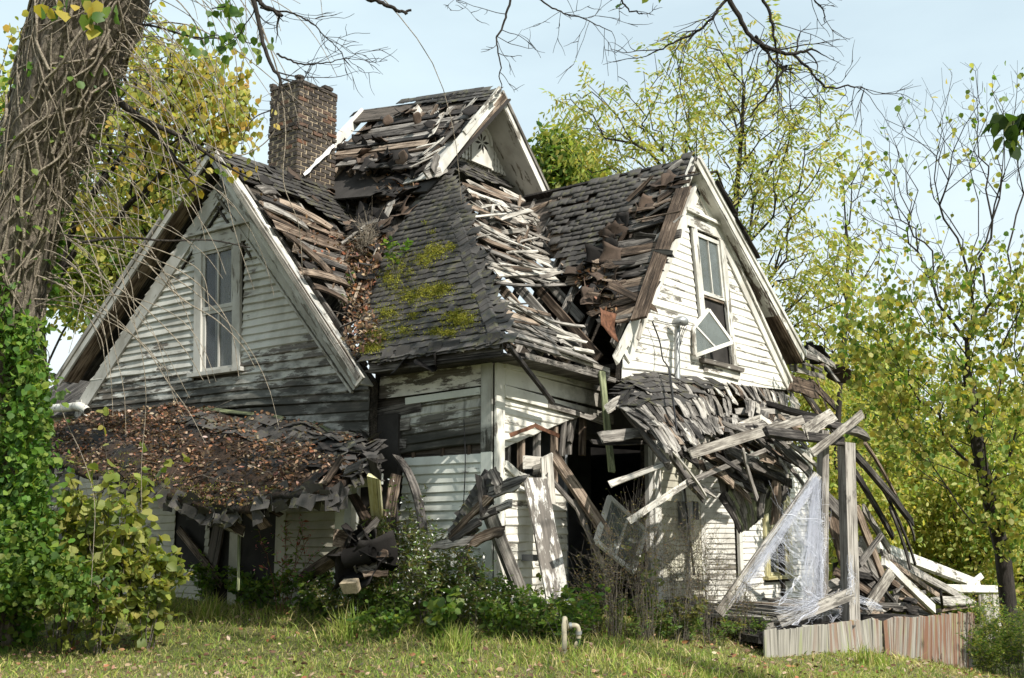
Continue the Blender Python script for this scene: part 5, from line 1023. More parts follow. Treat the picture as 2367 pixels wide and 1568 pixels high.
for k_ in range(60):
    u, v = random.uniform(1930, 2210), random.uniform(1320, 1415); u2 = u + random.gauss(0, 60); v2 = v + random.gauss(10, 30); y = random.uniform(-2.6, -1.6)
    if v < 1290 + (u - 1980)*.33: continue
    plank('broken_board', Y(u, v, y), Y(u2, min(1415, max(v2, 1300 + (u2 - 1980)*.36)), y + random.gauss(0, .2)), random.uniform(.05, .18), .04, (-.4, -1, .3), M_[random.choice(['dark', 'brown', 'dark', 'grey'])], wreck, rough=.22)
RS = Plane(Y(1905, 1200, -.12), (1, 0, 0), Zu)

# porch skirting of vertical boards, and the deck behind it
skr = thing('porch_skirting', Y(2010, 1510, -3.05), 'long low skirting of vertical stained boards along the right porch', 'skirting')
A0 = Y(1765, 1456, -2.9); A1 = onX(2246, 1414, 7.2); G0 = grd(1795, 1482); nb = 22; ddir = nrm((A1 - A0)*[1, 1, 0]); nnk = np.cross(ddir, UP); nnk = nnk if nnk[1] < 0 else -nnk
for i in range(nb):
    f = (i + .5)/nb; top = A0 + (A1 - A0)*f; w_ = np.linalg.norm((A1 - A0)[:2])/nb
    bot = top.copy(); bot[2] = float(gz(top[0], top[1])) - .06; ln = .10*max(0, f - .45)
    bot = bot - ddir*ln*2.2; top = top + np.array([0, 0, random.uniform(-.012, .008)]) + nnk*(.04*math.sin(i*.6) + ln*.8)
    if i == 10: ddir_ = 1; bot = bot - ddir*.05
    if i == 11: bot = bot + ddir*.06
    plank('skirting_board', top, bot, w_*.998, .02, nnk + ddir*random.gauss(0, .03), M_['skirt'], skr, rough=.02, jag=.02, n_sec=4)
    plank('bead', top + nnk*.012, bot + nnk*.012, w_*.14, .006, nnk, M_['skirt'], skr, rough=.02, jag=.01, n_sec=3)
plank('rail', A0 + nnk*-.05 - (0, 0, .1), A1 + nnk*-.05 - (0, 0, .1), .12, .05, nnk, M_['dark'], skr, rough=.06)
sk2 = thing('end_skirting', Y(2300, 1440, -1.5), 'short panel of pale vertical boards at the far right end of the porch', 'skirting')
b0, b1 = Y(2262, 1374, -1.5), Y(2334, 1374, -1.5)
for i in range(7):
    p = b0 + (b1 - b0)*(i + .5)/7; bt = p.copy(); bt[2] = float(gz(p[0], p[1])) - .2; plank('skirting_board', p, bt, np.linalg.norm(b1 - b0)/7.1, .025, NY, M_['pale'], sk2, rough=.03, n_sec=4)
deck = slab('porch_deck', [A0 + (.3, .12, -.12), A1 + (-.2, .15, -.12), (8.2, -.2, -.15), (4.6, .2, -.1), (3.0, -.4, -.12)], Zu, .08, M_['dark'], house, label='rotten right porch deck under the wreckage')
for k_ in range(16):
    f = k_/15; a = (3.4, -.6, -.06); plank('deck_board', np.array([3.4 + f*3, -.5 - f*.3, -.08 + random.uniform(0, .1)]), np.array([2.2 + f*4.5, -2.6 - f*.2, -.1 + random.uniform(0, .1)]), .14, .03, Zu, M_[random.choice(['grey', 'pale', 'brown'])], deck, rough=.12)
# old standpipe with its hose
sp = rods('standpipe', [(spline([grd(1305, 1512) - (0, 0, .05), grd(1305, 1512) + (0, 0, .35), onD(1310, 1452, 12.0), onD(1318, 1447, 12.0), onD(1332, 1447, 12.), onD(1337, 1456, 12.), onD(1337, 1475, 12.)], 24), .028)], M_['tan_pipe'], None, 9, label='old bent water pipe standing in the grass before the doorway', cat='pipe')
rods('hose', [(spline([onD(1337, 1468, 12.), onD(1337, 1490, 12.), onD(1328, 1504, 12.), onD(1318, 1508, 12)], 16), .02)], M_['hose'], sp, 8); rods('pipe_joint', [(np.array([onD(1316, 1447.5, 12.), onD(1322, 1447, 12.)]), .038), (np.array([onD(1337, 1458, 12.), onD(1337, 1466, 12.)]), .038)], M_['pipe'], sp, 9)

# ------------------------------------------------------------ cotton cobweb stretched over the posts
web_paths = []
def strand(a, b, r=.0022, _k=.62, sag=.03, j=.02):
    a, b = np.asarray(a), np.asarray(b); n = 6; P = [a + (b - a)*f + np.array([0, 0, -sag*4*f*(1 - f)]) + rng.normal(0, j, 3)*(0 < f < 1) for f in np.linspace(0, 1, n)]; web_paths.append((np.array(P), r*.46*random.uniform(.5, 1.3)))
wtop = Y(1886, 1108, -2.86)
for k_ in range(360):      # fan from the top along the slanting board and down
    f = random.random(); lowp = Y(1880 - f*190 + random.gauss(0, 8), 1118 + f*288 + random.gauss(0, 8), -2.85 + f*.55); g = random.random()**.7
    tgt = Y(1895 + random.gauss(0, 10), 1160 + g*260, -2.85); strand(lowp, tgt, .0018, .05*random.random(), .012) if f < .62 and random.random() < .8 else strand(wtop + rng.normal(0, .02, 3), lowp, .0022, .02, .01)
for k_ in range(250):
    strand(wtop + rng.normal(0, .04, 3), Y(1850 + random.random()*55, 1290 + random.random()*120, -2.85), .002, .0, .015)
for k_ in range(120):
    strand(Y(1840 + random.gauss(0, 25), 1200 + random.gauss(0, 40), -2.75), Y(1905 + random.gauss(0, 8), 1270 + random.gauss(0, 50), -2.85), .002, .04, .015)
for k_ in range(190):      # lower skein to the tall post
    strand(Y(1899 + random.gauss(0, 5), 1395 + random.gauss(0, 12), -2.85), Y(random.choice([1800, 1830, 1860, 1965, 1968]) + random.gauss(0, 8), 1400 + random.gauss(0, 22), -2.9), .0022, .04, .012)
for k_ in range(60): strand(Y(1898 + random.gauss(0, 4), 1180 + random.random()*200, -2.88), Y(1900 + random.gauss(0, 5), 1240 + random.random()*190, -2.87), .004, 0, .012)
for k_ in range(40): strand(Y(1966 + random.gauss(0, 4), 1270 + random.random()*110, -3.08), Y(1968 + random.gauss(0, 5), 1330 + random.random()*70, -3.08), .004, 0, .012)
for k_ in range(24): strand(Y(1968, 1380 + random.gauss(0, 6), -3.0), Y(2035 + random.gauss(0, 5), 1403 + random.gauss(0, 4), -3.0), .004, .05, .012)
for a, b in (((1830, 1200), (1890, 1290)), ((1812, 1190), (1905, 1205)), ((1795, 1240), (1860, 1300)), ((1840, 1340), (1900, 1390)), ((1850, 1330), (1800, 1400)), ((1895, 1400), (1830, 1445)), ((1905, 1395), (1925, 1440)), ((1925, 1440), (1950, 1385))):
    for k_ in range(5): strand(Y(*a, -2.87), Y(*b, -2.87), .005, .02, .008)
V, F = tube_np(web_paths, 3); o = V[0].copy()
link('cobweb', mesh_np('cobweb', V - o, F), M_['web'], None, Matrix.Translation(Vector(o)), label='white stretched cotton cobweb draped between the slanting board and porch posts', cat='cobweb')

# ------------------------------------------------------------ vegetation helpers
HEART = (np.array([(0, 0, 0), (-.42, .22, .08), (-.40, .62, .10), (0, 1, -.04), (.40, .62, .10), (.42, .22, .08)]), np.array([(0, 3, 2, 1), (0, 5, 4, 3)]))
OVAL = (np.array([(0, 0, 0), (-.24, .35, .05), (-.20, .75, .04), (0, 1, -.05), (.20, .75, .04), (.24, .35, .05)]), np.array([(0, 3, 2, 1), (0, 5, 4, 3)]))
LANCE = (np.array([(0, 0, 0), (-.15, .45, .03), (0, 1, -.06), (.15, .45, .03)]), np.array([(0, 3, 2, 1)][:1] + []))
LANCE = (LANCE[0], np.array([(0, 1, 2, 3)]))
def foliage(P, D, size, cols, tpl, jit=.5, var=.18):
    """leaf cards with a fold: P base points, D growing directions, cols palette (k,3); returns verts, faces, colours"""
    n = len(P); P = np.asarray(P, float); D = np.asarray(D, float) + rng.normal(0, jit, (n, 3)); D /= np.linalg.norm(D, axis=1)[:, None] + 1e-9
    N = rng.normal(0, 1, (n, 3)) + [0, 0, .8]; X_ = np.cross(D, N); X_ /= np.linalg.norm(X_, axis=1)[:, None] + 1e-9; Z_ = np.cross(X_, D)
    s = size*rng.uniform(.6, 1.3, n); T, Fq = tpl; k = len(T)
    V = P[:, None] + s[:, None, None]*(T[None, :, 0, None]*X_[:, None] + T[None, :, 1, None]*D[:, None] + T[None, :, 2, None]*Z_[:, None])
    c = np.asarray(cols)[rng.integers(0, len(cols), n)]*rng.uniform(1 - var, 1 + var, (n, 1))*rng.uniform(1 - var*.4, 1 + var*.4, (n, 3))
    F = (Fq[None] + (np.arange(n)*k)[:, None, None]).reshape(-1, Fq.shape[1])
    return V.reshape(-1, 3), F, np.repeat(c, k, 0)
def fol_obj(name, packs, mat, parent=None, **kw):
    Vs, Fs, Cs, k = [], [], [], 0
    for V, F, C in packs: Vs.append(V); Fs.append(F + k); Cs.append(C); k += len(V)
    V = np.concatenate(Vs); o = np.asarray(kw.pop('origin', V.mean(0)), float)
    Fs4 = np.concatenate([f for f in Fs if f.shape[1] == 4]) if any(f.shape[1] == 4 for f in Fs) else []
    return link(name, mesh_np(name, V - o, [Fs4], np.concatenate(Cs)), M_[mat], parent, Matrix.Translation(Vector(o)), **kw)
class Skel:
    """grow a branching skeleton from a trunk towards scattered targets"""
    def __init__(s, trunk):
        s.P = [np.asarray(p, float) for p in trunk]; s.par = [-1] + list(range(len(trunk) - 1)); s.n0 = len(trunk)
    def grow(s, targets, step=.35, up=.6, minz=None):
        A = np.zeros((len(s.P) + len(targets)*40, 3)); n = len(s.P); A[:n] = s.P; par = list(s.par); tips = []; pl_ = np.zeros(len(A))
        for i in range(1, n): pl_[i] = pl_[par[i]] + np.linalg.norm(A[i] - A[par[i]])
        targets = np.asarray(targets); targets = targets[np.argsort(np.linalg.norm(targets - A[s.n0//2], axis=1))]
        for t in targets:
            d = A[:n] - t; dist = np.linalg.norm(d, axis=1); cost = dist + up*np.maximum(0, d[:, 2]) + .55*pl_[:n]
            if minz is not None: cost = cost + 50*(A[:n, 2] < minz)
            i = int(np.argmin(cost)); L = dist[i]; m = max(1, min(38, int(L/step)))
            pd = A[i] - A[par[i]] if par[i] >= 0 else np.array([0, 0, 1.]); pd = pd/(np.linalg.norm(pd) + 1e-9)
            p0 = A[i].copy(); c = p0 + pd*L*.20 + UP*L*.06 + rng.normal(0, .045*L, 3); last = i
            for q in range(1, m + 1):
                f = q/m; A[n] = p0*(1 - f)**2 + 2*c*f*(1 - f) + t*f*f + rng.normal(0, step*.045, 3)*(q < m); par.append(last); pl_[n] = pl_[last] + np.linalg.norm(A[n] - A[last]); last = n; n += 1
            tips.append(last)
        s.A = A[:n]; s.par = np.array(par); s.tips = np.array(tips); cnt = np.zeros(n); cnt[s.tips] = 1
        for i in range(n - 1, 0, -1): cnt[s.par[i]] += cnt[i]
        s.cnt = np.maximum(cnt, 1); return s
    def wood(s, r_tip, r_max, ex=.45, sides=5, trunk_r=None):
        r = np.minimum(r_max, r_tip*s.cnt**ex)
        if trunk_r is not None: r[:s.n0] = np.maximum(r[:s.n0], np.linspace(trunk_r[0], trunk_r[1], s.n0))
        i = np.arange(1, len(s.A)); a, b = s.A[s.par[i]], s.A[i]; ra, rb = np.minimum(r[s.par[i]], r[i]*1.25), r[i]
        ra[:s.n0 - 1] = r[:s.n0 - 1]
        T = b - a; T /= np.linalg.norm(T, axis=1)[:, None] + 1e-9; U = np.cross(T, [.31, .83, .46]); U /= np.linalg.norm(U, axis=1)[:, None] + 1e-9; B = np.cross(T, U)
        an = np.arange(sides)*2*np.pi/sides; ring = np.cos(an)[None, :, None]*U[:, None] + np.sin(an)[None, :, None]*B[:, None]
        a = a - T*ra[:, None]*.3
        V = np.stack([a[:, None] + ring*ra[:, None, None], b[:, None] + ring*rb[:, None, None]], 1).reshape(-1, 3)
        k = np.arange(len(i))[:, None]*2*sides; j = np.arange(sides)[None]; j2 = (j + 1) % sides
        return V, np.stack([k + j, k + j2, k + sides + j2, k + sides + j], -1).reshape(-1, 4)
    def sites(s, n, maxcnt=3, spread=.15):
        i = np.where(s.cnt[1:] <= maxcnt)[0] + 1; i = i[i >= s.n0]; k = rng.choice(i, n); f = rng.random((n, 1)); P = s.A[s.par[k]]*(1 - f) + s.A[k]*f; D = s.A[k] - s.A[s.par[k]]
        D = D/(np.linalg.norm(D, axis=1)[:, None] + 1e-9); return P + rng.normal(0, spread, (n, 3)), D
def blob(c, r, n, shell=.0):
    d = rng.normal(0, 1, (n, 3)); d /= np.linalg.norm(d, axis=1)[:, None]; q = (shell + (1 - shell)*rng.random(n))**(1/3.) if shell else rng.random(n)**(1/2.4)
    return np.asarray(c) + d*q[:, None]*np.asarray(r)
def clumps(blobs, n):
    w = np.array([b[2] for b in blobs], float); w /= w.sum(); return np.concatenate([blob(b[0], b[1], max(1, int(n*x))) for b, x in zip(blobs, w)])
YG = [(.38, .37, .10), (.30, .34, .09), (.44, .39, .12), (.22, .29, .07), (.34, .37, .10)]  # yellow-greens paled in their colour to stand in for air haze
GR = [(.09, .17, .03), (.13, .21, .035), (.065, .13, .025), (.18, .24, .045)]
YE = [(.46, .36, .07), (.40, .35, .08), (.33, .30, .06), (.22, .25, .05), (.44, .30, .07)]
def make_tree(name, base, trunk, targets, label, leaf, n_leaf, size, cols, barkm='dark_bark', r_tip=.006, r_max=.16, droop=.6, pinnate=False, tr=(.15, .06), step=.4, up=.6, spread=.12, group=None, maxcnt=3, leaf_keep=None, sides=5, cat='tree', parts=('trunk', 'crown'), minz=None):
    t = thing(name, base, label, cat, group); sk = Skel(trunk).grow(targets, step, up, minz); V, F = sk.wood(r_tip, r_max, sides=sides, trunk_r=tr)
    o = np.asarray(base, float); link(parts[0], mesh_np(parts[0], V - o, F, smooth=True), M_[barkm], t, Matrix.Translation(Vector(o)))
    if n_leaf:
        P, D = sk.sites(n_leaf, maxcnt, spread)
        if leaf_keep is not None: k_ = leaf_keep(P); P, D = P[k_], D[k_]
        if pinnate:      # leaflets in two ranks along a drooping stalk
            nl = 6; dirs = D*.5 + rng.normal(0, .5, D.shape) + [0, 0, -.35]; dirs /= np.linalg.norm(dirs, axis=1)[:, None]; side = np.cross(dirs, [0, 0, 1]); side /= np.linalg.norm(side, axis=1)[:, None] + 1e-9
            PP, DD = [], []
            for q in range(nl):
                for sg in (-1, 1): PP.append(P + dirs*(size*.75*(q + .5)) + [0, 0, -.01*q*q*size*4]); DD.append(side*sg + dirs*.5 + [0, 0, -.75])
            pk = foliage(np.concatenate(PP), np.concatenate(DD), size, cols, leaf, .22, .2)
        else: pk = foliage(P, D*.35 + np.array([0, 0, -droop]), size, cols, leaf, .45, .2)
        fol_obj(parts[1], [pk], 'leaf', t, origin=base)
    return t
def D3(u, v, d): return onD(u, v, d)
def base_at(u, d):
    p = onD(u, 1400, d); return np.array([p[0], p[1], float(gz(p[0], p[1])) - .05])
def ptr(u0, v0, u1, v1, d, n=6, bend=.1):
    a, b = D3(u0, v0, d), D3(u1, v1, d); return [a + (b - a)*f + RT*bend*math.sin(f*5) for f in np.linspace(0, 1, n)]
def bl(u, v, d, ru, rv, w, rd=None): s = d/FOC; return (D3(u, v, d), np.array([ru*s if rd is None else rd, ru*s if rd is None else rd, rv*s]), w)
def pal(p, k): return [tuple(np.array(c)*k) for c in p]

# ------------------------------------------------------------ trees behind the house
b = base_at(1700, 27)
make_tree('walnut_tree', b, [b, D3(1700, 1000, 27), D3(1690, 800, 27), D3(1695, 600, 27), D3(1700, 480, 27), D3(1712, 330, 27), D3(1720, 200, 27)],
          clumps([bl(1500, 350, 26, 190, 120, 3), bl(1400, 270, 25.5, 130, 100, 1.6), bl(1620, 220, 27, 160, 170, 3), bl(1720, 130, 27.5, 150, 120, 1.5), bl(1800, 400, 26.5, 150, 170, 3), bl(1860, 640, 26, 120, 150, 3), bl(1680, 450, 27.5, 180, 130, 2), bl(1880, 280, 27, 110, 140, .9), bl(1840, 820, 26, 90, 110, 1.6)], 620),
          'tall thin crowned tree with drooping yellow green feathery leaves behind the right gable', LANCE, 900, .18, YG, r_tip=.0065, r_max=.11, pinnate=True, tr=(.13, .04), step=.45, spread=.06, maxcnt=2)
b = base_at(1310, 30)
make_tree('background_tree', b, [b, D3(1310, 900, 30), D3(1312, 600, 30), D3(1310, 460, 30)], clumps([bl(1310, 400, 30, 75, 75, 3), bl(1280, 350, 30, 50, 60, 1), bl(1360, 440, 30, 60, 50, 1.2)], 160), 'bushy green treetop showing between the top gable and the right gable', OVAL, 4200, .22, GR + YG[:2], tr=(.14, .08), spread=.2)
# right-hand redbud with a dark leaning trunk and bare upper twigs
b = grd(2335, 1395); b = base_at(2335, 19.5)
T3 = [b, D3(2318, 1280, 19.5), D3(2285, 1150, 19.5), D3(2262, 1040, 19.5), D3(2245, 930, 19.5), D3(2235, 860, 19.5)]
make_tree('redbud_tree', b, T3, clumps([bl(2180, 620, 19, 200, 170, 4), bl(2050, 780, 18.5, 130, 150, 2.5), bl(2330, 700, 19.5, 130, 200, 3), bl(2200, 900, 19, 220, 130, 3), bl(2330, 1000, 19.5, 140, 200, 2.5), bl(2080, 1000, 19, 120, 110, 1.6), bl(2200, 300, 19.5, 200, 150, 4.0), bl(2320, 300, 20, 120, 170, 3), bl(2040, 440, 20, 120, 140, 2.4), bl(2330, 1180, 19, 100, 100, 1)], 1700),
          'spreading tree with dark leaning trunk and heart shaped yellowing leaves at the right edge', HEART, 11500, .10, GR[:2] + YG + YE[2:4], r_tip=.0022, r_max=.12, tr=(.15, .08), step=.3, up=1.1, spread=.07, droop=.9, maxcnt=3, leaf_keep=lambda P: (P[:, 2] < 5.3 + rng.normal(0, .5, len(P))) | (rng.random(len(P)) < .05), sides=6)
b = base_at(1930, 30)
make_tree('bare_sapling', b, [b, D3(1935, 1000, 30), D3(1945, 850, 30), D3(1958, 700, 30), D3(1960, 560, 30)], clumps([bl(1960, 600, 30, 90, 170, 3), bl(1990, 420, 30, 70, 90, 1), bl(1900, 780, 30, 100, 80, 1.5)], 170), 'slender nearly leafless tree in the gap between the tall tree and right edge', HEART, 500, .15, YG, tr=(.10, .04), spread=.1)
# mixed wood further back on the right: one crown each
bgt = [(1900, 34, 760, 85, 'low'), (1990, 40, 790, 90, 'a'), (2090, 36, 870, 100, 'b'), (2200, 44, 800, 110, 'c'), (2310, 38, 900, 100, 'd'), (2010, 30, 1010, 95, 'e'), (2130, 32, 1060, 100, 'f'), (2250, 30, 1080, 100, 'g'), (2360, 33, 1010, 90, 'h'), (1945, 46, 880, 90, 'i'), (2420, 42, 850, 110, 'j')]
LBT = ['yellow green tree low beside the right gable eave', 'pale leafy tree in the far wood between the bare sapling and the redbud', 'bright yellow tree behind the left limbs of the redbud', 'dull green far tree behind the middle of the redbud crown', 'far green tree behind the leaning redbud trunk', 'near yellow green tree just right of the drooping rafters', 'low green tree filling the gap above the long white beam', 'low yellow tree behind the level white rail', 'low green tree at the right picture edge behind the redbud', 'darker far tree deep behind the collapsed porch roof', 'far tree at the very right edge, half out of the picture']
for (u, d, vt, ru, _), lb in zip(bgt, LBT):
    b = base_at(u, d); hgt = 1400 - vt; s = d/FOC
    bls = [bl(u + random.gauss(0, ru*.45), vt + hgt*f + random.gauss(0, 20), d + random.gauss(0, 1), ru*random.uniform(.45, .8)*(1.1 - .25*abs(f - .5)), hgt*.17, 1) for f in (.1, .22, .34, .46, .58, .7, .82) for _q in (0, 1)]
    cols = pal(random.choice([YG + GR[1:2], YG + YE[2:4], GR[1:] + YG, YG]), random.uniform(1.0, 1.3))  # extra brightness in the leaf colours stands in for haze
    make_tree('background_tree', b, [b] + [D3(u + random.gauss(0, 6), 1400 - hgt*f, d) for f in (.2, .4, .6, .8)], clumps(bls, 260), lb, OVAL, 11000, .155, cols, tr=(.16, .07), spread=.30, droop=.5, group='trees of the wood behind the house', maxcnt=4, r_tip=.008)
# far wood: one mass that closes the horizon
Pf = []
for k_ in range(150):
    a = random.uniform(-1.05, .95); d = random.uniform(48, 85); c = EYE + (VH*math.cos(a) + RT*math.sin(a))*d; c[2] = random.uniform(0, 3.4); Pf.append(blob(c, (3.2, 3.2, 2.6), 900))
Pf = np.concatenate(Pf); pk = foliage(Pf, np.tile([0, 0, -.4], (len(Pf), 1)), .36, pal(YG + GR, .85), OVAL, .7, .25)
fol_obj('far_wood', [pk], 'leaf', label='far hazy mass of autumn woodland beyond the yard', cat='woodland', kind='stuff')
# left: trees beyond the trunk
b = base_at(330, 24)
make_tree('background_tree', b, [b, D3(330, 1000, 24), D3(325, 800, 24), D3(330, 640, 24), D3(330, 500, 24), D3(340, 400, 24)], clumps([bl(300, 560, 24, 130, 120, 3), bl(200, 480, 24, 120, 140, 2), bl(420, 420, 24, 110, 120, 2), bl(250, 330, 24, 150, 120, 2), bl(180, 640, 24, 90, 90, 1.5), bl(400, 200, 25, 130, 120, 1.0)], 420),
          'leafy green tree behind the left slope of the front gable', OVAL, 9500, .17, GR[1:] + YG, tr=(.16, .08), spread=.25, maxcnt=3)
b = base_at(100, 34)
make_tree('background_tree', b, [b, D3(100, 900, 34), D3(90, 650, 34), D3(80, 400, 34)], clumps([bl(60, 560, 34, 150, 150, 3), bl(200, 640, 34, 110, 110, 2), bl(0, 350, 34, 150, 150, 2), bl(120, 250, 34, 120, 120, 1)], 260), 'far yellow green tree showing on both sides of the big trunk', OVAL, 9000, .24, YG + GR[:1], tr=(.2, .1), spread=.3)
# big leaning trunk, ivy and vines
bt = base_at(-60, 13.6)
tp = [bt - (0, 0, .3), D3(-34, 1200, 13.6), D3(-12, 960, 13.4), D3(14, 700, 13.2), D3(68, 450, 13.0), D3(130, 250, 12.8), D3(192, 60, 12.6), D3(262, -160, 12.4), D3(300, -420, 12.2)]
tr_ = [.56, .49, .43, .40, .43, .49, .54, .56, .5]
big = thing('old_tree', bt, 'massive leaning tree trunk with rough bark at the left edge', 'tree'); sp_ = spline(tp, 60); rr = np.interp(np.linspace(0, 8, 60), range(9), tr_)
sd = 96; V = []; T = np.gradient(sp_, axis=0); T /= np.linalg.norm(T, axis=1)[:, None]
ph = rng.random(12)*6.28
for i in range(60):
    U = nrm(np.cross(T[i], VH)); B = np.cross(T[i], U)
    for j in range(sd):
        a = j*2*np.pi/sd; r = rr[i]*(1 + .05*math.sin(5*a + ph[0] + i*.05) + .045*math.sin(9*a + ph[1] - i*.11) + .03*math.sin(17*a + ph[2] + i*.3) - .05*abs(math.sin(14*a + 1.3*math.sin(i*.35))) + random.gauss(0, .016)); V.append(sp_[i] + r*(math.cos(a)*U + math.sin(a)*B))
k = np.arange(59)[:, None]*sd; j = np.arange(sd)[None]; j2 = (j + 1) % sd; F = np.stack([k + j, k + j2, k + sd + j2, k + sd + j], -1).reshape(-1, 4)
link('trunk', mesh_np('trunk', np.array(V) - bt, F, smooth=True), M_['bark'], big, Matrix.Translation(Vector(bt)))
limbs = [[(262, 225), (300, 255), (350, 300), (385, 345), (400, 352)], [(262, 225), (320, 262), (400, 290), (470, 330), (545, 365)], [(385, 345), (400, 370), (420, 395), (455, 405)], [(190, 560), (270, 538), (360, 535), (450, 522), (540, 530)], [(240, 60), (330, 40), (430, 50), (540, 30)]]
rods('limb', [(spline([D3(u, v, 12.4) + VH*.2*i for i, (u, v) in enumerate(l)], 24), np.linspace(.042 if q < 2 else .016, .008, 24)) for q, l in enumerate(limbs)], M_['dark_bark'], big, 7, origin=bt)
def trunk_at(f): i = min(58, max(0, f*59)); a = int(i); return sp_[a]*(1 - (i - a)) + sp_[a + 1]*(i - a), rr[a], T[a]
vines = []
for k_ in range(200):        # dead vine stems wrapped on and hanging off the trunk
    f = random.uniform(.33, .92); P = []; a = random.uniform(-.5, 3.6); da = random.gauss(0, .22); m = random.randint(5, 9); df = random.choice([-1, 1])*random.uniform(.012, .04)
    for q in range(m):
        c, r, t_ = trunk_at(f); U = nrm(np.cross(t_, VH)); B = np.cross(t_, U); off = r*(1.02 + .10*random.random()); P.append(c + off*(math.cos(a)*U + math.sin(a)*B)); f = min(.97, max(.25, f + df)); a += da + random.gauss(0, .12)
    vines.append((spline(P, m*4), np.linspace(random.uniform(.006, .022), .004, m*4)))
for k_ in range(165):        # loose vine twigs reaching out to the right and hanging in arcs before the gable
    f = random.uniform(.36, .95); c, r, t_ = trunk_at(f); p = c + RT*r*.8 - VH*r*.5*random.random(); L = abs(random.gauss(0, .8)) + .35; ang = random.gauss(.1, .45); P = [p]; d = RT*math.cos(ang) + UP*math.sin(ang) + VH*random.gauss(-.1, .35)
    for q in range(7):
        d = nrm(d + np.array([0, 0, -.20 - .06*q*random.random()]) + rng.normal(0, .13, 3)); P.append(P[-1] + d*L/4.2)
    vines.append((spline(P, 18), np.linspace(random.uniform(.005, .011), .003, 18)))
for pts in ([(330, 600), (420, 690), (500, 740), (560, 800), (590, 850)], [(180, 560), (330, 590), (450, 650), (530, 750), (552, 870)], [(200, 620), (320, 700), (420, 800), (470, 880)], [(120, 540), (300, 560), (420, 600), (470, 640), (485, 720)], [(150, 660), (260, 730), (330, 800), (400, 870)], [(580, 0), (640, 160), (660, 300), (655, 420), (690, 520), (700, 640)], [(470, 330), (540, 360), (600, 340), (640, 290), (640, 210)]):
    vines.append((spline([D3(u, v, 12.9 + .1*random.random()) for u, v in pts], 30), np.linspace(.010, .004, 30)))
V, F = tube_np(vines, 5); link('vine_stems', mesh_np('vine_stems', V - bt, F, smooth=True), M_['vine'], None, Matrix.Translation(Vector(bt)), label='tangle of dead grey vine stems wound round the big trunk and trailing off it', cat='vine')
# ivy
P, Dv = [], []
for k_ in range(19000):
    f = random.random()**1.2*.72; c, r, t_ = trunk_at(f); U = nrm(np.cross(t_, VH)); B = np.cross(t_, U); a = random.uniform(-.6, 3.8); bulge = 1.02 + random.random()*(.40*max(0, .42 - f)/.42 + .08) + .09*math.sin(f*40 + a*3)
    if f > .22 and random.random() < min(.975, (f - .20)/.24 + .25*math.sin(a*3 + f*30)): continue
    if math.sin(f*70 + a*2.3)*math.cos(a*4.1 - f*33) < -.28 and random.random() < .8: continue
    P.append(c + r*bulge*(math.cos(a)*U + math.sin(a)*B)); Dv.append(math.cos(a)*U + math.sin(a)*B + np.array([0, 0, -.7]))
for k_ in range(2600):
    q = random.random(); v = 1370 - 640*q**1.6; u = random.gauss(62 + 12*math.sin(v*.03), 24 + 26*(1 - q)); P.append(D3(u, v, 12.75 + random.gauss(0, .2))); Dv.append(-VH*.6 + np.array([0, 0, -.6]) + RT*.3)
fol_obj('ivy', [foliage(np.array(P), np.array(Dv), .085, [(.10, .20, .035), (.14, .25, .045), (.07, .15, .03), (.21, .29, .06)], HEART, .45, .25)], 'leaf', label='bright green ivy thickly covering the lower part of the big trunk', cat='ivy')
# yellow-leaved redbud crown hanging between trunk and gable
b = base_at(70, 15.2)
sk_t = [b, D3(60, 1000, 15.2), D3(100, 700, 15.2), D3(190, 480, 15.2), D3(290, 350, 15.2), D3(380, 290, 15.)]
make_tree('redbud_tree', b, sk_t, clumps([bl(430, 250, 14.8, 170, 140, 3), bl(330, 150, 15.0, 170, 140, 3), bl(530, 290, 14.3, 80, 50, .8), bl(350, 380, 15, 140, 110, 2.4), bl(250, 480, 15.2, 100, 110, 1.3), bl(500, 180, 15, 100, 80, .9), bl(230, 90, 15, 120, 80, 1), bl(555, 255, 14.8, 50, 40, .5), bl(60, 250, 15.4, 110, 200, .8)], 480),
          'thin limbed tree with hanging yellow heart shaped leaves between the trunk and front gable', HEART, 3000, .095, YE + YG, tr=(.07, .03), r_tip=.004, r_max=.05, step=.3, spread=.10, droop=1.2, up=.2)
for nm_, uvs, lb in (('leaf_spray', [(500, 370), (520, 385), (545, 395), (470, 395), (560, 400)], 'spray of yellow leaves hanging in front of the front gable peak'),):
    P = np.concatenate([D3(u, v, 13.2) + rng.normal(0, .08, (4, 3)) for u, v in uvs]); pk = foliage(P, np.tile([0, 0, -1.], (len(P), 1)), .10, YE + GR[1:2], HEART, .35)
    o = P[0]; t = thing(nm_, o, lb, 'leaf spray'); fol_obj('leaves', [pk], 'leaf', t); rods('twig', [(spline([D3(440, 330, 13.2), D3(490, 350, 13.2), D3(530, 375, 13.2), D3(560, 395, 13.2)], 12), .008)], M_['twig'], t, 5)
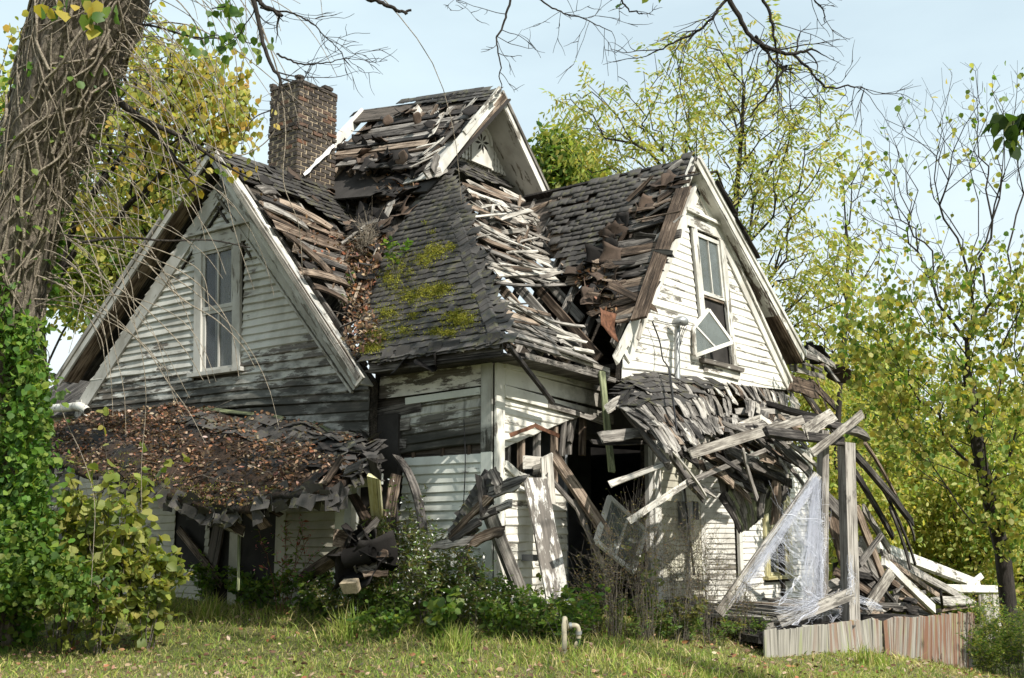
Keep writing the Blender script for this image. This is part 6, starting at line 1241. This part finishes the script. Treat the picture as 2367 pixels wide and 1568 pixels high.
# spray of green leaves top centre-left, and the dark bare branches hanging into the sky
ov = thing('overhanging_tree', base_at(3050, 7.6), 'overhead tree reaching dark bare branches down into the top of the sky', 'tree')
ob = np.array(ov.matrix_basis.translation)
def twigs(path, r0, r1, n_side, lside, depth=9.0, droop=-.15):
    out = []; c = spline([D3(u, v, depth) for u, v in path], 30); c += np.cumsum(rng.normal(0, .006, c.shape), 0); out.append((c, np.linspace(r0, r1, 30)))
    for k_ in range(n_side):
        i = random.randint(4, 29); t_ = nrm(c[min(29, i + 1)] - c[i - 1]); d = nrm(t_*.6 + RT*random.gauss(0, .7) + UP*random.gauss(droop, .5) + VH*random.gauss(0, .3)); P = [c[i]]; L = lside*random.uniform(.4, 1.3)
        for q in range(6): d = nrm(d + rng.normal(0, .2, 3)); P.append(P[-1] + d*L/6)
        q_ = spline(P, 12); out.append((q_, np.linspace(r1*.8, .0018, 12)))
        for z in range(2):
            j_ = random.randint(3, 10); d2 = nrm(d + rng.normal(0, .5, 3)); P2 = [q_[j_]]
            for q in range(4): d2 = nrm(d2 + rng.normal(0, .2, 3)); P2.append(P2[-1] + d2*L/9)
            out.append((spline(P2, 7), np.linspace(.003, .0012, 7)))
    return out
bw = []
bw += twigs([(575, -30), (598, 25), (608, 80), (625, 150), (640, 185), (632, 215), (612, 255)], .022, .008, 10, .5)
bw += twigs([(560, -30), (600, 12), (640, 32)], .022, .014, 2, .3); bw += twigs([(840, -12), (880, 5), (915, 25), (938, 34)], .02, .010, 0, .3)
bw += twigs([(600, 20), (680, 40), (740, 85), (790, 130)], .009, .003, 14, .45); bw += twigs([(640, 125), (690, 150), (750, 145), (800, 130)], .009, .003, 8, .4)
bw += twigs([(1192, -40), (1172, 25), (1155, 75), (1150, 100), (1158, 160), (1160, 200)], .012, .004, 7, .35); bw += twigs([(1220, -20), (1290, 20), (1370, 40), (1440, 60)], .008, .003, 12, .4); bw += twigs([(1030, -40), (1050, 0), (1080, 20)], .005, .002, 6, .3)
bw += twigs([(1665, -40), (1715, 40), (1745, 85), (1790, 108), (1840, 118), (1868, 112)], .024, .010, 6, .5); bw += twigs([(1690, -30), (1640, 40), (1580, 80), (1510, 120)], .016, .006, 10, .5)
bw += twigs([(1755, -40), (1775, 20), (1790, 70), (1800, 150), (1812, 230)], .016, .005, 12, .6); bw += twigs([(1745, 85), (1790, 140), (1830, 175)], .013, .006, 8, .5); bw += twigs([(1835, 120), (1880, 165), (1925, 205), (1990, 215), (2020, 225)], .013, .004, 16, .55); bw += twigs([(1820, 150), (1760, 250), (1710, 310)], .012, .004, 8, .5)
bw += twigs([(1415, -20), (1450, 20), (1475, 35)], .010, .004, 4, .3); bw += twigs([(1850, -30), (1890, 15), (1900, 60)], .008, .004, 5, .3)
V, F = tube_np(bw, 6); link('branch', mesh_np('branch', V - ob, F, smooth=True), M_['dark_bark'], ov, Matrix.Translation(Vector(ob)), kind='stuff')
# its trunk, out of frame to the right, carries limbs over the lawn; the leafy crown high up throws the dappled shade
L1 = [ob, ob + (0, .1, 3), ob + (-.3, .4, 6), ob + (-.6, .8, 8.5)]
cl_ = clumps([(ob + np.array(c), np.array(r), w_) for c, r, w_ in (((-1, 1, 10), (3.2, 3.4, 2.6), 3), ((-1.5, 4, 8.5), (3, 2.6, 1.8), 2), ((.6, 3.0, 12.4), (2.6, 2.6, 2), 2), ((-2, -1, 8), (2.5, 2.5, 1.8), 1.2))], 420)
hang = [D3(u, v, 9.0) for u, v in ((575, -30), (1192, -40), (1665, -40), (1755, -40), (840, -12), (1030, -40), (1850, -30), (1415, -20), (1220, -20))]
sk = Skel(L1).grow(np.vstack([cl_, hang]), .45, .0, 3.0); V, F = sk.wood(.008, .2, trunk_r=(.32, .2), sides=7); link('trunk', mesh_np('trunk', V - ob, F, smooth=True), M_['bark'], ov, Matrix.Translation(Vector(ob)))
P, Dv = sk.sites(800, 3, .16); kp = P[:, 2] > 6.2; fol_obj('crown', [foliage(P[kp], np.tile([0, 0, -.6], (kp.sum(), 1)), .16, YG + GR, OVAL, .5)], 'leaf', ov, origin=ob)
for uvs, lb, cols, sz, n_ in (([(490, 20), (520, 15), (535, 30), (530, 2)], 'small spray of green leaves at the top edge left of the sky', GR, .10, 5), ([(440, 85), (460, 92), (500, 80), (515, 95), (545, 78), (570, 100), (590, 95), (555, 65)], 'spray of round green leaves hanging just below the top spray', GR, .10, 5), ([(90, 15), (150, 15), (210, 25), (240, 35)], 'cluster of green and yellow leaves across the top of the big trunk', GR + YE[:2], .13, 8), ([(2310, 280), (2340, 270), (2360, 300), (2340, 320), (2370, 262)], 'dark green leaf spray entering at the right edge of the sky', pal(GR, .45), .15, 6)):
    P = np.concatenate([D3(u, v, 10.5) + rng.normal(0, .07, (n_, 3)) for u, v in uvs]); t = thing('leaf_spray', P[0], lb, 'leaf spray', 'leaf sprays hanging from above'); fol_obj('leaves', [foliage(P, np.tile([0, 0, -1.], (len(P), 1)), sz, cols, HEART, .4)], 'leaf', t)
    rods('twig', [(spline([D3(u, v, 10.5) for u, v in sorted(uvs)], 14), .006)], M_['dark_bark'], t, 5)
# a second shade tree out of frame on the right
b = np.array([4.2, -12.5, float(gz(4.2, -12.5))])
make_tree('shade_tree', b, [b, b + (0, .1, 2.5), b + (.1, .2, 4.5), b + (0, .2, 6)], clumps([(b + np.array(c), np.array(r), 1) for c, r in (((0, 0, 6), (2.6, 2.6, 2)), ((1.5, 1, 5), (2.2, 2, 1.5)), ((2.5, .5, 6), (2, 2, 1.6)))], 260), 'leafy tree on the right outside the picture shading the corner of the lawn', OVAL, 6500, .18, YG + GR, tr=(.2, .12), spread=.2)

# ------------------------------------------------------------ lawn, litter, weeds
def lawn_pts(n, d0, d1, latk=.47):
    d = d0 + (d1 - d0)*rng.random(n)**1.15; l = (rng.random(n)*2 - 1)*d*latk; P = EYE[:2] + VH[:2]*d[:, None] + RT[:2]*l[:, None]
    x, y = P[:, 0], P[:, 1]; house_ = ((x > -.08) & (y > -.02) & (y < 9)) | ((x > 2.6) & (y > -2.9 - (x - 2)*.17) & (y < 9)); return P[~house_]
def blades(P, h, wd, cols, lean_=.5):
    n = len(P); z = gz(P[:, 0], P[:, 1]); B = np.column_stack([P, z - .01]); a = rng.random(n)*6.28; S = np.column_stack([np.cos(a), np.sin(a), np.zeros(n)]); L = rng.normal(0, lean_, (n, 2)); hh = h*rng.uniform(.45, 1.3, n)
    tip = np.column_stack([L*hh[:, None], hh*(1 - .25*np.minimum(1, np.abs(L).sum(1)))]); mid = tip*[.38, .38, .62]; w_ = wd*rng.uniform(.7, 1.4, n)[:, None]
    V = np.stack([B - S*w_, B + S*w_, B + mid + S*w_*.7, B + mid - S*w_*.7, B + tip], 1).reshape(-1, 3); k = np.arange(n)[:, None]*5
    c = np.asarray(cols)[rng.integers(0, len(cols), n)]*rng.uniform(.75, 1.25, (n, 1)); return V, np.concatenate([k + [0, 1, 2, 3]]), np.concatenate([k + [3, 2, 4]]), np.repeat(c, 5, 0)
GC_ = [(.21, .30, .055), (.28, .33, .07), (.16, .24, .045), (.33, .33, .10)]; ST_ = [(.50, .43, .20), (.38, .31, .15), (.52, .44, .24), (.30, .22, .12)]
def patch(P): return .5 + .5*np.sin(P[:, 0]*1.3 + 1.1*np.sin(P[:, 1]*.9)) * np.cos(P[:, 1]*1.1 - P[:, 0]*.4)
VV, F4, F3_, CC, k = [], [], [], [], 0
P0 = lawn_pts(150000, 7.4, 17.5); q = patch(P0) + rng.normal(0, .25, len(P0)); 
for P, h, wd, cols in ((P0[q > .42], .065, .0035, GC_ + GC_ + ST_[:1]), (P0[q <= .42], .055, .003, ST_ + GC_[:2])):
    V, a, b, c = blades(P, h, wd, cols, .7); VV.append(V); F4.append(a + k); F3_.append(b + k); CC.append(c); k += len(V)
P2_ = lawn_pts(60000, 9., 34., 1.1); V, a, b, c = blades(P2_, .09, .008, GC_ + GC_ + ST_[:2], .6); VV.append(V); F4.append(a + k); F3_.append(b + k); CC.append(c); k += len(V)
P1 = lawn_pts(60000, 11., 17.); dist = np.minimum(np.abs(P1[:, 0] + .8) + 3*(P1[:, 1] < -1.2)*0, 9); y1 = P1[:, 1]; x1 = P1[:, 0]
edge = np.where(x1 < .2, -x1 - .2, np.where(x1 < 2.6, -y1 - .1, -y1 - 2.9 - (x1 - 2)*.17)); nearh = rng.random(len(P1)) < np.exp(-((edge - .7)/.9)**2)*.40*(x1 < 2.4) + .03*np.exp(-edge/.6)
V, a, b, c = blades(P1[nearh], .17, .0045, GC_ + GC_[:2] + ST_[:3], .6); VV.append(V); F4.append(a + k); F3_.append(b + k); CC.append(c); k += len(V)
o = np.array([0, 0, 0.]); link('grass', mesh_np('grass', np.concatenate(VV), [np.concatenate(F4), np.concatenate(F3_)], np.concatenate(CC)), M_['grass'], label='short patchy lawn of green and straw coloured grass, taller along the house', cat='grass', kind='stuff')
DRY = [(.25, .155, .10), (.18, .11, .07), (.33, .23, .16), (.12, .075, .05), (.40, .31, .23), (.28, .13, .07), (.15, .09, .06)]
P = lawn_pts(5200, 7.5, 16); z = gz(P[:, 0], P[:, 1]); B = np.column_stack([P, z + rng.uniform(.012, .055, len(P))]); Dh = rng.normal(0, 1, (len(P), 3))*[1, 1, .15]
fol_obj('fallen_leaves', [foliage(B, Dh, .062, DRY, OVAL, .2, .25)], 'dry_leaf', label='dry brown leaves scattered over the lawn', cat='fallen leaves', kind='stuff')
# leaf litter on the left porch roof and in the roof valley
def on_porch(n):
    i = rng.uniform(0, 58, n); f = rng.uniform(.02, 1, n); k_ = (rng.random(n) < .28 + .72*(np.sin(i*.55 + 3*np.sin(f*5)) + np.cos(f*11 - i*.31) > -.35)) & (rng.random(n) < np.where(i > 44, .35, 1)) & (rng.random(n) < np.where((i > 30) & (f < .25), .45, 1)); return np.array([porch_pt(int(a), b)*(1 - (a % 1)) + porch_pt(min(59, int(a) + 1), b)*(a % 1) for a, b in zip(i[k_], f[k_])])
P = on_porch(9500) + rng.uniform(0, .04, 3)*[0, 0, 1] + [0, 0, .015]
fol_obj('fallen_leaves', [foliage(P, rng.normal(0, 1, P.shape)*[1, 1, .45], .064, DRY + [(.07, .045, .03)]*5, OVAL, .25, .3)], 'dry_leaf', label='thick brown leaf litter lying over the left porch roof', cat='fallen leaves', kind='stuff')
def on_plane(pl, poly, n, h):
    xs = [p[0] for p in poly]; ys = [p[1] for p in poly]; out = []
    while len(out) < n:
        a, b_ = random.uniform(min(xs), max(xs)), random.uniform(min(ys), max(ys))
        if inside(poly, a, b_): out.append(pl.at(a, b_, random.uniform(.01, h)))
    return np.array(out)
vl = pxpoly(RA, [(800, 560), (860, 520), (900, 560), (870, 640), (862, 720), (900, 790), (830, 830), (805, 800), (800, 690)])
P = on_plane(RA, vl, 1500, .10); P2 = on_plane(RE, pxpoly(RE, [(1330, 640), (1400, 620), (1440, 740), (1390, 740)]), 200, .1); P3 = on_plane(RA, vp, 260, .2); P4 = on_plane(RC, bC, 160, .08)
P = np.concatenate([P, P2, P3, P4])
fol_obj('fallen_leaves', [foliage(P, rng.normal(0, 1, P.shape), .075, DRY, OVAL, .25, .3)], 'dry_leaf', label='brown leaves and debris caught in the roof valleys', cat='fallen leaves', kind='stuff')
tw = []
for pp, n_ in ((on_plane(RA, vl, 60, .08), 60), (on_porch(70), 70)):
    for p in pp[:n_]:
        d = nrm(rng.normal(0, 1, 3)*[1, 1, .4]); L = random.uniform(.2, .6); tw.append((spline([p + UP*.03, p + d*L*.5 + UP*.07 + rng.normal(0, .03, 3), p + d*L + UP*.03], 7), .0045))
V, F = tube_np(tw, 4); link('fallen_twigs', mesh_np('fallen_twigs', V, F), M_['twig'], None, label='thin dry twigs fallen on the left porch roof and valley', cat='twigs', kind='stuff')
# moss cushions on the shingle slope
mp_ = []
for u, v, ru, rv, n_ in ((1010, 585, 30, 20, 700), (985, 605, 26, 18, 500), (1045, 575, 14, 12, 150), (985, 520, 8, 6, 40), (1000, 680, 40, 22, 900), (950, 690, 34, 22, 600), (1025, 670, 26, 14, 400), (1065, 742, 40, 22, 1300), (1040, 775, 26, 10, 300), (1010, 770, 22, 10, 220), (930, 620, 34, 44, 500), (905, 650, 24, 30, 500), (900, 730, 30, 26, 500), (880, 780, 40, 22, 600), (860, 810, 34, 14, 500), (960, 735, 20, 10, 150), (940, 770, 30, 14, 200), (1005, 720, 16, 8, 90), (1100, 690, 8, 6, 30), (1000, 540, 10, 6, 40)):
    for q in range(n_):
        a, b_ = random.gauss(0, .46), random.gauss(0, .46)
        if math.sin(a*9 + u)*math.cos(b_*8 + v) > .25 + .3*random.random(): continue
        s_, t_ = RA.px(u + a*ru + b_*rv*.4, v + b_*rv - a*ru*.12); r2 = a*a + b_*b_
        mp_.append(RA.at(s_, t_, .028 + .022*math.exp(-r2*3)*random.random()))
mp_ = np.array(mp_); mp_ = np.repeat(mp_, 5, 0) + rng.normal(0, .013, (len(mp_)*5, 3)); sel = [inside(pxpoly(RA, [(1165, 795), (1100, 560), (1045, 420), (890, 560), (845, 700), (830, 830)]), *RA.st(p)) for p in mp_]; mp_ = mp_[np.array(sel)]
fol_obj('moss', [foliage(mp_, np.tile(RA.n, (len(mp_), 1)), .017, [(.19, .20, .03), (.26, .25, .04), (.13, .145, .025), (.29, .28, .05)], OVAL, .7, .25)], 'moss', label='yellow green moss cushions on the black shingle slope', cat='moss', kind='stuff')

mp_ = np.array([porch_pt(random.randint(6, 40), min(1, abs(1 - abs(random.gauss(0, .10))))) for _ in range(90)]); mp_ = np.repeat(mp_, 40, 0) + rng.normal(0, 1, (3600, 3))*[.06, .10, .012] + [0, 0, .02]
fol_obj('moss', [foliage(mp_, np.tile([0, 0, 1.], (3600, 1)), .018, [(.13, .14, .03), (.18, .17, .035), (.09, .10, .02)], OVAL, .7, .25)], 'moss', label='dull green moss along the drooping front edge of the left porch roof', cat='moss', kind='stuff')
def plant(name, base, h, rad, n_st, lps, size, tpl, cols, label, cat='weed', group=None, mat='twig', flowers=0, fcol=((.8, .8, .76),), fsize=.02, r=.004, branch=2, lo=.15, droop=-.2, fan=.5):
    base = np.asarray(base, float); paths, LP, LD, FP = [], [], [], []
    for i in range(n_st):
        a = random.uniform(0, 6.28); r0 = rad*.35*random.random(); p = base + np.array([math.cos(a)*r0, math.sin(a)*r0, -.02]); hh = h*random.uniform(.6, 1.08); out = np.array([math.cos(a), math.sin(a), 0])*rad*random.uniform(.3, 1)*fan*2
        c = spline([p, p + UP*hh*.4 + out*.2 + rng.normal(0, .03*h, 3), p + UP*hh*.8 + out*.7, p + UP*hh + out], 12); paths.append((c, np.linspace(r, r*.35, 12))); segs = [c]
        for q in range(branch):
            j = random.randint(4, 10); d = nrm(UP*.8 + rng.normal(0, .7, 3)); L = hh*random.uniform(.15, .4); b_ = spline([c[j], c[j] + d*L*.5 + rng.normal(0, .02, 3), c[j] + d*L + UP*L*.2], 7); paths.append((b_, np.linspace(r*.6, r*.25, 7))); segs.append(b_)
        for sgm in segs:
            m = max(1, int(lps*len(sgm)/12)); idx = rng.integers(int(len(sgm)*lo), len(sgm), m)
            for j in idx: LP.append(sgm[j]); dd = rng.normal(0, 1, 3); LD.append(nrm(dd*[1, 1, .3]) + UP*(-droop))
            for _q in range(flowers): FP.append(sgm[-1 - random.randrange(4)] + rng.normal(0, .04, 3))
    t = thing(name, base, label, cat, group); V, F = tube_np(paths, 4); link('stems', mesh_np('stems', V - base, F), M_[mat], t, Matrix.Translation(Vector(base)))
    if LP: fol_obj('leaves', [foliage(np.array(LP), np.array(LD), size, cols, tpl, .35, .22)], 'leaf', t, origin=base)
    if FP: fol_obj('flowers', [foliage(np.array(FP), rng.normal(0, 1, (len(FP), 3)), fsize, fcol, OVAL, .5, .08)], 'dry_leaf', t, origin=base, kind='stuff')
    return t
def gp3(u, v): return grd(u, v)
DG = [(.11, .19, .045), (.15, .23, .055), (.085, .15, .04), (.20, .27, .07)]
OL = [(.14, .15, .05), (.18, .17, .06), (.10, .12, .04), (.21, .18, .08)]
WH = ((.82, .82, .78), (.75, .74, .68))
for u, v, h, rd_, ns_, lb in ((930, 1432, 1.55, .45, 22, 'tall bushy weed with small white flowers right of the yellowed board'), (1035, 1448, 1.25, .42, 20, 'white flowered weed clump in front of the blackened timber'), (985, 1455, .95, .4, 18, 'low white flowered weed between the two taller clumps'), (868, 1445, .95, .35, 16, 'white flowered weed at the foot of the yellowed board'), (790, 1450, .55, .4, 14, 'short white flowered weed below the sloping porch beam'), (1100, 1462, .75, .35, 14, 'white flowered weed left of the leaning corner post foot')):
    plant('aster_weed', gp3(u, v), h*.86, rd_, ns_, 26, .07, LANCE, DG + OL, lb, group='white flowered weeds along the house', flowers=2, fcol=WH, fsize=.034, branch=5, r=.0045)
for u, v, h, rd_, ns_, lb in ((1420, 1478, 1.3, .35, 20, 'thin brown weed stalks in front of the black doorway'), (1500, 1485, 1.55, .35, 22, 'tallest bunch of thin brown weed stalks before the porch wall'), (1570, 1488, 1.5, .35, 22, 'brown weed stalks under the hanging cables'), (1640, 1490, 1.25, .35, 18, 'brown weed stalks left of the cobweb foot'), (1370, 1470, .9, .3, 14, 'short brown stalks right of the bent water pipe'), (1710, 1490, .8, .3, 12, 'brown stalks just left of the porch skirting')):
    plant('dry_weed', gp3(u, v), h*.95, rd_, int(ns_*1.4), 7, .03, LANCE, OL + [(.22, .15, .09), (.28, .19, .11)], lb, group='dry weed stalks by the doorway', mat='twig', branch=8, r=.0036, fan=.35)
plant('green_sapling', gp3(1490, 1470), .95, .2, 5, 9, .10, OVAL, GR + YG[:1], 'young green leafy sapling growing up in front of the broken window sash', 'sapling', branch=2, lo=.35)
plant('green_sapling', gp3(1010, 1480), .5, .25, 7, 12, .11, HEART, DG + GR, 'bright green broad leafed seedling low among the white flowered weeds', 'sapling', branch=1)
for u, v, h, rd_, lb in ((560, 1400, .6, .35, 'green leafy weed below the thin stick under the porch'), (620, 1412, .5, .35, 'green weed by the low end of the sloping beam'), (700, 1420, .55, .4, 'dark green weed in front of the porch wall corner'), (750, 1430, .45, .35, 'green weed right of the sloping beam foot'), (480, 1398, .55, .3, 'upright green weed at the right foot of the big leaved bush'), (1150, 1470, .4, .4, 'low dark green cover at the foot of the house corner'), (1210, 1475, .35, .4, 'low green cover around the leaning post foot'), (1260, 1480, .35, .35, 'low green weeds left of the bent water pipe'), (1180, 1440, .5, .35, 'climbing green weeds against the corner boards'), (900, 1480, .35, .35, 'low grassy weed on the lawn edge below the white flowers')):
    plant('leafy_weed', gp3(u, v), h, rd_, 14, 16, .08, OVAL, DG + GR, lb, group='low green weeds along the house foot', branch=2, r=.004)
for k_ in range(20):
    u = random.uniform(560, 1340); v = 1412 + (u - 560)*.085 + random.uniform(-14, 22)
    plant('leafy_weed', gp3(u, v), random.uniform(.3, .6), .3, 9, 14, random.uniform(.05, .09), random.choice([OVAL, LANCE, HEART]), random.choice([DG, GR, DG + OL]), 'low green weed in the thick growth along the house foot', group='thick low growth along the house foot', branch=2, r=.0035)
for k_ in range(14):
    u = random.uniform(1345, 1790); v = 1478 + (u - 1345)*.03 + random.uniform(-12, 12)
    plant('leafy_weed', gp3(u, v), random.uniform(.25, .55), .28, 10, 14, .05, random.choice([OVAL, LANCE]), random.choice([DG, OL, DG + OL]), 'mixed low weed at the foot of the brown stalks and porch edge', group='low growth below the brown stalks', branch=3, r=.003)
plant('smartweed', gp3(655, 1420), 1.1, .35, 7, 9, .10, LANCE, DG + [(.25, .08, .06)], 'pink stemmed weed with drooping pink flower heads before the porch', flowers=8, fcol=((.55, .15, .22), (.6, .25, .3)), fsize=.025, branch=3, r=.006, mat='rust')
# big-leaved yellow-green bush at left, over its own dense base
for u, d_, h, rd_, ns_, lb, n_, sz in ((235, 13.0, 1.95, .45, 20, 'large bush with broad yellow green leaves in front of the left porch', 15, .125), (345, 13.1, 1.1, .38, 14, 'smaller broad leafed bush at the right foot of the large yellow green bush', 14, .11), (150, 13.2, 1.75, .42, 14, 'broad leafed bush squeezed between the ivy and the large yellow green bush', 14, .11)):
    p = onD(u, 1400, d_); p = np.array([p[0], p[1], float(gz(p[0], p[1]))])
    plant('broadleaf_bush', p, h, rd_, ns_, n_, sz, HEART, [(.24, .28, .06), (.31, .33, .08), (.18, .23, .05), (.35, .35, .10), (.13, .18, .045)], lb, 'bush', group='broad leafed bushes by the left porch', branch=5, lo=.12, droop=.5, r=.008)
P = np.concatenate([blob(D3(u, v, 12.4), (.45, .45, .35), 260) for u, v in ((60, 1310), (120, 1340), (40, 1240), (20, 1350), (190, 1360))])
fol_obj('ground_ivy', [foliage(P, np.tile([0, 0, -.2], (len(P), 1)) - VH*.5, .075, GR + DG, HEART, .6, .25)], 'leaf', label='ivy spilling over the ground at the foot of the big trunk', cat='ivy', kind='stuff')
for u, v, h, lb in ((372, 1425, .55, 'bright tall grass tuft at the foot of the yellow green bush'), (170, 1430, .4, 'tall grass tuft below the ivy'), (800, 1482, .4, 'tall grass tuft at the lawn edge below the sloping beam'), (480, 1430, .35, 'grass tuft right of the bright tall tuft'), (1050, 1505, .3, 'grass tuft at the lawn edge below the white flowers'), (2010, 1535, .22, 'small grass tuft at the foot of the porch skirting')):
    p = gp3(u, v); P = p[:2] + rng.normal(0, .10, (160, 2)); V, a, b_, c = blades(P, h, .006, GC_ + GC_ + ST_[:1], .35); t = link('grass_tuft', mesh_np('grass_tuft', V - p, [a, b_], c), M_['grass'], None, Matrix.Translation(Vector(p)), label=lb, cat='grass tuft', group='grass tufts on the lawn')
for u, v, h, d_, lb in ((2270, 1520, 1.0, 17, 'green feathery weed at the right end of the porch skirting'), (2320, 1530, 1.1, 16.5, 'green feathery weed in front of the far right panel'), (2360, 1540, .9, 15.5, 'green weed at the right picture edge below the white rail'), (2285, 1560, .6, 15.5, 'lower green weed at the bottom right in front of the feathery ones')):
    p = onD(u, v, d_); p = np.array([p[0], p[1], float(gz(p[0], p[1]))]); plant('goldenrod', p, h, .4, 26, 26, .06, LANCE, GR + YG[:2], lb, group='green weeds at the right end', branch=3, fan=.35)
# plants rooted in the roof valley
plant('roof_seedling', RA.at(*RA.px(912, 640), .03), .62, .22, 5, 9, .10, OVAL, GR, 'green leafy seedling growing out of the mossy roof valley', 'seedling', branch=1, lo=.3)
plant('roof_seedling', RA.at(*RA.px(815, 668), .05), .22, .1, 4, 7, .07, OVAL, GR, 'small seedling in the valley below the dry grass tuft', 'seedling', branch=0)
plant('roof_seedling', RA.at(*RA.px(803, 712), .05), .18, .1, 4, 7, .07, OVAL, GR, 'lowest small seedling in the roof valley beside the rotten boards', 'seedling', branch=0)
p = RA.at(*RA.px(848, 592), .02); a_ = [(spline([p + rng.normal(0, .03, 3), p + rng.normal(0, .07, 3) + UP*.25, p + rng.normal(0, .15, 3) + UP*random.uniform(.2, .6)], 8), np.linspace(.004, .0015, 8)) for q in range(90)]
rods('dry_grass_tuft', a_, M_['vine'], None, 3, origin=p, label='tuft of dry straw grass standing in the roof valley', cat='grass tuft')
